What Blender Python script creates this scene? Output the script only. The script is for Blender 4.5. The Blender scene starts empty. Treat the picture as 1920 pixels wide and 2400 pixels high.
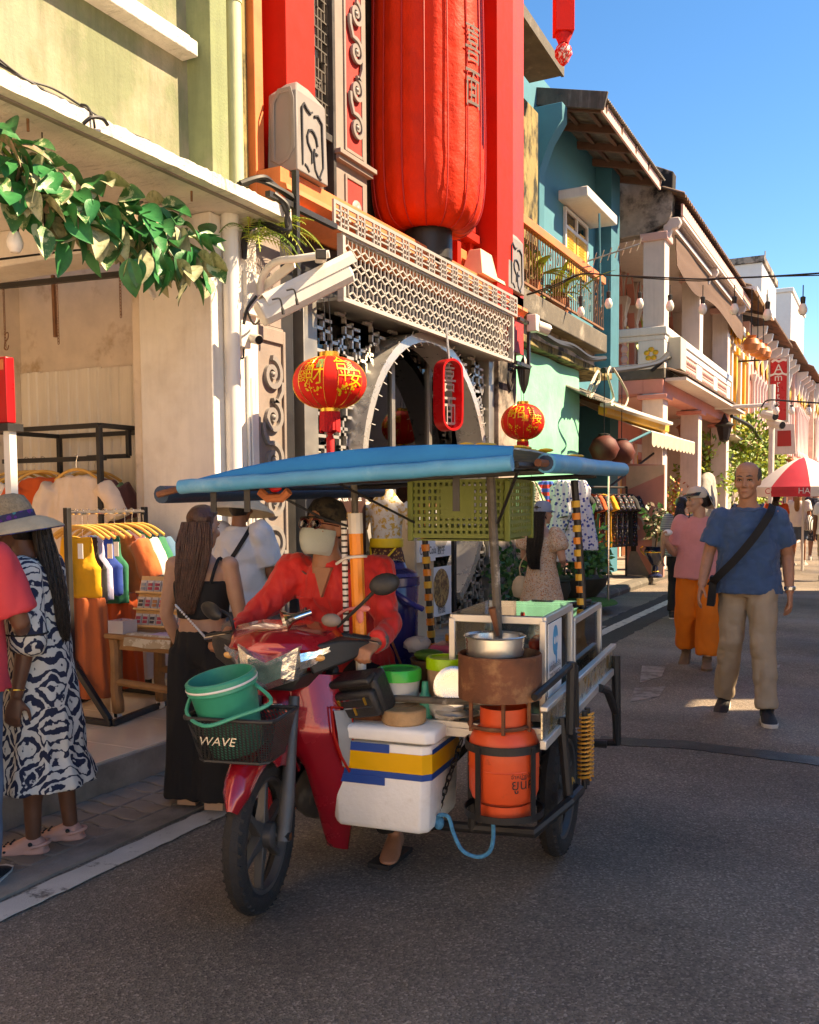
import bpy, bmesh, math, random
from mathutils import Vector, Matrix, noise
PI = math.pi
rad = math.radians
SC = bpy.context.scene
COL = SC.collection
random.seed(7)
# ------------------------------------------------------------------ camera
FPX, CAMZ = 2200.0, 1.5            # focal length in pixels of a 1920 px wide picture, eye height
CU, CV = 960.0, 1316.46
YAW, PITCH, ROLL = rad(27.058), math.atan(0.063), rad(-0.4)
def cam_axes():
  f = Vector((-math.sin(YAW)*math.cos(PITCH), math.cos(YAW)*math.cos(PITCH), -math.sin(PITCH)))
  r = Vector((math.cos(YAW), math.sin(YAW), 0)); u = r.cross(f)
  c, s = math.cos(ROLL), math.sin(ROLL)
  return r*c + u*s, u*c - r*s, f
RX, UX, FX = cam_axes()
CAM = Vector((0, 0, CAMZ))
cd = bpy.data.cameras.new('camera'); cam = bpy.data.objects.new('camera', cd); COL.objects.link(cam)
cam.matrix_world = Matrix.Translation(CAM) @ Matrix((RX, UX, -FX)).transposed().to_4x4()
cd.sensor_fit = 'HORIZONTAL'; cd.sensor_width = 36; cd.lens = 36*FPX/1920
cd.shift_y = (CV-1200)/1920; cd.clip_end = 500; cd.clip_start = .05
SC.camera = cam
# ------------------------------------------------------------------ light
SUN_AZ, SUN_EL = math.atan2(.894, .447), rad(45)      # measured from +Y towards +X
wd = bpy.data.worlds.new('World'); SC.world = wd; wd.use_nodes = True
nt = wd.node_tree; bg = nt.nodes['Background']
sky = nt.nodes.new('ShaderNodeTexSky'); sky.sky_type = 'NISHITA'; sky.sun_disc = False
sky.sun_elevation = SUN_EL; sky.sun_rotation = SUN_AZ; sky.air_density = 0.75; sky.dust_density = 0.0; sky.ozone_density = 4.0
hs_ = nt.nodes.new('ShaderNodeHueSaturation'); hs_.inputs['Saturation'].default_value = 1.25
nt.links.new(sky.outputs[0], hs_.inputs['Color']); nt.links.new(hs_.outputs[0], bg.inputs[0]); bg.inputs[1].default_value = 0.105
sl = bpy.data.lights.new('sun', 'SUN'); so = bpy.data.objects.new('sun', sl); COL.objects.link(so)
SUNV = Vector((math.sin(SUN_AZ)*math.cos(SUN_EL), math.cos(SUN_AZ)*math.cos(SUN_EL), math.sin(SUN_EL)))
so.rotation_euler = SUNV.to_track_quat('Z', 'Y').to_euler(); so.location = (20, 10, 30)
sl.energy = 4.4; sl.angle = rad(.5); sl.color = (1, .9, .74)
SC.view_settings.view_transform = 'Standard'; SC.view_settings.look = 'None'
SC.view_settings.exposure = 1.72; SC.view_settings.gamma = 1
SC.view_settings.use_white_balance = True; SC.view_settings.white_balance_temperature = 9000; SC.view_settings.white_balance_tint = 15
# ------------------------------------------------------------------ pixel of the photograph -> point on a real plane
def ray(u, v): return RX*((u-CU)/FPX) - UX*((v-CV)/FPX) + FX
def wx(u, v, x): d = ray(u, v); return CAM + d*(x/d.x)
def wy(u, v, y): d = ray(u, v); return CAM + d*(y/d.y)
def wz(u, v, z): d = ray(u, v); return CAM + d*((z-CAMZ)/d.z)
# ------------------------------------------------------------------ mesh helpers
def V(*a): return Vector(a)
class MB:
  def __init__(s): s.v = []; s.f = []
  def add(s, vs, fs):
    b = len(s.v); s.v += [Vector(p) for p in vs]; s.f += [tuple(i+b for i in f) for f in fs]; return s
  def bb(s, x0, x1, y0, y1, z0, z1):
    x0, x1 = sorted((x0, x1)); y0, y1 = sorted((y0, y1)); z0, z1 = sorted((z0, z1))
    return s.add([(x, y, z) for x in (x0, x1) for y in (y0, y1) for z in (z0, z1)],
          [(0,1,3,2), (4,6,7,5), (0,4,5,1), (2,3,7,6), (0,2,6,4), (1,5,7,3)])
  def box(s, c, d, M=None):
    vs = [Vector((x*d[0]/2, y*d[1]/2, z*d[2]/2)) for x in (-1,1) for y in (-1,1) for z in (-1,1)]
    if M is not None: vs = [M @ p for p in vs]
    c = Vector(c)
    return s.add([p+c for p in vs], [(0,1,3,2), (4,6,7,5), (0,4,5,1), (2,3,7,6), (0,2,6,4), (1,5,7,3)])
  def beam(s, p, q, w, h, up=(0,0,1)):
    p, q = Vector(p), Vector(q); d = (q-p).normalized(); up = Vector(up)
    if abs(d.dot(up)) > .98: up = Vector((1,0,0))
    a = d.cross(up).normalized()*(w/2); b = a.cross(d).normalized()*(h/2)
    return s.add([p-a-b, p+a-b, p+a+b, p-a+b, q-a-b, q+a-b, q+a+b, q-a+b],
          [(0,3,2,1), (4,5,6,7), (0,1,5,4), (1,2,6,5), (2,3,7,6), (3,0,4,7)])
  def loft(s, rings, cap=True, close=False):
    n = len(rings[0]); b = len(s.v)
    for r in rings: s.v += [Vector(p) for p in r]
    m = len(rings)
    for i in range(m if close else m-1):
      j = (i+1) % m
      for k in range(n):
        l = (k+1) % n; s.f.append((b+i*n+k, b+i*n+l, b+j*n+l, b+j*n+k))
    if cap and not close:
      s.f.append(tuple(b+k for k in range(n))[::-1]); s.f.append(tuple(b+(m-1)*n+k for k in range(n)))
    return s
  def tube(s, pts, r, n=8, close=False, cap=True):
    pts = [Vector(p) for p in pts]; m = len(pts); rr = r if isinstance(r, (list, tuple)) else [r]*m
    rings = []; a = None
    for i, p in enumerate(pts):
      if close: d = pts[(i+1) % m]-pts[i-1]
      else: d = pts[min(i+1, m-1)]-pts[max(i-1, 0)]
      if d.length < 1e-9: d = Vector((0,0,1))
      d.normalize()
      if a is None:
        a = d.orthogonal().normalized()
      else:
        a = (a-d*a.dot(d)); a = a.normalized() if a.length > 1e-6 else d.orthogonal().normalized()
      b = d.cross(a)
      rings.append([p+(a*math.cos(2*PI*k/n)+b*math.sin(2*PI*k/n))*rr[i] for k in range(n)])
    return s.loft(rings, cap, close)
  def lathe(s, prof, c=(0,0,0), n=24, M=None, cap=True):
    c = Vector(c); rings = []
    for r, z in prof:
      ring = [Vector((r*math.cos(2*PI*k/n), r*math.sin(2*PI*k/n), z)) for k in range(n)]
      if M is not None: ring = [M @ p for p in ring]
      rings.append([p+c for p in ring])
    return s.loft(rings, cap)
  def ell(s, c, r, n=12, m=8, M=None):
    prof = [(max(1e-4, math.sin(PI*i/m)), -math.cos(PI*i/m)) for i in range(m+1)]
    b = len(s.v); s.lathe(prof, (0,0,0), n)
    if not hasattr(r, '__len__'): r = (r, r, r)
    for i in range(b, len(s.v)):
      p = Vector((s.v[i].x*r[0], s.v[i].y*r[1], s.v[i].z*r[2]))
      s.v[i] = (M @ p if M is not None else p)+Vector(c)
    return s
  def prism(s, poly, o, ux, uy, dep):
    """closed 2D outline in the plane (ux, uy) at o, pushed along dep"""
    o, ux, uy, dep = Vector(o), Vector(ux), Vector(uy), Vector(dep); n = len(poly)
    a = [o+ux*x+uy*y for x, y in poly]
    return s.add(a+[p+dep for p in a], [tuple(range(n))[::-1], tuple(range(n, 2*n))]+[(i, (i+1) % n, n+(i+1) % n, n+i) for i in range(n)])
  def band(s, line, w, o, ux, uy, dep, close=False):
    """flat ribbon of width w along a 2D line, with thickness dep"""
    o, ux, uy, dep = Vector(o), Vector(ux), Vector(uy), Vector(dep); n = len(line); L = []; R = []
    for i in range(n):
      if close: a, b = line[i-1], line[(i+1) % n]
      else: a, b = line[max(i-1, 0)], line[min(i+1, n-1)]
      dx, dy = b[0]-a[0], b[1]-a[1]; l = math.hypot(dx, dy) or 1; x, y = line[i]
      L.append((x-dy/l*w/2, y+dx/l*w/2)); R.append((x+dy/l*w/2, y-dx/l*w/2))
    rings = []
    for i in range(n):
      p, q = o+ux*L[i][0]+uy*L[i][1], o+ux*R[i][0]+uy*R[i][1]
      rings.append([p, q, q+dep, p+dep])
    return s.loft(rings, True, close)
  def sheet(s, fn, nu, nv, th=None):
    b = len(s.v); th = Vector(th) if th is not None else None
    P = [[Vector(fn(i/nu, j/nv)) for j in range(nv+1)] for i in range(nu+1)]
    for row in P: s.v += row
    w = nv+1
    q = lambda i, j: b+i*w+j
    for i in range(nu):
      for j in range(nv): s.f.append((q(i,j), q(i+1,j), q(i+1,j+1), q(i,j+1)))
    if th is not None:
      k = (nu+1)*w
      for row in P: s.v += [p+th for p in row]
      for i in range(nu):
        for j in range(nv): s.f.append((q(i,j)+k, q(i,j+1)+k, q(i+1,j+1)+k, q(i+1,j)+k))
      for i in range(nu):
        for j in (0, nv): s.f.append((q(i,j), q(i,j)+k, q(i+1,j)+k, q(i+1,j)))
      for j in range(nv):
        for i in (0, nu): s.f.append((q(i,j), q(i,j+1), q(i,j+1)+k, q(i,j)+k))
    return s
  def xf(s, M):
    s.v = [M @ p for p in s.v]; return s
  def mesh(s, name, off=None, angle=35, smooth=True):
    me = bpy.data.meshes.new(name)
    vs = s.v if off is None else [p-off for p in s.v]
    me.from_pydata([tuple(p) for p in vs], [], s.f); fix(me, angle, smooth); return me
def fix(me, angle=35, smooth=True):
  bm = bmesh.new(); bm.from_mesh(me); bmesh.ops.recalc_face_normals(bm, faces=bm.faces); bm.to_mesh(me); bm.free()
  if smooth:
    me.polygons.foreach_set('use_smooth', [True]*len(me.polygons))
    me.set_sharp_from_angle(angle=rad(angle))
  me.update()
def wloc(o):
  p = Vector(o.location); q = o.parent
  while q: p = p+Vector(q.location); q = q.parent
  return p
def tag(o, label=None, cat=None, group=None, kind=None):
  if label: o['label'] = label
  if cat: o['category'] = cat
  if group: o['group'] = group
  if kind: o['kind'] = kind
  return o
def thing(name, label, cat, loc=(0,0,0), group=None, rz=0):
  o = bpy.data.objects.new(name, None); COL.objects.link(o); o.location = loc; o.rotation_euler[2] = rz
  o.empty_display_size = .1
  return tag(o, label, cat, group)
def put(name, me, mt, parent=None, loc=(0,0,0), bev=0):
  o = bpy.data.objects.new(name, me); COL.objects.link(o); o.location = loc
  if mt is not None and not me.materials: me.materials.append(M(mt) if isinstance(mt, str) else mt)
  if parent is not None: o.parent = parent
  if bev:
    b = o.modifiers.new('bevel', 'BEVEL'); b.width = bev; b.segments = 2; b.limit_method = 'ANGLE'; b.angle_limit = rad(40)
  return o
def part(name, mb, mt, parent=None, bev=0, angle=35, local=False, smooth=True):
  """one mesh object; the mesh data are written in world axes unless local"""
  off = None if (local or parent is None) else wloc(parent)
  return put(name, mb.mesh(name, off, angle, smooth), mt, parent, bev=bev)
def solo(name, mb, mt, label, cat, group=None, bev=0, angle=35):
  c = sum((Vector(p) for p in mb.v), Vector())/max(1, len(mb.v)); c.z = min(p.z for p in mb.v)
  o = put(name, mb.mesh(name, c, angle), mt, None, c, bev); return tag(o, label, cat, group)
def struct(name, mb, mt, parent=None, bev=0, kind='structure'):
  o = part(name, mb, mt, parent, bev)
  if parent is None: o['kind'] = kind
  return o
def dup(o, parent=None, loc=None, rz=None, label=None):
  c = o.copy(); COL.objects.link(c)
  if parent is not None: c.parent = parent
  if loc is not None: c.location = loc
  if rz is not None: c.rotation_euler[2] = rz
  if label: c['label'] = label
  for ch in list(o.children): dup(ch, c)
  return c
def bake(mb, voxel=.01, smooth=4, name='body', off=None):
  """fuse overlapping closed volumes into one continuous skin"""
  me = bpy.data.meshes.new(name); me.from_pydata([tuple(p) for p in mb.v], [], mb.f)
  bm = bmesh.new(); bm.from_mesh(me); bmesh.ops.recalc_face_normals(bm, faces=bm.faces); bm.to_mesh(me); bm.free()
  o = bpy.data.objects.new('tmp', me); COL.objects.link(o)
  r = o.modifiers.new('r', 'REMESH'); r.mode = 'VOXEL'; r.voxel_size = voxel; r.use_smooth_shade = True
  if smooth:
    s = o.modifiers.new('s', 'SMOOTH'); s.factor = .5; s.iterations = smooth
  dg = bpy.context.evaluated_depsgraph_get(); dg.update()
  out = bpy.data.meshes.new_from_object(o.evaluated_get(dg)); out.name = name
  bpy.data.objects.remove(o); bpy.data.meshes.remove(me)
  out.polygons.foreach_set('use_smooth', [True]*len(out.polygons))
  return out
def crumple(me, amp=.006, sc=(14,14,5), seed=0, zr=None, amp2=0, sc2=30):
  me.update(); ns = [Vector(v.normal) for v in me.vertices]; o = Vector((seed*3.1, seed*1.7, seed))
  for v, n in zip(me.vertices, ns):
    p = v.co; a = amp
    if zr: a *= min(1, max(0, (p.z-zr[0])/(zr[1]-zr[0])))
    q = Vector((p.x*sc[0], p.y*sc[1], p.z*sc[2]))+o
    d = abs(noise.noise(q))*2-.55+.5*noise.noise(q*2.1)
    if amp2: d += amp2/amp*noise.noise(p*sc2+o)
    v.co = p+n*(d*a)
  me.update()
def smoothstep(a, b, x): t = min(1, max(0, (x-a)/(b-a))); return t*t*(3-2*t)
def interp(tab, t):
  for (a, va), (b, vb) in zip(tab, tab[1:]):
    if t <= b:
      k = (t-a)/(b-a) if b > a else 0
      return va+(vb-va)*k
  return tab[-1][1]
def spline(pts, n=8):
  pts = [Vector(p) for p in pts]; out = []
  for i in range(len(pts)-1):
    p0, p1, p2, p3 = pts[max(i-1,0)], pts[i], pts[i+1], pts[min(i+2,len(pts)-1)]
    for k in range(n):
      t = k/n
      out.append(.5*((2*p1)+(p2-p0)*t+(2*p0-5*p1+4*p2-p3)*t*t+(3*p1-p0-3*p2+p3)*t**3))
  return out+[pts[-1]]
def txt(name, s, size, o, ux, uy, mt, parent=None, dep=.003, align='CENTER', wide=1.0, fn=None):
  """flat lettering as a thin mesh; fn maps (x, y) to a surface instead"""
  c = bpy.data.curves.new(name, 'FONT'); c.body = s; c.size = size; c.align_x = align; c.align_y = 'CENTER'
  c.resolution_u = 3
  t = bpy.data.objects.new('t', c); COL.objects.link(t)
  dg = bpy.context.evaluated_depsgraph_get(); dg.update()
  me = bpy.data.meshes.new_from_object(t.evaluated_get(dg)); bpy.data.objects.remove(t); bpy.data.curves.remove(c)
  me.name = name
  if fn is not None:
    bm = bmesh.new(); bm.from_mesh(me); bmesh.ops.triangulate(bm, faces=bm.faces)
    for _ in range(2):
      bmesh.ops.subdivide_edges(bm, edges=[e for e in bm.edges if e.calc_length() > size*.18], cuts=1)
      bmesh.ops.triangulate(bm, faces=bm.faces)
    bm.to_mesh(me); bm.free()
    for v in me.vertices: v.co = fn(v.co.x*wide, v.co.y)
  else:
    o, ux, uy = Vector(o), Vector(ux).normalized(), Vector(uy).normalized(); nn = ux.cross(uy)
    off = wloc(parent) if parent is not None else Vector()
    for v in me.vertices: v.co = o+ux*v.co.x*wide+uy*v.co.y+nn*dep-off
  me.materials.clear()
  return put(name, me, mt, parent)
# ------------------------------------------------------------------ materials
MATS = {}
DEF = {}
def M(n):
  if n not in MATS:
    d = DEF[n]; MATS[n] = d(n) if callable(d) else mk(n, *d[0:1], **(d[1] if len(d) > 1 else {}))
  return MATS[n]
def nd(t, kind, **kw):
  n = t.nodes.new('ShaderNode'+kind)
  for k, v in kw.items():
    if k.startswith('i_'):
      k = k[2:]; k = int(k) if k.isdigit() else k.replace('_', ' ')
      n.inputs[k].default_value = v
    else: setattr(n, k, v)
  return n
def rgb(h):
  if isinstance(h, str):
    c = [int(h[i:i+2], 16)/255 for i in (0, 2, 4)]
    return tuple((x/12.92 if x <= .04045 else ((x+.055)/1.055)**2.4) for x in c)+(1,)
  return tuple(h)+(1,) if len(h) == 3 else tuple(h)
def ramp(t, stops, interp='LINEAR'):
  r = nd(t, 'ValToRGB'); e = r.color_ramp; e.interpolation = interp
  while len(e.elements) < len(stops): e.elements.new(.5)
  for el, (p, c) in zip(e.elements, stops): el.position = p; el.color = rgb(c) if not isinstance(c, (int, float)) else (c, c, c, 1)
  return r
def newmat(n):
  m = bpy.data.materials.new(n); m.use_nodes = True; t = m.node_tree; return m, t, t.nodes['Principled BSDF'], t.links
def mk(n, col, rough=.6, metal=0, var=.14, vs=5, bump=.12, bs=50, col2=None, lim=(.5,.62), cs=3, cst=(1,1,1), spec=.5, coat=0, trans=0, ior=1.45, emit=0, sss=0, sheen=0, bd=.01, streak=0, alpha=1):
  m, t, b, L = newmat(n)
  tc = nd(t, 'TexCoord')
  b.inputs['Roughness'].default_value = rough; b.inputs['Metallic'].default_value = metal
  b.inputs['Specular IOR Level'].default_value = spec; b.inputs['Coat Weight'].default_value = coat; b.inputs['IOR'].default_value = ior
  b.inputs['Transmission Weight'].default_value = trans; b.inputs['Sheen Weight'].default_value = sheen
  b.inputs['Alpha'].default_value = alpha
  if sss: b.inputs['Subsurface Weight'].default_value = sss; b.inputs['Subsurface Scale'].default_value = .01; b.inputs['Subsurface Radius'].default_value = (1,.35,.2)
  c = rgb(col); src = None
  if col2 is not None:
    mp = nd(t, 'Mapping'); mp.inputs['Scale'].default_value = cst; L.new(tc.outputs['Object'], mp.inputs[0])
    no = nd(t, 'TexNoise', i_Scale=cs, i_Detail=8.0, i_Roughness=.65); L.new(mp.outputs[0], no.inputs['Vector'])
    rp = ramp(t, [(lim[0], 0), (lim[1], 1)]); L.new(no.outputs[0], rp.inputs[0])
    mx = nd(t, 'Mix', data_type='RGBA'); mx.inputs[6].default_value = c; mx.inputs[7].default_value = rgb(col2)
    L.new(rp.outputs[0], mx.inputs[0]); src = mx.outputs[2]
  if var:
    no = nd(t, 'TexNoise', i_Scale=vs, i_Detail=6.0, i_Roughness=.6); L.new(tc.outputs['Object'], no.inputs['Vector'])
    rp = ramp(t, [(.3, 1-var), (.7, 1+var)]); rp.color_ramp.elements[1].color = (1+var,)*3+(1,)
    L.new(no.outputs[0], rp.inputs[0])
    mu = nd(t, 'Mix', data_type='RGBA', blend_type='MULTIPLY'); mu.inputs[0].default_value = 1
    if src: L.new(src, mu.inputs[6])
    else: mu.inputs[6].default_value = c
    L.new(rp.outputs[0], mu.inputs[7]); src = mu.outputs[2]
    r2 = ramp(t, [(.3, max(0, rough-.08)), (.7, min(1, rough+.1))]); L.new(no.outputs[0], r2.inputs[0]); L.new(r2.outputs[0], b.inputs['Roughness'])
  if streak:
    mp = nd(t, 'Mapping'); mp.inputs['Scale'].default_value = (9, 9, .7); L.new(tc.outputs['Object'], mp.inputs[0])
    no = nd(t, 'TexNoise', i_Scale=1.6, i_Detail=6.0, i_Roughness=.7); L.new(mp.outputs[0], no.inputs['Vector'])
    rp = ramp(t, [(.45, 1), (.75, 1-streak)]); L.new(no.outputs[0], rp.inputs[0])
    mu = nd(t, 'Mix', data_type='RGBA', blend_type='MULTIPLY'); mu.inputs[0].default_value = 1
    if src: L.new(src, mu.inputs[6])
    else: mu.inputs[6].default_value = c
    L.new(rp.outputs[0], mu.inputs[7]); src = mu.outputs[2]
  if src: L.new(src, b.inputs['Base Color'])
  else: b.inputs['Base Color'].default_value = c
  if bump:
    no = nd(t, 'TexNoise', i_Scale=bs, i_Detail=5.0, i_Roughness=.6); L.new(tc.outputs['Object'], no.inputs['Vector'])
    bp = nd(t, 'Bump', i_Strength=bump, i_Distance=bd); L.new(no.outputs[0], bp.inputs['Height']); L.new(bp.outputs[0], b.inputs['Normal'])
  if emit:
    b.inputs['Emission Color'].default_value = c; b.inputs['Emission Strength'].default_value = emit
  return m
# ================================================================== surface materials
def asphalt(n):
  m, t, b, L = newmat(n); tc = nd(t, 'TexCoord'); P = tc.outputs['Object']
  v = nd(t, 'TexVoronoi', i_Scale=125.0); L.new(P, v.inputs['Vector'])
  n1 = nd(t, 'TexNoise', i_Scale=.55, i_Detail=7.0, i_Roughness=.6); L.new(P, n1.inputs['Vector'])
  n2 = nd(t, 'TexNoise', i_Scale=140.0, i_Detail=3.0); L.new(P, n2.inputs['Vector'])
  r0 = ramp(t, [(0, (.11,.089,.070)), (.38, (.175,.144,.115)), (.72, (.245,.204,.165)), (1, (.46,.39,.32))]); L.new(v.outputs['Color'], r0.inputs[0])
  r1 = ramp(t, [(.3, .5), (.7, 1.35)]); r1.color_ramp.elements[1].color = (1.35, 1.3, 1.24, 1); L.new(n1.outputs[0], r1.inputs[0])
  mu = nd(t, 'Mix', data_type='RGBA', blend_type='MULTIPLY'); mu.inputs[0].default_value = 1
  L.new(r0.outputs[0], mu.inputs[6]); L.new(r1.outputs[0], mu.inputs[7]); L.new(mu.outputs[2], b.inputs['Base Color'])
  # damp, worn-smooth streaks across the lane
  mp = nd(t, 'Mapping'); mp.inputs['Scale'].default_value = (.35, 1.1, 1); L.new(P, mp.inputs[0])
  n3 = nd(t, 'TexNoise', i_Scale=.9, i_Detail=5.0); L.new(mp.outputs[0], n3.inputs['Vector'])
  b.inputs['Specular IOR Level'].default_value = .35; rr = ramp(t, [(.42, .85), (.68, .5)]); L.new(n3.outputs[0], rr.inputs[0]); L.new(rr.outputs[0], b.inputs['Roughness'])
  ad = nd(t, 'Math', operation='ADD'); L.new(v.outputs['Distance'], ad.inputs[0]); L.new(n2.outputs[0], ad.inputs[1])
  bp = nd(t, 'Bump', i_Strength=.85, i_Distance=.006); L.new(ad.outputs[0], bp.inputs['Height']); L.new(bp.outputs[0], b.inputs['Normal'])
  return m
def brick_lines(n, col, dark, sx, sy):
  return mk(n, col, rough=.7, var=.2)
DEF.update({
'asphalt': asphalt,
'asphalt_new': ((.026,.024,.022), dict(rough=.75, bump=.8, bs=220, var=.35, vs=3, bd=.006)),
'cream_bright': ((.80,.72,.60), dict(rough=.85, var=.05, bump=.1)), 'pale_paving': ((.74,.60,.44), dict(rough=.85, var=.1, bump=.2)),  # paving colour kept pale and warm so the added ground bounces fill light
'lane_faded': ((.30,.265,.225), dict(rough=.8, col2=(.17,.14,.112), lim=(.46,.58), cs=9, bump=.6, bs=180)),
'tar': ((.012,.011,.010), dict(rough=.5, bump=.5, bs=120)),
'paint_worn': ((.56,.52,.46), dict(rough=.7, col2=(.13,.112,.095), lim=(.57,.64), cs=7, cst=(1,1,1), bump=.6, bs=180)),
'concrete': ((.31,.26,.21), dict(rough=.85, col2=(.17,.14,.11), lim=(.45,.7), cs=2.2, bump=.5, bs=45, var=.2)),
'concrete_dark': ((.12,.105,.085), dict(rough=.9, col2=(.26,.23,.19), lim=(.55,.7), cs=3, bump=.6, bs=40, var=.25)),
'paver': ((.25,.20,.16), dict(rough=.8, var=.25, vs=3, bump=.4, bs=90)),
'mortar': ((.33,.31,.28), dict(rough=.9, col2=(.12,.10,.08), lim=(.45,.55), cs=6)),
'tile_floor': ((.72,.56,.40), dict(rough=.12, var=.06, vs=2, bump=.02)),
'green_wall': ((0.190,0.212,0.125), dict(rough=.9, streak=.22, spec=.2, col2=(0.30,0.275,0.195), lim=(.44,.60), cs=1.3, cst=(1,1.3,.9), bump=.45, bs=55, var=.09)),
'green_pilaster': ((0.204,0.242,0.123), dict(rough=.85, col2=(0.289,0.285,0.183), lim=(.5,.75), cs=2, bump=.4, bs=60, streak=.25)),
'white_plaster': ((.80,.74,.66), dict(rough=.85, col2=(.66,.57,.47), lim=(.5,.75), cs=1.6, bump=.35, bs=30, var=.06, streak=.1)),
'slab_white': ((0.666,0.612,0.540), dict(rough=.9, col2=(0.270,0.234,0.198), lim=(.58,.74), cs=4, cst=(1,6,.6), bump=.9, bs=22, var=.12, bd=.02)),
'cream_wall': ((.70,.58,.46), dict(rough=.85, col2=(.42,.27,.14), lim=(.56,.72), cs=2.6, bump=.2, bs=40, var=.1)),
'panel_sheet': ((.78,.70,.59), dict(rough=.45, var=.07, vs=2, bump=.03, streak=.15)),
'red_wall': ((0.425,0.024,0.019), dict(rough=.6, var=.12, vs=4, bump=.15, bs=35, col2=(0.306,0.015,0.015), lim=(.5,.8), cs=2)),
'red_bright': ((0.42,0.016,0.010), dict(rough=.7, spec=.2, var=.1, bump=.12, bs=35)),
'orange_trim': ((0.663,0.178,0.060), dict(rough=.6, var=.14, vs=5, bump=.2, bs=40, streak=.15)),
'grey_paint': ((0.221,0.200,0.187), dict(rough=.5, var=.06, bump=.05)),
'grey_trim': ((.235,.19,.165), dict(rough=.65, var=.12, bump=.2, bs=40)),
'grey_light': ((0.320,0.300,0.276), dict(rough=.5, var=.06, bump=.05)),
'black_wood': ((.030,.027,.024), dict(rough=.55, var=.4, vs=8, bump=.3, bs=30)),
'wood_weathered': ((.075,.062,.05), dict(rough=.8, var=.4, vs=4, bump=.4, bs=30, col2=(.14,.12,.10), lim=(.5,.7), cs=3, cst=(6,6,.6))),
'steel_grey': ((.40,.38,.34), dict(rough=.38, metal=.75, var=.1, bump=.05)),
'steel_bright': ((0.578,0.552,0.510), dict(rough=.3, metal=.6, var=.08, bump=.03)),
'lattice_paint': ((.42,.39,.35), dict(rough=.4, var=.06, bump=.03)),
'black_metal': ((.022,.020,.019), dict(rough=.45, var=.2, bump=.08)),
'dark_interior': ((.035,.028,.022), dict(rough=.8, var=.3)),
'teal_wall': ((0.050,0.211,0.270), dict(rough=.75, var=.08, bump=.15, bs=40)),
'teal_dark': ((.03,.155,.21), dict(rough=.7, var=.12, bump=.15)),
'moss_plaster': ((.26,.20,.08), dict(rough=.95, col2=(.025,.022,.012), lim=(.46,.6), cs=3.5, cst=(1.4,1.4,.7), bump=.6, bs=22, var=.25)),
'stain_plaster': ((.34,.28,.23), dict(rough=.95, col2=(.02,.017,.015), lim=(.44,.58), cs=1.5, bump=.5, bs=18, var=.25)),
'ochre': ((.48,.29,.06), dict(rough=.8, var=.25, bump=.3, bs=25, streak=.5)),
'tarp_green': ((.19,.56,.37), dict(rough=.6, var=.12, vs=3, bump=.25, bs=6, bd=.05)),
'roof_sheet': ((.20,.18,.15), dict(rough=.7, var=.3, vs=3, bump=.2, col2=(.10,.075,.05), lim=(.5,.7), cs=2.5)),
'roof_tile': ((.15,.085,.055), dict(rough=.85, var=.35, vs=5, bump=.4, col2=(.05,.045,.035), lim=(.5,.65), cs=4)),
'rafter': ((.14,.075,.05), dict(rough=.75, var=.25, bump=.3)),
'white_paint': ((0.702,0.666,0.621), dict(rough=.6, var=.05, bump=.12, bs=30, streak=.12)),
'pink_wall': ((.66,.27,.22), dict(rough=.75, var=.1, vs=2, bump=.15, bs=30)),
'pink_pale': ((0.666,0.396,0.342), dict(rough=.75, var=.07, bump=.15, bs=30)),
'pink_white': ((0.678,0.563,0.510), dict(rough=.7, var=.06, bump=.12, bs=30, streak=.14)),
'peach_wall': ((.72,.50,.35), dict(rough=.8, var=.1, bump=.1)),
'gold': ((.72,.40,.04), dict(rough=.35, metal=.55, var=.25, vs=30, bump=.5, bs=60)),
'yellow_paint': ((.75,.42,.06), dict(rough=.55, var=.1, bump=.1)),
'wood_brown': ((.20,.075,.035), dict(rough=.55, var=.25, vs=6, bump=.2)),
'bamboo_blind': ((.115,.06,.035), dict(rough=.8, var=.3, vs=40, bump=.3)),
'terracotta': ((.44,.14,.06), dict(rough=.8, var=.2, bump=.2)),
'rust_iron': ((.22,.10,.05), dict(rough=.8, var=.4, vs=12, bump=.3)),
'awning_cloth': ((.46,.40,.31), dict(rough=.8, var=.12, bump=.2, bs=20, streak=.2)),
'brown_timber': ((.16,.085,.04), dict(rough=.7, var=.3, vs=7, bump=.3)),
'cable': ((.015,.014,.013), dict(rough=.55, var=0, bump=0)),
'cable_pale': ((.62,.52,.38), dict(rough=.55, var=0, bump=0)),
'pvc_white': ((.74,.71,.66), dict(rough=.35, var=.05, bump=.05, streak=.12)),
'pvc_green': ((.52,.54,.32), dict(rough=.5, var=.12, vs=3, bump=.15, streak=.3)),
'white_wall_bright': ((0.680,0.663,0.637), dict(rough=.8, var=.04, bump=.1)),
'meter_box': ((.42,.42,.35), dict(rough=.5, var=.06, bump=.03)),
'grass_mat': ((.05,.16,.02), dict(rough=.9, var=.4, vs=60, bump=.9, bs=150)),
})
def glass(n, col=(.9,.95,.93), rough=.02):
  m, t, b, L = newmat(n)
  g = nd(t, 'BsdfGlossy', i_Roughness=rough); tr = nd(t, 'BsdfTransparent'); tr.inputs[0].default_value = col+(1,)
  fr = nd(t, 'Fresnel', i_IOR=1.5); mx = nd(t, 'MixShader')
  L.new(fr.outputs[0], mx.inputs[0]); L.new(tr.outputs[0], mx.inputs[1]); L.new(g.outputs[0], mx.inputs[2])
  L.new(mx.outputs[0], t.nodes['Material Output'].inputs[0]); return m
DEF['glass'] = lambda n: glass(n)
DEF['glass_dark'] = lambda n: glass(n, (.45,.42,.38))
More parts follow.
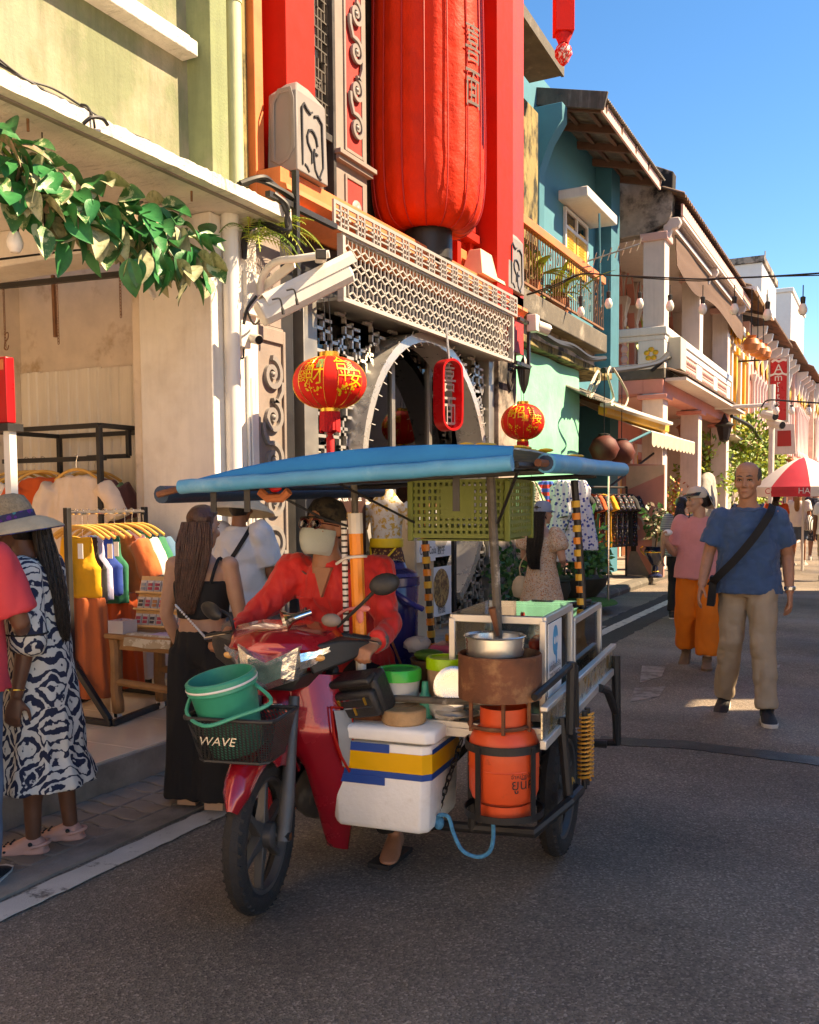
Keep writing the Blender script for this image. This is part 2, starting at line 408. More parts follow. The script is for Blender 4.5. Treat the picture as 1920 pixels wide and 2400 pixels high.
# ================================================================== ground
struct('road', MB().sheet(lambda a, b: (-150+300*a, -60+460*b, 0), 2, 2), 'asphalt')
def strip(x0, x1, ys, z, jit, seed):
  rnd = random.Random(seed); mb = MB()
  L = [(x0+rnd.uniform(-jit, jit), y) for y in ys]; R = [(x1+rnd.uniform(-jit, jit), y) for y in ys]
  mb.loft([[(l[0], l[1], z), (r[0], r[1], z), (r[0], r[1], z-.003), (l[0], l[1], z-.003)] for l, r in zip(L, R)])
  return mb
fr = lambda a, b, s: [a+s*i for i in range(int((b-a)/s)+1)]
struct('asphalt_patch', strip(-3.16, -2.56, fr(8.6, 19, .1), .004, .02, 3), 'asphalt_new')
struct('edge_line', strip(-2.945, -2.815, fr(-2, 40, .06), .009, .006, 1), 'paint_worn')
seam = MB(); sp = [(1405,1735), (1500,1741), (1600,1746), (1700,1758), (1800,1770), (1925,1786)]
rs = []
for i, p in enumerate(spline([wz(u, v, 0) for u, v in sp], 6)):
  w = .095+.025*noise.noise(V(i*.7, 0, 0)); rs.append([p+V(-.15*w, w, .004), p+V(.15*w, -w, .004), p+V(.15*w, -w, .001), p+V(-.15*w, w, .001)])
struct('tar_seam', seam.loft(rs), 'tar')
pm = [[(1505,1560), (1560,1563), (1552,1585), (1500,1600)], [(1488,1612), (1560,1609), (1545,1632), (1478,1645)], [(1780,1575), (1830,1556), (1812,1600), (1770,1612)]]
for q in pm:
  a = [wz(u, v, .004) for u, v in q]; struct('lane_paint', MB().add(a+[p-V(0,0,.003) for p in a], [(0,1,2,3), (7,6,5,4), (0,4,5,1), (1,5,6,2), (2,6,7,3), (3,7,4,0)]), 'lane_faded')
# near pavement: flush concrete gutter, wavy interlocking pavers, then the raised shop floor
gut = MB(); gut.sheet(lambda a, b: (-3.14-(.16+.02*noise.noise(V(b*40,0,0)))*(a-1)-.0, -1+12*b, .006+.006*(1-a)), 1, 60, (0,0,-.02))
struct('gutter', gut, 'concrete')
walk = struct('pavement', MB().bb(-3.60, -3.12, 1.6, 10.9, -.02, .004), 'mortar')
pv = MB(); pn = 7
def wav(t): return .011*math.sin(2*PI*t)
def paver_mesh(w=.108, l=.215):
  out = [(wav(k/pn)+.0, -l/2+l*k/pn) for k in range(pn+1)]
  ring = [(x-w/2, y) for x, y in out]+[(x+w/2, y) for x, y in reversed(out)]
  n = len(ring); m = MB()
  m.loft([[(y, x, 0) for x, y in ring], [(y, x, .016) for x, y in ring], [(y*.95, x*.93, .020) for x, y in ring]])
  return m.mesh('paver')
pm_ = paver_mesh(); k = 0
for i in range(48):
  for j in range(2):
    y = 1.75+i*.122; x = -3.245-.226*j
    if y > 7.6: continue
    o = put('paver', pm_, 'paver', walk, (x, y, -.008+random.uniform(-.003,.002))); o.rotation_euler = (random.uniform(-.012,.012), random.uniform(-.012,.012), random.uniform(-.015,.015)); k += 1
# far pavement with raised kerb
kerb = MB(); kp = [(-4.35,11.9), (-4.0,11.75), (-3.84,12.1), (-3.80,12.8), (-3.80,14.5), (-3.82,17.5), (-3.86,21), (-3.9,27), (-4.0,42)]
kerb.loft([[(x+.0, y, -.05), (x+.02, y-.0, .06), (x-.01, y, .115), (x-.06, y, .125), (x-.2, y, .125), (x-.2, y, -.05)] for x, y in [tuple(p[:2]) for p in spline([V(a, b, 0) for a, b in kp], 5)]])
struct('kerb', kerb, 'concrete_dark')
struct('far_pavement', MB().bb(-7, -3.98, 11.9, 60, -.02, .121), 'concrete')
# raised shop floor with large polished tiles
step = struct('shop_floor', MB().bb(-7.6, -3.585, -1, 11.0, -.02, .165), 'concrete', bev=.006)
for i in range(12):
  for j in range(7):
    x1 = -3.60-j*.6; y0 = .2+i*.6
    if y0 > 7.1: continue
    t_ = part('floor_tile', MB().bb(x1-.597, x1, y0, y0+.597, .15, .176), 'tile_floor', step, bev=.003)
# ================================================================== green shophouse
g = thing('green_shophouse', 'pale green shophouse with peeling wall and white concrete awning slab', 'building', (-4.6, 3, 0))
part('upper_wall', MB().bb(-4.7, -4.3, -1.5, 5.16, 3.5, 8.2), 'green_wall', g)
part('pilaster', MB().bb(-4.72, -4.1, 5.16, 5.34, 3.52, 8.2), 'green_pilaster', g, bev=.004)
lg = wx(448, 95, -4.2).z
part('window_ledge', MB().bb(-4.32, -4.17, -1, 5.12, lg-.1, lg).bb(-4.32, -4.2, -1, 5.08, lg, lg+.03), 'slab_white', g, bev=.008)
sb = MB(); sb.loft([[(-3.75+.012*noise.noise(V(y*6,1,0)), y, 3.463+.004*noise.noise(V(y*9,5,0))), (-3.752+.016*noise.noise(V(y*11,2,0)), y, 3.535+.02*abs(noise.noise(V(y*17,3,0)))), (-4.35, y, 3.55), (-4.9, y, 3.55), (-4.9, y, 3.463)] for y in [-1+.03*i for i in range(220)]])
part('awning_slab', sb, 'slab_white', g)
part('drip_groove', MB().bb(-3.86, -3.83, -1, 5.55, 3.452, 3.462), 'grey_trim', g)
part('soffit', MB().bb(-7.5, -4.9, -1, 5.2, 3.46, 3.56), 'white_plaster', g)
part('column', MB().bb(-4.75, -4.1, 5.12, 5.64, .17, 3.462), 'white_plaster', g, bev=.012)
part('column_edge', MB().bb(-4.83, -4.752, 5.135, 5.6, .17, 3.46), 'cream_wall', g, bev=.01)
bz = wy(0, 640, 4.9).z
part('cross_beam', MB().bb(-7.5, -4.3, 4.78, 5.119, bz, 3.459), 'white_plaster', g, bev=.01)
YP = 5.6; XPL, XPR = wy(51,900,YP).x, wy(372,900,YP).x
part('party_wall', MB().bb(XPL, -4.4, YP, YP+.05, .17, 3.459), 'cream_wall', g)
part('side_wall', MB().bb(-7.6, XPL, 4.4, 5.66, .17, 3.459), 'cream_wall', g)
part('rear_wall', MB().bb(-7.7, -7.6, -1.2, 5.4, .17, 3.5), 'cream_wall', g)
pt = wy(51, 878, YP).z; pt2 = wy(365, 854, YP).z; pw_ = (XPR+.1-XPL)/7
xs = [XPL+.004+i*pw_ for i in range(8)]
for i, x in enumerate(xs[:-1]):
  top = pt+(pt2-pt)*i/7+random.uniform(-.008, .008); mb = MB()
  prof = [(0,0), (.03,0), (.038,-.012), (.066,-.012), (.074,0), (.1,0), (.108,-.012), (.135,-.012), (.143,0), (.1625,0)]
  mb.loft([[(x+a*pw_/.1625, YP-.014+b-.002*(i % 2), z) for a, b in prof]+[(x+a*pw_/.1625, YP-.005+b-.002*(i % 2), z) for a, b in reversed(prof)] for z in (.18, top)])
  part('wall_panel', mb, 'panel_sheet', g)
# drainpipes
pp = wx(520, 900, -4.06)
part('drainpipe', MB().tube([(-4.05, 5.27, .17), (-4.05, 5.27, 3.46)], .055, 16).tube([(-4.05, 5.27, 3.36), (-4.05, 5.27, 3.462)], .062, 16), 'pvc_white', g)
gp = wx(560, 200, -4.16).y
part('upper_drainpipe', MB().tube([(-4.2, gp, 3.56), (-4.2, gp, 8.2)], .058, 16).tube([(-4.2, gp, 3.56), (-4.2, gp, 3.62)], .066, 16).tube([(-4.2, gp, 5.02), (-4.2, gp, 5.12)], .064, 16), 'pvc_green', g)
part('corner_pier', MB().bb(-4.8, -4.32, 5.345, 5.86, 3.55, 8.2), 'moss_plaster', g)
part('conduit', MB().tube([(-4.085, 5.49, .2), (-4.085, 5.49, 2.55)], .012, 6).tube([(-4.085, 5.53, .2), (-4.085, 5.53, 2.4)], .009, 6), 'pvc_white', g)
for u, v in ((65,278), (449,452), (585,512)):
  p = wx(u, v, -3.95); part('hook', MB().tube([(p.x, p.y, 3.465), (p.x, p.y, 3.40)], .007, 6), 'rust_iron', g)
br = wy(320, 560, 5.1)
part('brace_pipe', MB().tube([wy(300,545,5.05), wy(322,640,5.08), wy(362,700,5.11)], .016, 8), 'pvc_white', g)
# ================================================================== red lantern shop
r = thing('red_shop', 'red shophouse with grey fretwork shopfront, arch and orange cornice', 'building', (-4.6, 8.4, 0))
REDS = r
part('upper_wall', MB().bb(-5.2, -4.82, 5.86, 11.1, 3.6, 9.0), 'red_wall', r)
def yo(u, v, x): return wx(u, v, x).y
part('orange_pilaster', MB().bb(-4.85, -4.26, 5.87, 5.98, 3.7, 9), 'orange_trim', r, bev=.006)
part('recess_moulding', MB().bb(-4.85, -4.44, 6.06, 6.10, 3.9, 9).bb(-4.85, -4.46, 6.12, 6.15, 3.9, 9), 'red_bright', r, bev=.004)
part('carved_strip', MB().sheet(lambda a, b: (-4.44+.012*noise.noise(V(a*5, b*60, 1)), 6.0+.05*a, 3.9+5*b), 4, 160, (-.4,0,0)), 'orange_trim', r)
part('red_pilaster', MB().bb(-4.85, -4.2, 6.2, 6.61, 3.7, 9), 'red_bright', r, bev=.006)
# lattice window
wy0, wy1 = 6.66, 7.06; wzb = 4.62
wf = MB()
for y in (wy0, wy1-.045): wf.bb(-4.40, -4.28, y, y+.045, 3.6, 9)
wf.bb(-4.39, -4.29, wy0+.045, wy1-.045, wzb-.06, wzb)
wo = part('window_frame', wf, 'black_wood', r, bev=.004)
la = MB(); rnd = random.Random(4); cy = (wy1-wy0-.09)/6; cz = .083; nz = 44
gy = lambda i: wy0+.045+cy*i
for i in range(7): la.bb(-4.345, -4.325, gy(i)-.004, gy(i)+.004, wzb, wzb+cz*nz) if i in (0, 6) else None
for j in range(nz):
  z = wzb+cz*j
  for i in range(1, 6):
    if rnd.random() < .72: la.bb(-4.345, -4.325, gy(i)-.006, gy(i)+.006, z-.006, z+cz+.006)
  i = 0
  while i < 6:
    w = rnd.choice((1, 2, 2, 3)); e = min(6, i+w)
    if rnd.random() < .85: la.bb(-4.346, -4.324, gy(i), gy(e), z-.006, z+.006)
    i = e
  if j % 9 == 4:
    for s in (-1, 1): la.beam((-4.335, gy(3)-s*cy, z), (-4.335, gy(3)+s*cy, z+cz), .02, .014, (1,0,0))
part('lattice', la, 'wood_weathered', wo)
part('window_backing', MB().bb(-4.47, -4.45, wy0, wy1, 3.7, 9), 'white_paint', wo)
part('lower_panel', MB().bb(-4.44, -4.36, wy0, wy1, 3.7, wzb-.06), 'wood_weathered', r)
# grey pilaster with scroll panel, mouldings
def scroll(c, r0, turns, w, sgn=1, n=40):
  return [(c[0]+sgn*(r0*(1-.82*k/n))*math.cos(2*PI*turns*k/n), c[1]+(r0*(1-.82*k/n))*math.sin(2*PI*turns*k/n)) for k in range(n+1)]
def scroll_chain(mb, x, y, z0, z1, n, rr, w, dep):
  h = (z1-z0)/n
  for i in range(n):
    z = z0+h*(i+.5); s = 1 if i % 2 == 0 else -1; pts = []
    for k in range(46):      # spiral out, then run on to the next volute
      t = k/45; a_ = -s*2*PI*1.55*(1-t)+PI/2; q = rr*(.10+.9*t)
      pts.append((s*q*math.cos(a_)*1.0, q*math.sin(a_)))
    if i < n-1: pts += [(s*rr*.55*-1, rr*1.0), (-s*rr*.95, h*.62), (-s*rr*1.02, h*.85)]
    mb.band(pts, w, (x, y, z), (0,1,0), (0,0,1), (dep,0,0)); mb.ell((x+dep*.5, y, z), (dep, w*.7, w*.7), 8, 6)
for y0, y1, zz, nm in ((7.08, 7.62, [(3.7,4.42), (4.52,6.1), (6.2,8.9)], 'grey_pilaster'), ):
  pm = MB().bb(-4.85, -4.3, y0, y1, 3.7, 9)
  for a, b in zz:
    pm.bb(-4.3, -4.285, y0+.14, y0+.17, a+.05, b-.05).bb(-4.3, -4.285, y1-.1, y1-.07, a+.05, b-.05).bb(-4.3, -4.285, y0+.17, y1-.1, a+.05, a+.08).bb(-4.3, -4.285, y0+.17, y1-.1, b-.08, b-.05)
  for a in (4.42, 6.1):
    pm.bb(-4.5, -4.25, y0-.03, y1+.03, a+.02, a+.06).bb(-4.5, -4.22, y0-.05, y1+.05, a+.06, a+.1)
  po = part(nm, pm, 'grey_trim', r, bev=.004)
  part('inset_panel', MB().bb(-4.3, -4.295, y0+.17, y1-.1, 4.6, 6.0).bb(-4.3, -4.295, y0+.17, y1-.1, 3.78, 4.34), 'red_wall', po)
  sm = MB(); scroll_chain(sm, -4.285, y0+.32, 4.65, 5.95, 4, .11, .035, .025); part('carved_scroll', sm, 'grey_paint', po)
  part('carved_flower', MB().ell((-4.285, y0+.33, 4.1), (.02,.09,.09), 8, 6).ell((-4.275, y0+.33, 4.1), (.025,.05,.05), 8, 6), 'grey_paint', po)
# bays behind the big lantern and the ornate right-hand pilasters
part('centre_panel', MB().bb(-4.8, -4.74, 7.64, 9.4, 3.7, 9), 'wood_weathered', r)
rp = MB().bb(-4.85, -4.3, 9.42, 10.0, 3.7, 9).bb(-4.45, -4.24, 9.50, 9.60, 3.7, 9).bb(-4.45, -4.24, 9.86, 9.95, 3.7, 9)
for a in (4.4, 4.52, 5.9, 6.02, 7.4, 7.5): rp.bb(-4.45, -4.18-.04*(a % 1 > .45), 9.38, 10.02, a, a+.09)
rpo = part('ornate_pilaster', rp, 'red_bright', r, bev=.006)
part('raised_panel', MB().bb(-4.3, -4.27, 9.63, 9.83, 4.7, 5.8).bb(-4.3, -4.27, 9.63, 9.83, 6.2, 7.3).bb(-4.3, -4.27, 9.63, 9.83, 3.8, 4.3), 'orange_trim', rpo, bev=.01)
part('end_pilaster', MB().bb(-4.7, -4.0, 10.06, 10.56, 3.72, 9), 'red_bright', r, bev=.006)
part('pilaster_side', MB().bb(-4.69, -4.05, 10.57, 11.05, 3.3, 9), 'red_wall', r)
# cornice
cn = MB(); prof = [(-4.5,3.66), (-4.08,3.66), (-4.02,3.70), (-4.02,3.73), (-4.06,3.75), (-4.03,3.78), (-3.99,3.81), (-4.0,3.85), (-4.05,3.87), (-4.05,3.98), (-4.5,3.98)]
cn.loft([[(x, y, z) for x, z in prof] for y in (5.88, 11.05)]); part('cornice', cn, 'orange_trim', r, angle=50)
# fretwork strip on the cornice
XS = -3.93
a0, a1 = wx(778,470,XS), wx(1210,695,XS); zb = wx(785,536,XS).z; ys0, ys1, zt = a0.y, a1.y, (a0.z+a1.z)/2
fs = MB(); ux, uy, dp = V(0,1,0), V(0,0,1), V(.018,0,0); Hh = zt-zb
def fbar(y0, y1, z0, z1): fs.bb(XS, XS+.018, y0, y1, z0, z1)
fbar(ys0, ys1, zb, zb+.028); fbar(ys0, ys1, zt-.028, zt); fbar(ys0, ys0+.03, zb+.028, zt-.028); fbar(ys1-.03, ys1, zb+.028, zt-.028)
nb = 15; pw = (ys1-ys0-.06)/nb; h0, h1 = zb+.028, zt-.028; hm = (h0+h1)/2
for i in range(nb):
  y = ys0+.03+pw*i; c = y+pw*.5
  for d in (-.055, .055): fbar(c+d-.009, c+d+.009, h0, h1)
  fbar(c-.004, c+.004, hm-.075, hm+.075)
  for d in (-.05, .05): fbar(c-.04, c+.04, hm+d-.007, hm+d+.007)
  fbar(c-.1, c+.1, hm-.008, hm+.008)
  for d in (-.055, .055): fbar(y if i else y, y+pw, hm+d*1.35-.006, hm+d*1.35+.006) if False else None
  for zz in (h0+.045, h1-.045): fbar(y, c-.055, zz-.007, zz+.007); fbar(c+.055, y+pw, zz-.007, zz+.007)
part('fret_strip', fs, 'grey_light', r)
# hexagonal lattice fascia
XL = -3.95
b0, b1 = wx(806,699,XL), wx(1196,842,XL); yl0, yl1, zl0 = b0.y, b1.y, (b0.z+b1.z)/2; zl1 = zb-.02
hx = MB(); frm = MB()
frm.bb(XL-.03, XL+.03, yl0-.05, yl1+.05, zl0-.035, zl0+.0).bb(XL-.03, XL+.03, yl0-.05, yl0-.01, zl0, zl1).bb(XL-.03, XL+.03, yl1+.01, yl1+.05, zl0, zl1).bb(XL-.03, XL+.02, yl0-.05, yl1+.05, zl1, zl1+.02)
fo = part('fascia_frame', frm, 'lattice_paint', r, bev=.003)
nc = 27; cw = (yl1-yl0)/nc; chh = (zl1-zl0)/4.0; tw = .011
def lb(p, q, w=tw): hx.beam((XL, p[0], p[1]), (XL, q[0], q[1]), .012, w, (1,0,0)) if False else hx.beam((XL, p[0], p[1]), (XL, q[0], q[1]), w, .014, (1,0,0))
for i in range(nc+1):
  y = yl0+cw*i
  for j in range(4):
    z = zl0+chh*j
    # each cell: a tall hexagon above a diamond
    c = y+cw/2 if j % 2 else y
    if c-cw/2 < yl0-.001 or c+cw/2 > yl1+.001: continue
    d = chh*.30
    lb((c-cw/2, z+d), (c, z), .011); lb((c, z), (c+cw/2, z+d), .011)
    lb((c-cw/2, z+d), (c, z+2*d), .011); lb((c, z+2*d), (c+cw/2, z+d), .011)
    lb((c-cw/2, z+d), (c-cw/2, z+chh), .0065); lb((c, z+2*d), (c, z+chh), .0065)
    if c+cw > yl1: lb((c+cw/2, z+d), (c+cw/2, z+chh), .008)
part('hex_lattice', hx, 'lattice_paint', fo, smooth=False)
part('awning_deck', MB().bb(-4.35, XL-.04, yl0, yl1, zl0-.01, zl0+.015), 'steel_grey', r); part('fascia_backing', MB().bb(-4.3, -4.27, yl0, yl1, zl0+.2, zl1+.02), 'black_wood', r)
part('hanger_rail', MB().bb(-3.92, -3.88, ys0-.9, ys0, zb-.02, zb+.02).bb(-3.90, -3.86, ys0-.6, ys0-.56, zb+.25, zb-.75), 'black_metal', r)
part('hanger_frame', MB().bb(-3.92, -3.88, ys1, ys1+.36, zb-.04, zb).bb(-3.92,-3.885, ys1+.33, ys1+.37, zl0-.05, zb+.1).bb(-3.92, -3.88, yl1+.05, ys1+.37, zl0-.05, zl0-.01), 'black_metal', r)
# ground floor: scroll pilaster, black frame, fret screen with arch, glazing
gp_ = MB().bb(-4.5, -4.14, 5.66, 6.02, .17, 2.82).bb(-4.14, -4.12, 5.66, 5.69, .17, 2.8).bb(-4.14, -4.12, 5.99, 6.02, .17, 2.8).bb(-4.14, -4.12, 5.69, 5.99, 2.7, 2.8)
go_ = part('scroll_pilaster', gp_, 'grey_trim', r, bev=.005)
sm = MB(); scroll_chain(sm, -4.14, 5.84, .4, 2.62, 7, .125, .036, .03); part('carved_scroll', sm, 'grey_paint', go_)
part('upper_pier', MB().bb(-4.5, -4.16, 5.66, 6.02, 2.83, 3.65), 'grey_trim', r)
part('door_frame', MB().bb(-4.4, -4.2, 6.03, 6.24, .17, 3.65), 'black_metal', r)
part('steel_post', MB().bb(-4.3, -4.18, 6.36, 6.56, .17, 3.2), 'steel_grey', r, bev=.004)
part('right_post', MB().bb(-4.3, -4.16, 10.2, 10.36, .17, 3.2), 'steel_grey', r, bev=.004)
part('right_pier', MB().bb(-4.6, -4.12, 10.40, 11.0, .17, 3.65), 'stain_plaster', r, bev=.01)
XT = -4.22; ty0, ty1, tz0, tz1 = 6.58, 10.18, .2, 3.14
# moon gate ring and the fret screen round it
yc, zc, RG = 8.47, 1.725, 1.385
def inside(y, z, k=0): return (y-yc)**2+(z-zc)**2 < (RG+k)**2
tf = MB(); fw = .026; pit = .118
def seg(p, q):
  m = ((p[0]+q[0])/2, (p[1]+q[1])/2)
  if inside(m[0], m[1], .05) or not (ty0 <= m[0] <= ty1) or m[1] < tz0: return
  e = fw/2
  tf.bb(XT-.018, XT+.018, min(p[0],q[0])-e, max(p[0],q[0])+e, min(p[1],q[1])-e, max(p[1],q[1])+e)
nyc = int((ty1-ty0)/pit)
for i in range(nyc+1):
  y = ty0+pit*i; z = tz1-.09*(i % 4); s = 1 if i % 2 else -1
  while z > tz0:
    L1 = .22; off = pit*.5*s
    seg((y, z), (y, z-L1)); seg((y, z-L1*.5), (y-off*2, z-L1*.5)); seg((y, z-L1*.15), (y+off*2, z-L1*.15)); seg((y, z-L1), (y+off, z-L1)); seg((y+off, z-L1), (y+off, z-L1-.13))
    seg((y+off, z-L1-.13), (y, z-L1-.13)); z -= L1+.13; s = -s
tf.bb(XT-.02, XT+.02, ty0, ty1, tz1, tz1+.05)
part('fret_screen', tf, 'steel_bright', r, smooth=False)['kind'] = 'stuff'
ar = MB(); al = [(yc+RG*math.cos(rad(-62+304*k/48)), zc+RG*math.sin(rad(-62+304*k/48))) for k in range(49)]
ar.band(al, .09, (-4.36, 0, 0), (0,1,0), (0,0,1), (.31,0,0)); part('moon_gate', ar, 'steel_bright', r, angle=40)
lights = MB()
for i in range(2, len(al)-1):
  for s in (-1, 1):
    q_ = V(0, al[i][0]-yc, al[i][1]-zc).normalized(); p = V(-4.045, al[i][0], al[i][1])+q_*.045*s; lights.tube([p, p+V(.02,0,0)+q_*.03*s], .004, 5)
part('fairy_lights', lights, 'white_paint', r)['kind'] = 'stuff'
gl = MB()
for y in (6.62, yc-.95, yc-.1, yc+.75, 10.1): gl.bb(-4.5, -4.44, y-.035, y+.035, .17, 3.1)
gl.bb(-4.5, -4.43, 6.6, 10.1, 1.78, 1.95).bb(-4.5, -4.43, 6.6, 10.1, .17, .3)
part('shopfront_frame', gl, 'steel_grey', r, bev=.004)
for k, (a, b) in enumerate(((6.65, yc-.985), (yc-.915, yc-.135), (yc-.065, yc+.715), (yc+.785, 10.07))):
  part('glass_pane', MB().bb(-4.475, -4.467, a, b, .3, 1.78), 'glass_dark', r); part('glass_pane', MB().bb(-4.475, -4.467, a, b, 1.95, 3.1), 'glass_dark', r)
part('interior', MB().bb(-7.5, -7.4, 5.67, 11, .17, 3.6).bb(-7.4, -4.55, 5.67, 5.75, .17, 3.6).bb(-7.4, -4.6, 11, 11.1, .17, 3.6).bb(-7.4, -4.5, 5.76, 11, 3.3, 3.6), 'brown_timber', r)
part('lintel_box', MB().bb(-4.4, -4.25, 6.05, 11, 3.2, 3.64), 'black_metal', r)
# pedestals with raised cloud motif
def pedestal(y0, y1, zb_, zt_, lab):
  t_ = thing('pedestal_box', lab, 'ornament box', ((-4.13), (y0+y1)/2, zb_), 'grey pedestal boxes on the orange cornice')
  cx, cy = -4.13, (y0+y1)/2; hw = (y1-y0)/2; hd = .135; mb = MB()
  def rg(z, k): return [(cx-hd*k, cy-hw*k, z), (cx+hd*k, cy-hw*k, z), (cx+hd*k, cy+hw*k, z), (cx-hd*k, cy+hw*k, z)]
  mb.loft([rg(zb_, 1.0), rg(zt_, .93), rg(zt_+.12, .35)]); part('box', mb, 'grey_paint', t_, bev=.01, angle=25)
  H_ = zt_-zb_; q = MB(); fx = cx+hd*.965
  out = [(.12,.1), (.12,.82), (.2,.88), (.3,.83), (.42,.8), (.5,.83), (.58,.8), (.7,.83), (.86,.76), (.88,.2), (.8,.12), (.74,.05)]
  f = lambda pts: [((x-.5)*2*hw*.86, (y)*H_) for x, y in pts]
  q.band(f(out[:6]), .014, (fx, cy, zb_), (0,1,.0), (0,0,1), (.012,0,0)); q.band(f(out[6:]), .014, (fx, cy, zb_), (0,1,0), (0,0,1), (.012,0,0))
  q.band(f([(.2,.12), (.28,.1), (.36,.05)]), .014, (fx, cy, zb_), (0,1,0), (0,0,1), (.012,0,0))
  q.band(f([(.46,.18), (.47,.32), (.40,.36), (.32,.42), (.30,.5), (.36,.58), (.46,.6), (.55,.58), (.63,.53), (.68,.43)]), .014, (fx, cy, zb_), (0,1,0), (0,0,1), (.012,0,0))
  q.band(f([(.56,.38), (.54,.25), (.58,.12), (.68,.05), (.8,.03)]), .014, (fx, cy, zb_), (0,1,0), (0,0,1), (.012,0,0))
  q.band(f([(.6,.33), (.68,.32)]), .014, (fx, cy, zb_), (0,1,0), (0,0,1), (.012,0,0))
  part('raised_motif', q, 'black_metal', t_)
  s_ = MB(); s_.band([(-.08,.08), (-.08,.5), (-.02,.58), (.08,.58), (.1,.5), (.1,.15), (.05,.08), (-.02,.05)], .035, (cx, cy-hw*.985, zb_+.02), (1,0,0), (0,0,1), (0,-.008,0), True)
  part('side_moulding', s_, 'grey_paint', t_, bev=.006)
pedestal(6.02, 6.46, 3.99, 4.58, 'grey pyramid-topped box with black cloud outline beside the lattice window')
pedestal(10.40, 10.94, 3.99, 4.60, 'grey pyramid-topped box with black cloud outline beside the iron balcony')
p = wx(1150, 600, -4.05)
solo('beige_box', MB().loft([[(-4.25, 9.6, 3.985), (-3.99, 9.6, 3.985), (-3.99, 10.3, 3.985), (-4.25, 10.3, 3.985)], [(-4.2, 9.72, 4.28), (-4.06, 9.72, 4.28), (-4.06, 10.22, 4.28), (-4.2, 10.22, 4.28)]]), 'peach_wall', 'tapered beige equipment box sitting on the orange cornice', 'equipment box', bev=.005)
# ================================================================== teal house with iron balcony
def cloth_sheet(p00, p10, p01, p11, amp, folds, th, nu=40, nv=20, seed=0):
  p00, p10, p01, p11 = map(Vector, (p00, p10, p01, p11)); n = (p10-p00).cross(p01-p00).normalized()
  def f(a, b):
    p = p00.lerp(p10, a).lerp(p01.lerp(p11, a), b)
    return p+n*(amp*(math.sin(a*folds*2*PI+1.5*noise.noise(V(a*3, b*2, seed)))*.6+noise.noise(V(a*folds, b*3, seed+4)))*(.35+.65*b))
  return MB().sheet(f, nu, nv, n*th)
c = thing('teal_house', 'teal two-storey house with corrugated roof and rusty iron balcony', 'building', (-5.0, 15, 0))
TEAL = c; XW, XB, XE = -5.05, -4.55, -4.05
Ya, Yb = wx(1410,240,XE).y, wx(1545,455,XE).y-.1
part('wall', MB().bb(-5.5, XW, 12.9, 18.3, 3.4, 8.2), 'teal_wall', c)
yt = yo(1265, 500, XW)
part('mossy_pier', MB().bb(-5.5, -4.72, yo(1228,500,-4.72)+.0, yo(1262,500,-4.72), 3.5, wx(1240,240,-4.72).z), 'moss_plaster', c, bev=.02)
part('ochre_pier', MB().bb(-5.6, -4.85, 12.0, 12.55, 3.5, wx(1240,240,-4.72).z-.1), 'ochre', c)
part('teal_fin', MB().prism([(0,3.5), (.12,3.5), (.14,6.6), (.3,7.0), (.5,7.3), (.5,7.55), (0,7.55)], (XW, yo(1266,500,-4.9), 0), (1,0,0), (0,0,1), (0,.25,0)), 'teal_wall', c, bev=.01)
part('teal_pilaster', MB().bb(-5.5, -4.75, 17.7, 18.3, .1, 8.0), 'teal_dark', c)
part('neighbour_wall', MB().bb(-5.8, -5.35, 11.1, 12.95, 3.4, 7.6), 'stain_plaster', c)
part('hung_tarp', cloth_sheet((-4.95,11.2,7.5), (-4.95,12.1,7.5), (-4.95,11.2,4.4), (-4.95,12.1,4.4), .04, 2, .006), 'tarp_green', c)
zE0, zE1 = wx(1410,240,XE).z, wx(1545,455,XE).z
zr = zE0+.0
# roof: corrugated sheet, rafters, fascia
def corr(y0, y1, x0, z0, x1, z1, per=.09, amp=.016, th=.01, nx=2):
  n = int((y1-y0)/per*6)
  return MB().sheet(lambda a, b: (x0+(x1-x0)*b, y0+(y1-y0)*a, z0+(z1-z0)*b+amp*math.sin((y1-y0)*a/per*2*PI)), n, nx, (0,0,th))
sl_ = .26
part('roof_sheet', corr(Ya-.05, 18.6, XE+.1, zE0+.03, -7.5, zE0+.03+3.5*sl_), 'roof_sheet', c, angle=60)
for y in fr(Ya+.15, 18.6, .95): part('rafter', MB().beam((XE+.05, y, zE0-.06), (-6.5, y, zE0-.06+2.45*sl_), .07, .12), 'rafter', c)
for x in (-4.35, -4.75): part('purlin', MB().beam((x, Ya, zE0-.005+(XE-x)*sl_), (x, 18.5, zE0-.005+(XE-x)*sl_), .06, .05), 'rafter', c)
part('fascia_board', MB().bb(XE-.0, XE+.035, Ya-.04, 18.5, zE0-.16, zE0+.02), 'pink_pale', c, bev=.004)
part('verge_board', MB().beam((XE+.1, Ya-.1, zE0-.03), (-6.3, Ya-.1, zE0-.03+2.3*sl_), .05, .26), 'wood_weathered', c, bev=.006)
part('side_eave', MB().beam((-4.5, 11.1, zE0+.1), (-4.5, 13.2, zE0-.02), .5, .08).beam((-4.25, 11.1, zE0+.12), (-4.25, 13.2, zE0), .04, .16), 'concrete_dark', c)
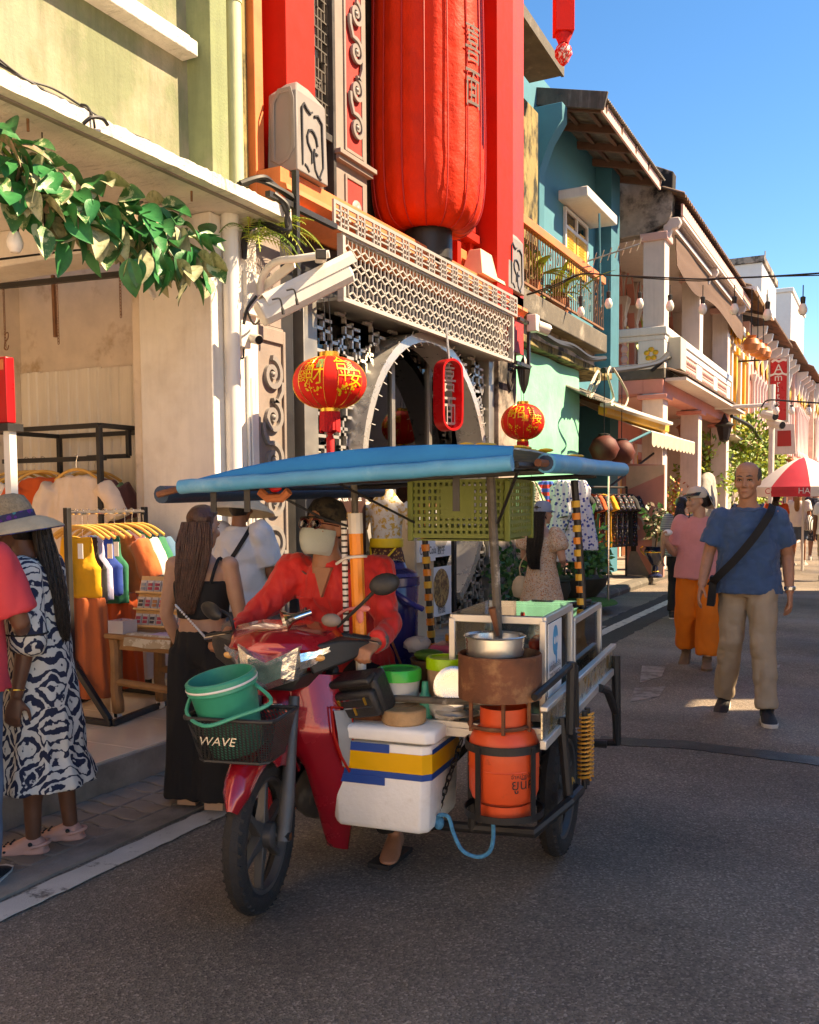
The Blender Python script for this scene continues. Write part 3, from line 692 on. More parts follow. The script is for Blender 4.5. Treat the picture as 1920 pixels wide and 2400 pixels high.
# window with sunshade and shutters
w0, w1 = wx(1320,485,XW), wx(1373,640,XW); wt, wm, wb2 = wx(1321,484,XW).z, wx(1322,530,XW).z, wx(1340,640,XW).z
win = part('window', MB().bb(XW, XW+.05, w0.y, w0.y+.06, wb2, wt).bb(XW, XW+.05, w1.y-.06, w1.y, wb2, wt).bb(XW, XW+.05, w0.y+.06, w1.y-.06, wt-.06, wt).bb(XW, XW+.05, w0.y+.06, w1.y-.06, wm-.03, wm+.03).bb(XW, XW+.05, (w0.y+w1.y)/2-.03, (w0.y+w1.y)/2+.03, wm+.03, wt-.06), 'white_paint', c, bev=.004)
for a, b in ((w0.y+.06, (w0.y+w1.y)/2-.03), ((w0.y+w1.y)/2+.03, w1.y-.06)):
  part('pane', MB().bb(XW+.005, XW+.012, a, b, wm+.03, wt-.06), 'glass_dark', win)
  sh = part('shutter', MB().bb(XW+.005, XW+.03, a, b, wb2, wm-.03), 'yellow_paint', win, bev=.004)
  for k in range(14): part('louvre', MB().box((XW+.035, (a+b)/2, wb2+.1+k*.05), (.012, (b-a)*.5, .028), Matrix.Rotation(.5, 3, 'Y')), 'yellow_paint', win)
sv = wx(1320,462,XW).z
part('sunshade', MB().bb(XW-.02, XW+.5, w0.y-.25, w1.y+.3, wt+.03, wt+.2), 'white_paint', c, bev=.02)
# balcony slab, ledges, tarp below
rt0, rt1 = wx(1206,493,XB), wx(1414,650,XB); zrt = (rt0.z+rt1.z)/2; yr0, yr1 = 11.1, rt1.y
sbz = wx(1250,690,XB).z
part('balcony_slab', MB().bb(-5.5, XB+.05, 11.08, yr1+.1, sbz-.32, sbz), 'concrete_dark', c, bev=.02)
part('lower_ledge', MB().bb(-5.5, XB+.12, 11.08, yr1+.2, sbz-.78, sbz-.66), 'moss_plaster', c, bev=.02)
part('recess_wall', MB().bb(-5.5, XB-.15, 11.08, yr1, sbz-.66, sbz-.32), 'stain_plaster', c)
rail = part('iron_railing', MB().bb(XB-.02, XB+.02, 11.1, yr1, sbz+.07, sbz+.1), 'rust_iron', c)
part('top_rail', MB().bb(XB-.05, XB+.05, 11.1, yr1, zrt-.12, zrt), 'orange_trim', rail, bev=.006)
n = int((yr1-11.1)/.115); zz0, zz1 = sbz+.1, zrt-.12
bar = MB().tube([(0,0,0), (0,0,zz1-zz0)], .009, 6).mesh('iron_bar')
orn = MB(); hh = zz1-zz0
for zc in (.28, .55, .8):
  orn.tube([(0, .035*math.cos(2*PI*k/10), hh*zc+.07*math.sin(2*PI*k/10)) for k in range(10)], .007, 5, close=True)
orn.tube([(0,0,0), (0,0,hh*.2)], .009, 6).tube([(0,0,hh*.35), (0,0,hh*.47)], .009, 6).tube([(0,0,hh*.87), (0,0,hh)], .009, 6)
om = orn.mesh('iron_scroll')
for i in range(n+1):
  o = put('iron_bar' if i % 3 else 'iron_scroll', bar if i % 3 else om, 'rust_iron', rail); o.location = Vector((XB, 11.15+i*.115, zz0))-wloc(rail)
z0t, z1t = sbz-.8, 1.3
part('shop_tarp', cloth_sheet((XB-.02, 11.15, z0t), (XB-.02, yo(1360,900,XB), z0t), (XB-.02, 11.15, z1t), (XB-.02, yo(1360,900,XB), z1t), .075, 3, .006, 60, 28, 3), 'tarp_green', c)
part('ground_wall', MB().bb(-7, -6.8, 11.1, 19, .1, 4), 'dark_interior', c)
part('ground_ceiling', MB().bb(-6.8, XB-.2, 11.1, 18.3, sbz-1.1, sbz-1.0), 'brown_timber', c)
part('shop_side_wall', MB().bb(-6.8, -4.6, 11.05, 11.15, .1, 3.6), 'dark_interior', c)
# ================================================================== pink arcade house
d = thing('pink_arcade_house', 'pink and white arcaded house with balustraded veranda and tiled roof', 'building', (-5, 23, 0))
XP = -4.0; Y0 = 18.85; XBk = -6.0
Yc = [18.85] + [yo(u, 1000, XP)-.40 for u in (1645, 1709)]
Yc.append(Yc[2]+(Yc[2]-Yc[1]))
Ye = Yc[2]+.42
zrail = wx(1557,764,XP).z; zbm = 3.62; zbt = wx(1551,884,XP).z; zdeck = wx(1551,860,XP).z
zev = wx(1583,467,-3.8).z
def pillar(y, z0, z1, mt, nm, pr):
  mb = MB().bb(XP-.42, XP, y, y+.42, z0, z1).bb(XP-.46, XP+.04, y-.04, y+.46, z1-.1, z1-.02)
  return part(nm, mb, mt, pr, bev=.015)
for y in Yc[:3]:
  q = pillar(y, .12, zbm, 'pink_white', 'lower_pillar', d)
  part('capital', MB().bb(XP-.5, XP+.08, y-.08, y+.5, zbm-.12, zbm-.03), 'pink_wall', q, bev=.01)
  q = pillar(y, zrail, zev-.55, 'pink_white', 'upper_pillar', d)
  part('capital', MB().bb(XP-.48, XP+.06, y-.06, y+.48, zev-.72, zev-.56), 'pink_pale', q, bev=.02)
part('beam', MB().bb(XP-.4, XP-.01, Y0, Ye, zbm, zbt).bb(XBk, XP-.4, Y0, Y0+.3, zbm, zbt), 'pink_wall', d, bev=.008)
part('end_arch', MB().prism([(0,0), (0,-.75), (.12,-.75), (.2,-.4), (.5,-.12), (1.6,0)], (XBk+.05, Y0+.05, zbm), (1,0,0), (0,0,1), (0,.2,0)), 'pink_wall', d)
part('deck', MB().bb(XBk, XP+.02, Y0-.02, Ye, zbt, zdeck), 'concrete_dark', d, bev=.02)
part('lower_ceiling', MB().bb(XBk, XP-.42, Y0+.3, Ye, zbm+.2, zbm+.28), 'pink_pale', d)
# eave of pantiles along the deck edge
ev = MB(); n = int((Ye-Y0)/.16)
for i in range(n):
  y = Y0+.2+i*.16
  o = part('eave_tile', MB().loft([[(x, y+.075*math.cos(PI*k/5), z+.05*math.sin(PI*k/5)) for k in range(6)] for x, z in ((XP-.02, zdeck+.02), (XP+.45, zdeck-.16))]), 'roof_tile', d)
part('eave_board', MB().bb(XP, XP+.42, Y0+.1, Ye, zdeck-.24, zdeck-.18), 'pink_white', d)
# balustrade: end bay and three street bays
bal = part('balustrade', MB().bb(XBk, XP+.06, Y0-.06, Y0+.14, zrail-.16, zrail).bb(XBk, XP+.03, Y0-.03, Y0+.11, zrail-.26, zrail-.16).bb(XP-.14, XP+.06, Y0+.14, Ye, zrail-.16, zrail).bb(XP-.11, XP+.03, Y0+.11, Ye, zrail-.3, zrail-.16)
 .bb(XBk, XP+.0, Y0-.0, Y0+.09, zdeck, zdeck+.12).bb(XP-.1, XP+.0, Y0+.09, Ye, zdeck, zdeck+.12), 'white_paint', d, bev=.02)
bpr = [(.03,0), (.05,.02), (.05,.05), (.03,.08), (.045,.16), (.062,.26), (.05,.36), (.03,.42), (.045,.48), (.045,.5), (.03,.54), (.05,.62), (.062,.72), (.045,.82), (.03,.9), (.05,.95), (.05,1)]
hb = zrail-.26-zdeck-.12
bme = MB().lathe([(a_*1.25, b_*hb) for a_, b_ in bpr], n=10).mesh('baluster', angle=60)
for i in range(3):
  o = put('baluster', bme, 'pink_pale', bal); o.location = V(-5.45+i*.33, Y0+.05, zdeck+.12)-wloc(bal)
part('corner_panel', MB().bb(XP-.5, XP+.02, Y0-.03, Y0+.5, zdeck, zrail-.26), 'white_paint', bal, bev=.015)
part('end_panel', MB().bb(XBk, XBk+.25, Y0-.03, Y0+.2, zdeck, zrail-.26), 'white_paint', bal, bev=.015)
fl = MB()
for k in range(5):
  a_ = 2*PI*k/5+PI/2; fl.ell((XP-.24+.09*math.cos(a_), Y0-.04, (zdeck+zrail)/2-.12+.09*math.sin(a_)), (.06,.015,.05), 8, 6)
part('gold_flower', fl, 'gold', bal)
bays = [yo(u, 850, XP) for u in (1603, 1631, 1646, 1672, 1682, 1703)]
for k in range(3):
  y0b, y1b = bays[2*k], bays[2*k+1]
  part('pier', MB().bb(XP-.1, XP+.015, y1b+.05, (bays[2*k+2]-.05 if k < 2 else Ye), zdeck+.12, zrail-.3), 'white_paint', bal, bev=.01)
  m_ = int((y1b-y0b)/.19)
  for i in range(m_):
    o = put('baluster', bme, 'pink_pale', bal); o.location = V(XP-.04, y0b+.1+i*(y1b-y0b)/m_, zdeck+.12)-wloc(bal)
# veranda wall with arches
XV = -5.7
part('veranda_wall', MB().bb(-6.1, XV, Y0, Ye, zdeck, zev+.4), 'pink_pale', d)
part('veranda_ceiling', MB().bb(-6, -3.85, Y0+.2, Ye, zev-.5, zev-.42), 'pink_white', d)
def arch_win(y, w, zs, zt, par):
  pts = [(-w/2, zdeck)]+[(-w/2*math.cos(PI*k/14), zs+(zt-zs)*math.sin(PI*k/14)) for k in range(15)]+[(w/2, zdeck)]
  part('arch_moulding', MB().band(pts, .16, (XV, y, 0), (0,1,0), (0,0,1), (.16,0,0)), 'pink_white', par, angle=50)
  part('arch_rim', MB().band([(a_*.84, b_-.02) for a_, b_ in pts], .05, (XV+.01, y, 0), (0,1,0), (0,0,1), (.17,0,0)), 'pink_wall', par, angle=50)
  part('shutter_door', MB().bb(XV-.02, XV+.02, y-w/2+.1, y+w/2-.1, zdeck, zs), 'wood_brown', par)
  part('fanlight', MB().prism([(-w/2*.8*math.cos(PI*k/10), (zt-zs)*.8*math.sin(PI*k/10)) for k in range(11)], (XV-.02, y, zs+.03), (0,1,0), (0,0,1), (.04,0,0)), 'brown_timber', par)
  for s in (-1, 1):
    cc = MB().lathe([(.12,zdeck), (.12,zdeck+.3), (.085,zdeck+.34), (.08,zs-.5), (.1,zs-.45), (.1,zs-.4), (.08,zs-.36), (.14,zs-.15), (.19,zs-.02), (.19,zs+.06)], (XV+.16, y+s*w/2, 0), 4)
    cc.v = [V(XV+.16, y+s*w/2, 0)+(Matrix.Rotation(PI/4, 3, 'Z') @ (p_-V(XV+.16, y+s*w/2, 0))) for p_ in cc.v]
    part('arch_column', cc, 'pink_white', par, angle=30)
    part('gold_panel', MB().bb(XV+.26, XV+.275, y+s*w/2-.04, y+s*w/2+.04, zdeck+.5, zs-.6), 'gold', par)
zs_ = zdeck+2.0; zt_ = zs_+.75
ny = 7; stp = (Ye-Y0-.6)/ny
for i in range(ny): arch_win(Y0+.6+stp*(i+.5), stp*.92, zs_, zt_, d)
for y in fr(Y0+.5, Ye, .6):
  part('gold_ornament', MB().ell((XV+.1, y, zt_+.25), (.05,.12,.16), 8, 6), 'gold', d)
# gable end and roof
gz = wx(1560,540,XP).z
gp2 = [(-2.0, .15), (-1.9,.55), (-1.4,.72), (-.4,.78), (.02,.95), (.12,1.1), (.15,1.9), (-.9,2.4), (-2.0,3.0)]
part('gable_wall', MB().prism([(a_, b_) for a_, b_ in gp2], (XP, Y0-.02, zev-1.35), (1,0,0), (0,0,1), (0,.3,0)), 'stain_plaster', d, bev=.02)
RY1 = wx(1757,678,-3.75).y
part('roof_tiles', corr(Y0-.12, RY1, -3.62, zev+.06, -7.5, zev+.06+3.9*.42, .2, .035, .02), 'roof_tile', d, angle=70)
part('eave_fascia', MB().bb(-3.74, -3.70, Y0+.2, RY1-.1, zev-.24, zev-.02), 'pink_pale', d)
part('eave_soffit', MB().beam((-3.75, Y0+.25, zev-.28), (-3.75, RY1-.1, zev-.28), .08, .05).beam((-4.3, Y0+.25, zev-.3), (-4.3, RY1-.1, zev-.3), 1.0, .03), 'pink_white', d)
for y in [Y0+.05]+[yo(u, v, XP+.1) for u, v in ((1665,610), (1733,680))]:
  part('eave_bracket', MB().prism([(0,0), (.3,0), (.34,-.1), (.28,-.2), (.16,-.22), (.12,-.35), (0,-.42)], (XP-.05, y, zev-.3), (1,0,0), (0,0,1), (0,.16,0)), 'pink_white', d, bev=.02)
bl0, bl1 = wx(1570,520,-3.95), wx(1718,690,-3.95)
zb0, zb1 = zev-.35, wx(1640,690,-3.95).z
part('bamboo_blind', MB().sheet(lambda a, b: (-3.93+.05*math.sin(a*7+b*2)*b+.02*noise.noise(V(a*5,b*4,0)), Y0+.55+(RY1-Y0-.8)*a, zb0+(zb1-.12*math.sin(a*9)-zb0)*b), 60, 14, (.012,0,0)), 'bamboo_blind', d)
# ground-floor back wall
part('rear_wall', MB().bb(-6.2, XBk, Y0, Ye+1, .1, zbm+.3), 'pink_wall', d)
for i in range(5):
  y = Y0+1+i*1.7
  part('shop_opening', MB().bb(XBk, XBk+.03, y, y+.95, .12, 2.6), 'wood_brown', d); part('door_surround', MB().bb(XBk, XBk+.06, y-.16, y-.02, .12, 2.8).bb(XBk, XBk+.06, y+.97, y+1.1, .12, 2.8).bb(XBk, XBk+.07, y-.16, y+1.1, 2.8, 3.0), 'pink_white', d)
  part('gold_strip', MB().bb(XBk+.06, XBk+.075, y-.12, y-.06, .8, 2.7), 'gold', d)
for (u, v, y) in ((1578,905,Y0-.12), (1790,945,Ye-.4)):
  pass
def meter(p, s, lab):
  t_ = thing('meter_box', lab, 'meter box', p); x, y, z = p
  part('cabinet', MB().bb(x-.06*s, x+.16*s, y-.25*s, y+.25*s, z, z+.55*s), 'meter_box', t_, bev=.012); part('conduit_elbow', MB().tube(spline([(x-.02, y-.26*s, z+.2*s), (x-.05, y-.45*s, z+.16*s), (x-.3, y-.6*s, z-.05*s)], 4), .03*s, 8), 'cable', t_)
p = wx(1578, 950, XP+.05); meter((XP+.09, Y0+.55, zdeck+.0), 1.15, 'pale grey meter box fixed to the pink veranda corner')
# ================================================================== gold-trimmed narrow house and the far row
e = thing('gold_trim_house', 'narrow pale house with yellow shutters and gold capitals behind pink house', 'building', (-5, 30, 0))
Ya2, Yb2 = Ye, Ye+4.6
part('facade', MB().bb(-7.2, -4.3, Ya2+.02, Yb2, .1, 7.6), 'pink_white', e)
for i in range(5):
  y = Ya2+.45+i*.9
  part('pilaster', MB().bb(-4.3, -4.12, y-.12, y+.12, 3.5, 6.6).bb(-4.3, -4.06, y-.17, y+.17, 5.8, 6.0).bb(-4.3, -4.04, y-.2, y+.2, 6.5, 6.75), 'pink_white' if i % 2 else 'yellow_paint', e, bev=.01)
  part('yellow_shutter', MB().bb(-4.3, -4.2, y+.2, y+.7, 3.7, 6.2), 'yellow_paint', e, bev=.01)
  part('gold_capital', MB().ell((-4.06, y, 6.3), (.06,.16,.2), 8, 6), 'gold', e)
part('roof_frame', MB().beam((-3.4, Ya2+.3, 7.3), (-3.4, Yb2, 7.2), .08, .12).beam((-4.4, Ya2+.3, 7.6), (-3.4, Ya2+.3, 7.3), .08, .08).beam((-4.4, Yb2, 7.5), (-3.4, Yb2, 7.2), .08, .08), 'white_paint', e)
part('roof', corr(Ya2+.2, Yb2+.2, -3.5, 7.36, -7, 8.6, .25, .04, .02), 'roof_tile', e)
part('lower_canopy', MB().beam((-4.3, Ya2+.2, 3.3), (-4.3, Yb2, 3.2), .9, .06), 'awning_cloth', e)
X5 = -4.1; yq = [Yb2]
for k in range(6):
  L_ = 6.2; y0q, y1q = yq[-1], yq[-1]+L_; yq.append(y1q)
  off = .55*(k*k)*.12; xx = X5+off+.03*k
  hz = 7.2+.15*(k % 2)
  lab = ['pink and white shophouse with gold fan ornaments next to gold-trimmed house', 'white shophouse with slim pink columns beyond the hanging sign', 'pale pink shophouse with timber canopy down the street', 'cream shophouse beyond the pale pink one', 'distant peach shophouse near the bend', 'most distant white shophouse closing the street'][k]
  f = thing('far_shophouse', lab, 'building', (xx-1, (y0q+y1q)/2, 0), 'far row of shophouses')
  part('facade', MB().bb(xx-2, xx, y0q, y1q-.01, .05, hz), ['pink_pale','white_wall_bright','pink_pale','cream_wall','peach_wall','white_wall_bright'][k], f)
  for i in range(8):
    y = y0q+.4+i*.76
    part('slim_column', MB().lathe([(.1,3.4), (.1,3.6), (.065,3.65), (.06,5.3), (.1,5.4), (.13,5.55)], (xx+.1, y, 0), 8), 'pink_white', f)
    if i % 2 == 0: part('window', MB().bb(xx, xx+.03, y+.12, y+.62, 3.6, 5.9), 'wood_brown' if k % 2 else 'pink_wall', f)
    else: part('gold_fan', MB().ell((xx+.06, y+.36, 6.1), (.05,.3,.32), 8, 6), 'gold', f)
  for i in range(4): part('eave_bracket', MB().prism([(0,0), (.5,0), (.45,-.25), (.2,-.4), (.12,-.9), (0,-1.1)], (xx, y0q+.5+i*1.6, hz-.1), (1,0,0), (0,0,1), (0,.2,0)), 'white_paint', f, bev=.02)
  part('roof', corr(y0q-.02, y1q+.02, xx+.75, hz+.0, xx-4, hz+2.1, .25, .04, .03), 'roof_tile', f)
  part('canopy', corr(y0q+.3, y1q-.3, xx+1.3, 2.75, xx, 3.2, .22, .04, .03), 'terracotta', f)
  for i in range(3): part('shop_front', MB().bb(xx, xx+.05, y0q+.3+i*2, y0q+1.9+i*2, .1, 2.6), ['wood_brown','dark_interior','red_wall'][(i+k) % 3], f); part('canopy_strut', MB().beam((xx, y0q+.5+i*2.4, 2.2), (xx+1.1, y0q+.5+i*2.4, 2.78), .06, .06), 'brown_timber', f)
t_ = thing('rooftop_tower', 'white concrete stair tower rising behind the tiled roofs', 'building', (-7, 38, 0), 'white rooftop blocks')
tq = wx(1812, 660, -5.6); tz = tq.z
part('tower', MB().bb(-8.6, -5.6, tq.y-4.5, tq.y+1.5, 3, tz), 'white_wall_bright', t_, bev=.03); part('cap', MB().bb(-8.7, -5.5, tq.y-4.6, tq.y+1.6, tz, tz+.3), 'stain_plaster', t_)
part('vent', MB().bb(-5.6, -5.55, tq.y-3, tq.y-1, tz-2, tz-1.2), 'grey_light', t_)
part('mast', MB().tube([(-6, tq.y, tz), (-6, tq.y, tz+1.6)], .04, 6), 'grey_light', t_)
t_ = thing('rooftop_block', 'low white concrete block beyond the stair tower', 'building', (-7, 60, 0), 'white rooftop blocks')
tq = wx(1885, 745, -5.4); tz = tq.z
part('block', MB().bb(-9.5, -5.4, tq.y-9, tq.y, 3, tz), 'white_wall_bright', t_, bev=.03); part('parapet', MB().bb(-9.6, -5.3, tq.y-9.1, tq.y+.1, tz, tz+.25), 'white_wall_bright', t_, bev=.03)
# ================================================================== the row across the street (it shades the road)
for k, (y0q, y1q, hz) in enumerate(((3.7, 9.6, 10.55), (10.4, 19.5, 10.45), (19.5, 33, 5.2), (33, 60, 5.4))):
  o = thing('opposite_shophouse', ['tall cream', 'tall peach', 'low white', 'low pink'][k]+' shophouse with shuttered windows across the street', 'building', (5, (y0q+y1q)/2, 0), 'row across the street')
  part('facade', MB().bb(4.3, 5.1, y0q, y1q, 0, hz), ['cream_bright','cream_bright','white_wall_bright','pink_pale'][k], o)
  for i in range(int((y1q-y0q)/2.4)):
    for z in (.2, 4.2, 7.6):
      if z+2.3 < hz: part('shutter', MB().bb(4.26, 4.3, y0q+.6+i*2.4, y0q+1.9+i*2.4, z, z+2.3), 'wood_brown', o)
part('infill_wall', MB().bb(4.5, 5, 9.59, 10.41, 0, 5.9), 'peach_wall', o); part('infill_top', MB().bb(4.5, 5, 9.59, 10.41, 7.0, 10.4), 'peach_wall', o)
for k, (y0q, y1q) in enumerate(((-12, -1.6), (-24, -12.1))):  # two unseen houses added to bounce warm light into the street
  o = thing('near_shophouse', ['cream shophouse next to the green one, back along the street', 'white shophouse two doors back along the street from the green one'][k], 'building', (-5, (y0q+y1q)/2, 0), 'row behind the viewpoint')
  part('facade', MB().bb(-9, -4.3, y0q, y1q, 0, 8.4), ['white_plaster','white_wall_bright'][k], o)
  for i in range(4):
    for z in (.3, 4.4): part('shutter', MB().bb(-4.3, -4.25, y0q+.8+i*2.5, y0q+2.0+i*2.5, z, z+2.2), 'wood_brown', o)
struct('forecourt', MB().bb(-2.4, 26, -22, 1.4, -.02, .006), 'pale_paving')  # unseen sunlit ground added to throw warm light back onto the scene
o = thing('market_hall', 'long pale hall closing the forecourt behind the viewpoint', 'building', (6, -24, 0)); part('wall', MB().bb(-4, 26, -26, -22.2, 0, 9), 'cream_bright', o)  # hall added out of view as a pale reflector
for i in range(8): part('doorway', MB().bb(-2+i*3.4, -.2+i*3.4, -22.2, -22.15, 0, 2.8), 'wood_brown', o)
# ================================================================== lanterns, signs, cameras, cables, leaf garland
DEF.update({
'lantern_cloth': ((.62,.028,.008), dict(rough=.62, spec=.22, var=.14, vs=4, bump=.5, bs=6, bd=.04)),
'lantern_cloth_seam': ((.46,.02,.015), dict(rough=.5, var=.1)),
'lantern_red': ((.72,.018,.012), dict(rough=.6, spec=.25, var=.06, bump=.1)),
'lantern_gold': ((.80,.50,.02), dict(rough=.5, var=.1, bump=.05)),
'gold_trim': ((.78,.46,.08), dict(rough=.25, metal=.8, var=.1, bump=.1)),
'lantern_green': ((.05,.42,.12), dict(rough=.5, var=.05)),
'tassel': ((.58,.015,.02), dict(rough=.8, var=.25, vs=60, bump=.3, bs=200)),
'ink': ((.10,.07,.06), dict(rough=.7, var=.1, bump=0)),
'sign_red': ((.48,.008,.012), dict(rough=.3, var=.06, bump=.02)),
'cctv_body': ((.66,.62,.56), dict(rough=.35, var=.06, vs=4, bump=.05, streak=.12)),
'cctv_dark': ((.02,.02,.022), dict(rough=.15, var=0, bump=0)),
'leaf_dark': ((.018,.13,.035), dict(rough=.42, var=.35, vs=14, bump=.3, bs=25)),
'leaf_mid': ((.02,.17,.05), dict(rough=.4, var=.3, vs=14, bump=.3, bs=25)),
'leaf_pale': ((.36,.36,.21), dict(rough=.6, var=.25, vs=14, bump=.3, bs=25, col2=(.20,.22,.11), lim=(.5,.6), cs=20)),
'leaf_pink': ((.32,.20,.14), dict(rough=.55, var=.25, vs=14, bump=.3, col2=(.10,.16,.05), lim=(.45,.6), cs=18)),
'leaf_vein': ((.05,.16,.05), dict(rough=.5, col2=(.45,.50,.27), lim=(.5,.56), cs=16, var=.2, bump=.3)),
'fern': ((.12,.22,.025), dict(rough=.55, var=.3, vs=8, bump=.1)),
'fern_light': ((.32,.38,.05), dict(rough=.55, var=.25, vs=8, bump=.1)),
'bulb': ((.80,.76,.68), dict(rough=.25, var=0, bump=0, spec=.6)),
'bulb_cap': ((.015,.015,.015), dict(rough=.5, var=0, bump=0)),
'pot_orange': ((.55,.17,.05), dict(rough=.4, var=.15)),
})
def folds_surface(prof, n, M, c, amp, seams):
  pass
# ---- the huge ribbed cloth lantern hanging in front of the upper floor
XLn = -4.14
cl, cr = wx(877,300,XLn), wx(1140,300,XLn); rc = V(XLn, wx(1003,300,XLn).y, 0)
zbot = wx(1010,548,XLn).z; RL = 134/FPX*((cl+cr)/2-CAM).dot(FX)*.98
t = thing('giant_lantern', 'huge ribbed red cloth lantern with inked characters hanging before the red shop', 'lantern', (rc.x, rc.y, zbot))
nr = 16; NS = nr*8
prof = [(.44,0), (.62,-.02), (.82,.05), (.93,.18), (.985,.38), (1.0,.62), (1.0,1.0), (.985,1.5), (.96,2.2), (.93,3.2), (.92,5.0)]
P3 = spline([V(a_, b_, 0) for a_, b_ in prof], 4)
rings = []
for p in P3:
  ring = []
  for k in range(NS):
    a_ = 2*PI*k/NS; ph = (k % 8)/8
    rr = RL*p.x*(1-.022*(1-math.cos(2*PI*(ph-.5)))*(.5)+.018*noise.noise(V(math.cos(a_)*3, math.sin(a_)*3, p.y*.8)))
    if p.y < .9: rr *= 1+.03*(1-p.y/.9)*noise.noise(V(math.cos(a_)*7, math.sin(a_)*7, p.y*9))
    ring.append((rc.x+rr*math.cos(a_), rc.y+rr*math.sin(a_), zbot+p.y))
  rings.append(ring)
part('cloth', MB().loft(rings, cap=True), 'lantern_cloth', t, angle=80)
for k in range(nr):
  a_ = 2*PI*k/nr
  part('seam_rib', MB().tube([(rc.x+(RL*p.x+.002)*math.cos(a_), rc.y+(RL*p.x+.002)*math.sin(a_), zbot+p.y) for p in P3[1:]], .007, 6), 'lantern_cloth_seam', t)
part('base_ring', MB().lathe([(RL*.38,-.3), (RL*.42,-.28), (RL*.42,.06), (RL*.3,.07)], (rc.x, rc.y, zbot), 40), 'black_metal', t)
def onlant(a0, z0):
  def f(x, y):
    a_ = a0-x/RL
    # seen from the street the text runs left to right along decreasing angle
    rr = RL*1.012; return Vector((rc.x+rr*math.cos(a0+x/RL), rc.y+rr*math.sin(a0+x/RL), z0+y))-wloc(t)
  return f
aL = rad(-14)
hc = wx(1100,98,XLn+RL*.97).z; hf = wx(1105,208,XLn+RL*.97).z
txt('character', '喜', .40, None, None, None, 'ink', t, fn=onlant(aL, hc), wide=.62)
txt('character', '面', .40, None, None, None, 'ink', t, fn=onlant(aL, hf), wide=.62)
# ---- hanging tail pendant against the sky
XT2 = -2.9; q = wx(1321, 60, XT2); s_ = (q-CAM).length/FPX
zt0 = wx(1321,80,XT2).z
t = thing('lantern_pendant', 'red boxed lantern tail with beaded white drop hanging in the sky', 'pendant', (XT2, q.y, wx(1321,155,XT2).z))
w = 24*s_*1.05
part('box', MB().box((XT2, q.y, zt0+.75), (w*1.5, w*1.5, 1.5), Matrix.Rotation(.5, 3, 'Z')), 'lantern_red', t, bev=.004)
part('skirt', MB().lathe([(w*.62,zt0), (w*.66,zt0-.02), (w*.5,zt0-.06), (w*.42,zt0-.09)], (XT2, q.y, 0), 20), 'tassel', t)
zb_ = wx(1321,155,XT2).z; hh = zt0-.09-zb_
part('bead', MB().lathe([(.002,zb_), (w*.3,zb_+hh*.15), (w*.62,zb_+hh*.45), (w*.68,zb_+hh*.65), (w*.5,zb_+hh*.88), (w*.25,zb_+hh)], (XT2, q.y, 0), 20), DEF and mk('bead_white', (.7,.6,.55), rough=.3, col2=(.5,.02,.02), lim=(.46,.5), cs=28, var=0), t)
for k in range(8):
  a_ = 2*PI*k/8; part('bead_cord', MB().tube([(XT2+w*rr*math.cos(a_+tw*z*2.2), q.y+w*rr*math.sin(a_+tw*z*2.2), zb_+hh*z) for tw in (1,) for rr, z in ((.06,.02), (.33,.15), (.64,.45), (.70,.65), (.52,.88), (.3,1))], .005, 5), 'lantern_red', t)
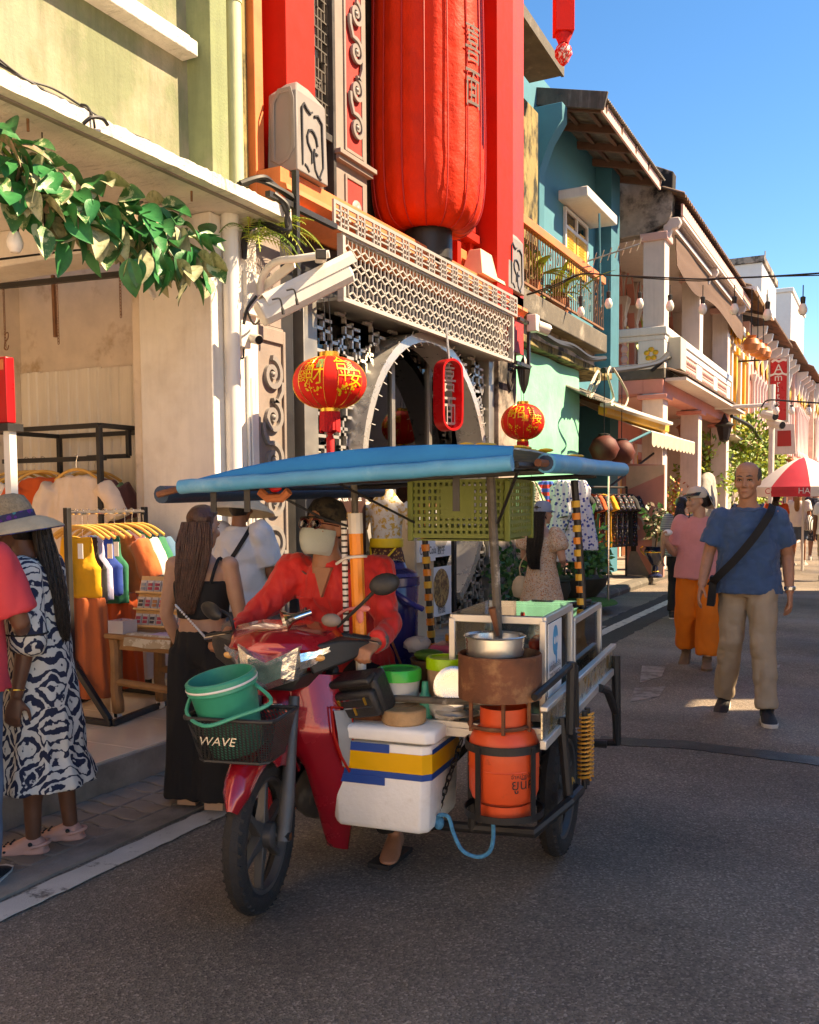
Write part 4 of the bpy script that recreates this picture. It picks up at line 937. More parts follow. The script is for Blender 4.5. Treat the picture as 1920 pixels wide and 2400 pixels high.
# ---- round red lanterns with gold print
def lantern(u0, u1, v0, v1, X, lab, chars):
  a_, b_ = wx(u0, (v0+v1)/2, X), wx(u1, (v0+v1)/2, X); c = wx((u0+u1)/2, (v0+v1)/2, X)
  dist = (c-CAM).dot(FX); R = (u1-u0)/2/FPX*dist*.985; H = (v1-v0)/2/FPX*dist
  t = thing('round_lantern', lab, 'lantern', (c.x, c.y, c.z-H*2))
  NR = 16; n = NR*4; pr = []
  for i in range(17):
    th = -PI/2*.86+PI*.86*i/16; pr.append((R*(math.cos(th)**.85), H*math.sin(th)/math.sin(PI/2*.86)))
  rings = []
  for rr, z in pr:
    rings.append([(c.x+rr*(1-.018*(1-math.cos(2*PI*k/4))*.5)*math.cos(2*PI*k/n), c.y+rr*(1-.018*(1-math.cos(2*PI*k/4))*.5)*math.sin(2*PI*k/n), c.z+z) for k in range(n)])
  part('shade', MB().loft(rings), 'lantern_red', t, angle=80)
  for k in range(0, NR):
    aa = 2*PI*k/NR; part('rib', MB().tube([(c.x+(rr+.001)*math.cos(aa), c.y+(rr+.001)*math.sin(aa), c.z+z) for rr, z in pr], R*.008, 5), 'gold_trim', t)
  rt = pr[-1][0]
  part('top_band', MB().lathe([(rt*.95,H-.01), (rt*.98,H+.0), (rt*.98,H+R*.13), (rt*.9,H+R*.13), (rt*.88,H)], (c.x, c.y, c.z), 28), 'gold_trim', t)
  part('bottom_band', MB().lathe([(rt*.9,-H-R*.10), (rt*.95,-H-R*.10), (rt*.98,-H+.005), (rt*.5,-H+.01)], (c.x, c.y, c.z), 28), 'gold_trim', t)
  ts = MB()
  for k in range(36):
    aa = 2*PI*k/36; x, y = c.x+rt*.9*math.cos(aa), c.y+rt*.9*math.sin(aa)
    ts.tube([(x, y, c.z-H-R*.09), (x+.004*math.sin(k*3), y+.004*math.cos(k*5), c.z-H-R*(.62+.03*math.sin(k*7)))], R*.035, 5)
  part('tassel_fringe', ts, 'tassel', t)['kind'] = 'stuff'
  part('centre_tassel', MB().lathe([(R*.02,-H-R*.05), (R*.03,-H-R*.6), (R*.10,-H-R*.66), (R*.06,-H-R*.72), (R*.11,-H-R*.8), (R*.1,-H-R*1.3)], (c.x, c.y, c.z), 12), 'tassel', t)
  part('hanging_wire', MB().tube([(c.x, c.y-R*.16, c.z+H), (c.x-.02, c.y-R*.12, c.z+H+R*1.6)], .003, 5).tube([(c.x, c.y+R*.16, c.z+H), (c.x-.02, c.y+R*.12, c.z+H+R*1.6)], .003, 5), 'cable', t)
  av = math.atan2(-c.y, -c.x)          # towards the eye
  def on(a0, z0, k=1.014):
    def f(x, y):
      z = z0+y; th = math.asin(max(-.97, min(.97, z/H*math.sin(PI/2*.86)))); rr = R*(math.cos(th)**.85)*k
      aa = a0+x/R; return V(c.x+rr*math.cos(aa), c.y+rr*math.sin(aa), c.z+z)-wloc(t)
    return f
  for s, da, zz, sz, mt in chars: txt('gold_character', s, sz*R*1.3, None, None, None, mt, t, fn=on(av+da, zz*H))
  rnd = random.Random(u0); fl = MB()
  for cl_, zz in ((-.62,-.33), (-.34,-.42), (.42,-.30), (.66,-.38), (.3,-.52)):
    for _ in range(9):
      x, y = rnd.gauss(0, .07)*R, rnd.gauss(0, .07)*R; r0 = rnd.uniform(.02,.05)*R; f = on(av+cl_, zz*H)
      pts = [f(x+r0*math.cos(2*PI*k/7)*(.6 if k % 2 else 1), y+r0*math.sin(2*PI*k/7)*(.6 if k % 2 else 1)) for k in range(7)]
      b0 = len(fl.v); fl.v += pts; fl.f.append(tuple(range(b0, b0+7)))
  put('gold_flowers', fl.mesh('gold_flowers'), 'lantern_gold', t)['kind'] = 'stuff'
  return t
lantern(684, 861, 838, 957, -3.6, 'larger round red lantern with gold print before the scroll pilaster and fret screen',
    [('財', -.42, .12, .44, 'lantern_gold'), ('恭', -.62, .55, .30, 'lantern_gold'), ('喜', -.28, .58, .22, 'lantern_green'), ('發', -.8, .1, .26, 'lantern_gold'),
    ('平', .42, .12, .30, 'lantern_gold'), ('合', .34, .58, .34, 'lantern_gold'), ('安', .74, .05, .42, 'lantern_gold'), ('家', .66, .55, .22, 'lantern_green')])
lantern(1174, 1277, 948, 1030, -3.7, 'smaller round red lantern with gold print in front of the green tarpaulin',
    [('招', -.18, .42, .50, 'lantern_gold'), ('春', -.62, .4, .3, 'lantern_gold'), ('平', .5, .1, .3, 'lantern_gold'), ('合', .45, .58, .34, 'lantern_gold'), ('安', .8, .05, .36, 'lantern_gold'), ('進', .1, .1, .26, 'lantern_gold')])
# ---- oval hanging sign with cut-out characters
XO = -3.85; a_, b_ = wx(1040,848,XO), wx(1040,1010,XO); c = wx(1040,928,XO)
t = thing('oval_sign', 'narrow red rimmed oval sign with white cut-out characters hanging in the moon gate', 'sign', (c.x, c.y, b_.z))
hw_, hh_ = .12, (a_.z-b_.z)/2
ov = [(hw_*math.cos(2*PI*k/32), (hh_-hw_)*(1 if math.sin(2*PI*k/32) > 0 else -1)*min(1, abs(math.sin(2*PI*k/32))*4)+hw_*math.sin(2*PI*k/32)) for k in range(32)]
ux_ = V(.42,.9,0).normalized()
part('rim', MB().band(ov, .022, (c.x, c.y, c.z), ux_, (0,0,1), (.13,-.06,0), True), 'sign_red', t)
for i, s in enumerate('喜面'):
  txt('cut_character', s, .33, (c.x+.06, c.y, c.z+.16-.33*i), ux_, (0,0,1), 'lattice_paint', t, wide=.55)
part('hanging_chain', MB().tube([(c.x+.06, c.y, c.z+hh_), (c.x+.03, c.y, c.z+hh_+.32)], .012, 6), 'steel_bright', t)
# ---- street camera on a curved bracket
XC = -3.7
def pc(u, v, X=-3.7): return wx(u, v, X)
t = thing('street_camera', 'large cream surveillance camera housing on a curved white bracket', 'camera', pc(580,700,-4.05))
w0_ = wx(590, 690, -4.08)
part('mounting_plate', MB().box(w0_, (.04, .16, .3)), 'cctv_body', t, bev=.006)
arm = spline([wx(610,690,-4.05), wx(615,650,-4.0), wx(645,615,-3.85), wx(700,606,-3.65), wx(772,595,-3.45)], 6)
part('bracket_arm', MB().tube(arm, .026, 12), 'cctv_body', t)
part('gusset', MB().beam(wx(618,672,-4.03), wx(690,616,-3.7), .012, .07), 'cctv_body', t)
h0, h1 = wx(612,735,-3.78), wx(812,635,-3.38); ax = (h1-h0).normalized(); sd = ax.cross(V(0,0,1)).normalized(); up = sd.cross(ax)
hs = [(-.075,-.05), (-.045,-.085), (.045,-.085), (.075,-.05), (.075,.05), (.055,.08), (-.055,.08), (-.075,.05)]
part('housing', MB().loft([[h0+ax*L_+sd*a_*k+up*b_*k for a_, b_ in hs] for L_, k in ((-.01,.9), (0,1), ((h1-h0).length,1), ((h1-h0).length+.012,.9))]), 'cctv_body', t, angle=30)
part('sun_hood', MB().loft([[h0+ax*L_+sd*a_*1.12+up*(b_*1.0+.02) for a_, b_ in ((-.075,.0), (-.075,.05), (-.055,.085), (.055,.085), (.075,.05), (.075,0), (.07,0), (.07,.046), (.052,.079), (-.052,.079), (-.07,.046), (-.07,0))] for L_ in (.05, (h1-h0).length+.07)]), 'cctv_body', t, angle=30)
e0 = wx(752,600,-3.42); m_ = (V(.55,-.83,-.1)).normalized()
part('small_camera', MB().beam(e0-m_*.09, e0+m_*.07, .075, .07), 'cctv_body', t, bev=.012); part('small_lens', MB().beam(e0+m_*.071, e0+m_*.082, .07, .062), 'cctv_dark', t, bev=.01)
for u, v in ((660,720), (693,698)):
  p_ = wx(u, v, -3.52); part('cable_plug', MB().tube(spline([p_+V(-.03,-.06,.04), p_+V(0,-.02,.05), p_+V(.005,0,0), p_+V(.01,.005,-.045)], 4), [.006]*9+[.011]*4, 6), 'cable', t)
part('cable', MB().tube(spline([wx(580,730,-4.05), wx(600,760,-4.0), wx(640,700,-3.75), wx(660,690,-3.7)], 5), .008, 6), 'cable', t)
p_ = wx(565,790,-4.08)
t = thing('bullet_camera', 'small white bullet camera on a junction box on the sunlit column', 'camera', p_)
part('junction_box', MB().bb(-4.1, -4.03, p_.y-.06, p_.y+.05, p_.z-.08, p_.z+.08), 'cctv_body', t, bev=.008)
part('camera_body', MB().tube([p_+V(.04,.06,0), p_+V(.13,.03,-.025)], .036, 14), 'cctv_body', t); part('lens', MB().tube([p_+V(.13,.03,-.025), p_+V(.137,.027,-.027)], .03, 14), 'cctv_dark', t)
part('cable', MB().tube(spline([p_+V(0,.03,-.08), p_+V(.01,.0,-.15), p_+V(-.0,-.1,-.12)], 5), .007, 6).tube(spline([p_+V(0,.03,.08), p_+V(.02,.05,.2), p_+V(.05,.12,.3)], 5), .011, 6), 'cable', t)
p_ = wx(1250,758,-3.85)
t = thing('wall_camera', 'white wall camera on the black frame beside the iron balcony', 'camera', p_)
part('mount', MB().box(p_, (.12,.14,.2)), 'cctv_body', t, bev=.01); part('camera_body', MB().tube([p_+V(.02,.08,-.02), p_+V(.12,.2,-.06)], .07, 12), 'cctv_body', t); part('lens', MB().tube([p_+V(.12,.2,-.06), p_+V(.128,.21,-.063)], .06, 12), 'cctv_dark', t)
p_ = wx(1228,880,-4.02)
t = thing('wall_lantern', 'black scrolled wall lantern below the fascia end', 'wall lamp', p_)
part('lamp_body', MB().lathe([(.01,-.22), (.03,-.18), (.06,-.1), (.09,.08), (.11,.1), (.05,.16), (.01,.24)], p_, 6), 'black_metal', t, angle=20)
part('bracket', MB().tube(spline([p_+V(-.1,-.12,-.1), p_+V(-.08,-.25,-.2), p_+V(-.1,-.3,.0), p_+V(-.06,-.1,.1), p_], 5), .014, 6), 'black_metal', t)
# ---- cables
def cable(pts, r, lab, mt='cable', n=1, seed=0, X=None):
  rnd = random.Random(seed)
  for k in range(n):
    j = .018*(n > 1)
    mb = MB().tube(spline([Vector(p)+V(rnd.uniform(-j,j), rnd.uniform(-j,j), rnd.uniform(-j,j)) for p in pts], 6), r*rnd.uniform(.7,1.2), 6)
    solo('cable', mb, mt, lab, 'cable', ('strands: '+lab)[:60] if n > 1 else None)
cable([wx(-5,145,-3.86), wx(60,185,-3.84), wx(120,215,-3.82), wx(190,250,-3.82), wx(260,295,-3.84), wx(350,340,-3.86)], .008, 'thin black cable lying along the top of the white awning slab', n=3, seed=1)
cable([wx(190,245,-3.8), wx(205,250,-3.76), wx(218,275,-3.74), wx(222,300,-3.735)], .008, 'short black cable loop drooping over the white slab edge')
cable([wx(195,290,-3.73), wx(215,275,-3.70), wx(240,278,-3.70), wx(252,292,-3.72)], .012, 'black conduit stub curving off the white slab edge')
cable([wx(560,432,-3.95), wx(610,420,-3.9), wx(650,440,-3.9), wx(690,470,-3.9)], .02, 'thick black cable bundle at the end of the white slab', n=3, seed=5)
cable([wx(640,450,-3.78), wx(668,480,-3.73), wx(678,520,-3.72), wx(670,545,-3.74), wx(620,525,-3.9), wx(575,540,-4.06), wx(570,610,-4.08)], .014, 'black cable looping under the slab end beside the fern', n=2, seed=6)
cable([wx(-5,608,-5.0), wx(60,600,-4.95), wx(160,588,-4.9), wx(270,580,-4.8), wx(340,578,-4.6)], .009, 'thin black cable tacked along the cross beam of the open shop')
cable([wx(1255,768,-4.35), wx(1300,800,-4.35), wx(1340,812,-4.35), wx(1380,838,-4.35), wx(1418,840,-4.35)], .035, 'bundle of grey cables slung below the iron balcony', n=6, seed=9)
cable([wx(1415,868,-4.0), wx(1470,865,-3.97), wx(1540,850,-3.95), wx(1566,830,-3.94)], .035, 'black cable bundle running to the meter box on the pink house', n=4, seed=10)
cable([wx(1430,860,-3.95), wx(1425,880,-3.9), wx(1438,930,-3.9), wx(1431,945,-3.9)], .022, 'cream cable loop dangling below the pink veranda corner', 'cable_pale')
cable([wx(1437,862,-3.95), wx(1460,900,-3.9), wx(1472,930,-3.9), wx(1462,955,-3.9), wx(1440,950,-3.9)], .022, 'second cream cable loop dangling below the pink veranda corner', 'cable_pale')
cable([wx(1395,905,-4.3), wx(1385,930,-4.25), wx(1405,890,-4.25), wx(1400,870,-4.25), wx(1380,915,-4.25)], .012, 'tangled pale wires hanging on the dark teal pilaster', 'cable_pale', 3, 12)
cable([wx(1715,975,-3.7), wx(1760,1000,-3.6), wx(1780,1030,-3.6), wx(1800,1060,-3.5)], .04, 'black cable bundle sagging beyond the pink arcade', n=3, seed=13)
# ---- festoon string with bulbs across the street
sp_ = [wx(1235,690,-4.0), wx(1300,668,-3.4), wx(1362,642,-2.9), wx(1430,645,-2.5), wx(1520,649,-2.1), wx(1640,654,-1.7), wx(1700,652,-1.55), wx(1800,648,-1.3), wx(1925,640,-1.0)]
sp_ = [wy(u, v, y) for (u, v), y in zip([(1235,690), (1300,668), (1362,642), (1430,645), (1520,649), (1640,654), (1700,652), (1800,648), (1925,640)], (11.0,10.9,10.8,10.7,10.6,10.5,10.4,10.3,10.2))]
t = thing('light_string', 'festoon of pale bulbs on black wire strung across the street', 'string lights', sp_[2])
part('wire', MB().tube(spline(sp_, 6), .009, 6), 'cable', t); part('second_wire', MB().tube(spline([p_+V(0,0,-.012*math.sin(i*1.7)-.01) for i, p_ in enumerate(sp_)], 6), .006, 6), 'cable', t)
def bulb(p, L_, s, par):
  part('bulb_socket', MB().tube([p, p-V(0,0,L_*.6)], .006*s, 5).lathe([(.022*s,-L_), (.026*s,-L_*.65), (.012*s,-L_*.6)], p, 12), 'bulb_cap', par)
  part('bulb', MB().lathe([(.003,-L_-.115*s), (.025*s,-L_-.108*s), (.042*s,-L_-.08*s), (.045*s,-L_-.055*s), (.034*s,-L_-.02*s), (.024*s,-L_)], p, 14), 'bulb', par)
for u, v, vb, y in ((1362,648,720,10.8), (1427,655,700,10.7), (1500,660,700,10.6), (1571,668,705,10.55), (1648,668,712,10.5), (1722,668,712,10.4), (1800,678,725,10.3), (1883,668,712,10.2)):
  p_ = wy(u, v, y); q_ = wy(u, vb, y); bulb(p_, max(.12, p_.z-q_.z), 1.0, t)
t = thing('far_light_string', 'fainter string of bulbs hanging before the red hanging sign', 'string lights', wy(1790,950,24))
sp_ = [wy(u, v, 24) for u, v in ((1785,955), (1800,938), (1850,940), (1925,945))]
part('wire', MB().tube(spline(sp_, 5), .02, 6), 'cable', t)
for u in (1820, 1856, 1896): bulb(wy(u, 942, 24), .12, 1.6, t)
for k, (u, v, X) in enumerate(((33,520,-4.0), (105,530,-4.0))):
  p_ = wx(u, v, X); t = thing('pendant_bulb', ['clear bulb on black cord under the leaf garland, further from the white column', 'clear bulb on black cord under the leaf garland, nearer to the white column'][k], 'light bulb', p_, 'bulbs under the leaf garland'); bulb(p_+V(0,0,.04), .09, .95, t)
  part('cord', MB().tube([p_, V(p_.x, p_.y, 3.45)], .004, 5), 'cable', t)
# ---- artificial leaf garland below the slab
def leaf_mesh(L=.2, W=.085, curl=.25):
  mb = MB(); n = 9; rings = []
  for i in range(n+1):
    t_ = i/n; w = W/2*math.sin(PI*min(1, t_**.8*.97+.02))**.9; z = -curl*L*t_*t_
    rings.append((t_*L, w, z))
  vs = []
  for x, w, z in rings: vs += [(x, -w, z+w*.35), (x, 0, z-.004), (x, w, z+w*.35)]
  fs = []
  for i in range(n):
    b0 = i*3; fs += [(b0, b0+1, b0+4, b0+3), (b0+1, b0+2, b0+5, b0+4)]
  mb.add(vs, fs); return mb.mesh('leaf', angle=60)
lm = [leaf_mesh(.20,.125,.25), leaf_mesh(.17,.10,.5), leaf_mesh(.22,.13,.12)]
LM = {}
def leaf_of(k, mt):
  if (k, mt) not in LM:
    me = lm[k].copy(); me.materials.clear(); me.materials.append(M(mt)); LM[(k, mt)] = me
  return LM[(k, mt)]
t = thing('leaf_garland', 'artificial garland of large variegated leaves hung under the white awning slab', 'garland', wx(250,600,-3.98))
stem_pts = [(-10,330), (60,400), (150,450), (250,490), (340,520), (420,560), (490,600)]
part('stem', MB().tube(spline([wx(u, v, -4.0) for u, v in stem_pts], 5), .012, 6), 'fern', t)
rnd = random.Random(21)
for i in range(298):
  f = rnd.random(); u = -15+515*f; vm = interp([(-15,350), (60,420), (150,470), (250,510), (340,530), (420,575), (500,610)], u); sp0 = interp([(-15,85), (150,80), (340,70), (430,75), (500,40)], u)
  v = vm+rnd.gauss(0, sp0*.55); v = min(max(v, vm-sp0*1.05), vm+sp0*1.15); X = -3.93+rnd.uniform(-.14,.13)
  p_ = wx(u, v, X); k = rnd.randrange(3); low = (v-vm)/sp0
  mt = rnd.choices(['leaf_dark','leaf_mid','leaf_pale','leaf_pink','leaf_vein'], [3,4,4.5,1.5,1.3])[0]
  if p_.z > 3.42: p_.z = 3.42
  o = put('leaf', leaf_of(k, mt), None, t); o.location = p_-wloc(t); o.scale = (rnd.uniform(.6,1.05),)*3
  yaw_ = rnd.gauss(-.5, 1.1); pit_ = rnd.gauss(.75+.4*low, .45)
  o.rotation_euler = (rnd.gauss(0,.6), pit_, yaw_)
# ---- fern at the slab end
def frond(p, d, L, droop, w, mb, n=13):
  d = Vector(d).normalized(); s = d.cross(V(0,0,1)).normalized(); pts = []
  for i in range(n+1):
    t_ = i/n; pts.append(p+d*L*t_+V(0,0,.25*L*t_-droop*L*t_*t_))
  mb.tube(pts, .0035, 4)
  for i in range(1, n+1):
    l = w*math.sin(PI*(i/n*.9+.08)); tg = (pts[i]-pts[i-1]).normalized()
    for sg in (-1, 1):
      a_ = pts[i]; b_ = a_+s*sg*l*.9+tg*l*.5+V(0,0,-.35*l); ww = tg*.006
      mb.add([a_-ww, a_+ww, b_], [(0,1,2)])
for k, (u, v, lab) in enumerate(((585,560,'feathery green fern sprouting beside the drainpipe under the slab end'), (640,545,'paler fern tuft spilling past the slab end towards the camera bracket'))):
  p_ = wx(u, v, -4.02); t = thing('wall_fern', lab, 'fern', p_, 'ferns at the slab end'); rnd = random.Random(k+3)
  for i in range(15):
    mb = MB(); a_ = rnd.uniform(-1.9, 1.5); frond(p_+V(rnd.uniform(-.03,.05), rnd.uniform(-.1,.1), rnd.uniform(-.03,.05)), (math.cos(a_)*.7+.3, math.sin(a_), .4), rnd.uniform(.25,.42), rnd.uniform(.5,1.1), .07, mb)
    part('frond', mb, 'fern' if (i+k) % 2 else 'fern_light', t)
# ---- rail, chains in the open shop
t = thing('hanging_rail', 'black steel rail with chains fixed under the cross beam of the open shop', 'rail', wy(150,660,4.7))
y_ = 4.7; a_, b_ = wy(-10,672,y_), wy(290,642,y_)
part('bar', MB().beam(a_, b_, .035, .035), 'black_metal', t); part('bar_end', MB().beam(b_+V(0,0,-.017), b_+V(0,0,.14), .035, .035), 'black_metal', t)
def chain(p, n, s, par, mt='rust_iron'):
  for i in range(n):
    ring = [(s*.45*math.cos(2*PI*k/8), s*.75*math.sin(2*PI*k/8)) for k in range(8)]
    part('chain_link', MB().tube([p+V(x if i % 2 else 0, 0 if i % 2 else x, y-i*s*1.15) for x, y in ring], s*.15, 4, close=True), mt, par)
for u, v, n in ((8,676,22), (133,660,22), (281,648,14)): chain(wy(u, v, y_), n, .017, t)
hk = wy(12,800,y_)
part('s_hook', MB().tube(spline([hk+V(0,0,.05), hk+V(.03,0,.06), hk+V(.03,0,.02), hk+V(-.0,0,-.01), hk+V(-.01,0,-.05), hk+V(.02,0,-.06), hk+V(.035,0,-.03)], 4), .004, 5), 'rust_iron', t)
for u0, v0, v1 in ((124,645,790), (326,645,780)):
  a_ = wy(u0, v0, 5.15); b_ = wy(u0+6, v1, 5.15); solo('shelf_upright', MB().beam(a_, b_, .02, .025), 'rust_iron', 'rusty slotted shelf upright screwed to the stained party wall, '+('further from' if u0 < 200 else 'nearer to')+' the column', 'shelf bracket')
# ---- red lightbox at the picture edge
yl_ = 3.1; a_, b_ = wy(12,835,yl_), wy(17,990,yl_)
t = thing('light_box', 'upright red and orange sign box on a white post in front of the open shop', 'sign', wy(5,1300,yl_))
part('panel', MB().bb(a_.x-.5, a_.x, yl_, yl_+.05, b_.z, a_.z), 'sign_red', t, bev=.004); part('orange_patch', MB().bb(a_.x-.5, a_.x-.012, yl_-.003, yl_, a_.z-.06, a_.z-.012), 'orange_trim', t)
part('base', MB().bb(a_.x-.5, a_.x+.025, yl_-.02, yl_+.07, b_.z-.04, b_.z-.005), 'black_metal', t); part('post', MB().bb(a_.x-.03, a_.x+.01, yl_, yl_+.04, .17, b_.z-.04), 'white_paint', t)
# ---- vertical hanging sign
p0_, p1_ = wy(1806,843,30), wy(1843,985,30)
t = thing('hanging_sign', 'tall red hanging sign with white vertical lettering and moustache emblem', 'sign', (p0_.x, 30, p1_.z))
part('panel', MB().bb(p0_.x, p1_.x, 30, 30.12, p1_.z, p0_.z), 'sign_red', t); part('frame', MB().bb(p0_.x-.05, p0_.x, 29.98, 30.14, p1_.z-.05, p0_.z+.05).bb(p1_.x, p1_.x+.06, 29.98, 30.14, p1_.z-.05, p0_.z+.05).bb(p0_.x, p1_.x, 29.98, 30.14, p1_.z-.05, p1_.z).bb(p0_.x, p1_.x, 29.98, 30.14, p0_.z, p0_.z+.05), 'steel_grey', t)
part('hanger', MB().beam((p0_.x-1, 30.06, p0_.z+.02), (p0_.x, 30.06, p0_.z+.02), .05, .05), 'black_metal', t)
cx_ = (p0_.x+p1_.x)/2; hs_ = p0_.z-p1_.z
for s, f, z in (('A', .42, .84), ('m', .34, .70), ('r', .3, .60), ('i', .3, .51), ('t', .3, .40), ('s', .3, .29), ('r', .3, .19)): txt('letter', s, hs_*f*.5, (cx_, 29.99, p1_.z+hs_*z), (1,0,0), (0,0,1), 'white_paint', t)
part('moustache', MB().band([(-.3,.06), (-.22,-.02), (-.1,.03), (0,.0), (.1,.03), (.22,-.02), (.3,.06)], .06, (cx_, 29.995, p1_.z+hs_*.75), (1,0,0), (0,0,1), (0,-.01,0)).band([(-.2,0), (-.1,.06), (0,0), (.12,.05), (.22,.02)], .07, (cx_, 29.995, p1_.z+hs_*.96), (1,0,0), (0,0,1), (0,-.01,0)), 'white_paint', t)
# ---- clay pots hanging by the gold house
for k, (u, v) in enumerate(((1761,808), (1776,818), (1789,826))):
  p_ = wx(u, v, -3.4); t = thing('hanging_pot', 'round orange clay pot hanging from the eave by the gold-trimmed house', 'pot', p_, 'hanging clay pots')
  part('pot', MB().lathe([(.08,-.22), (.2,-.16), (.24,0), (.18,.14), (.1,.18), (.14,.24)], p_, 16), 'pot_orange', t); part('cord', MB().tube([p_+V(0,0,.2), p_+V(0,0,1.5)], .015, 5), 'cable', t)
# ---- TV aerial
p_ = wx(1420,592,-4.2)
t = thing('tv_aerial', 'spidery television aerial on a teal pole between teal and pink houses', 'aerial', p_)
part('pole', MB().tube([wx(1408,720,-4.4), wx(1405,500,-4.4)], .02, 6), 'teal_wall', t); part('boom', MB().tube([p_+V(-.3,0,-.1), p_+V(.5,.2,.12)], .014, 5), 'steel_bright', t)
for i in range(8): q_ = p_+V(-.3,0,-.1)+V(.8,.2,.22)*(i/7); part('element', MB().tube([q_+V(.1,-.25,.03), q_+V(-.1,.25,-.03)], .008, 5), 'steel_bright', t)
# ================================================================== motorcycle with food sidecar (local axes: x rider's left, y backwards, z up)
def wiremesh(n, col=(.02,.02,.02), sc=230.0, cut=.55):
  m, t, b, L = newmat(n); tc = nd(t, 'TexCoord'); outs = []
  for rot in (rad(45), rad(-45)):
    mp = nd(t, 'Mapping'); mp.inputs['Rotation'].default_value = (rot, rot, rot); L.new(tc.outputs['Object'], mp.inputs[0])
    w = nd(t, 'TexWave', i_Scale=sc/6.283, wave_type='BANDS', bands_direction='X'); L.new(mp.outputs[0], w.inputs['Vector'])
    g = nd(t, 'Math', operation='GREATER_THAN'); g.inputs[1].default_value = cut; L.new(w.outputs[1], g.inputs[0]); outs.append(g)
  mx = nd(t, 'Math', operation='MAXIMUM'); L.new(outs[0].outputs[0], mx.inputs[0]); L.new(outs[1].outputs[0], mx.inputs[1])
  b.inputs['Base Color'].default_value = rgb(col); b.inputs['Roughness'].default_value = .45
  L.new(mx.outputs[0], b.inputs['Alpha']); return m
def headlamp(n):
  m = mk(n, (.80,.79,.75), rough=.06, metal=.85, var=.3, vs=30, bump=.35, bs=14, coat=1, bd=.015); return m
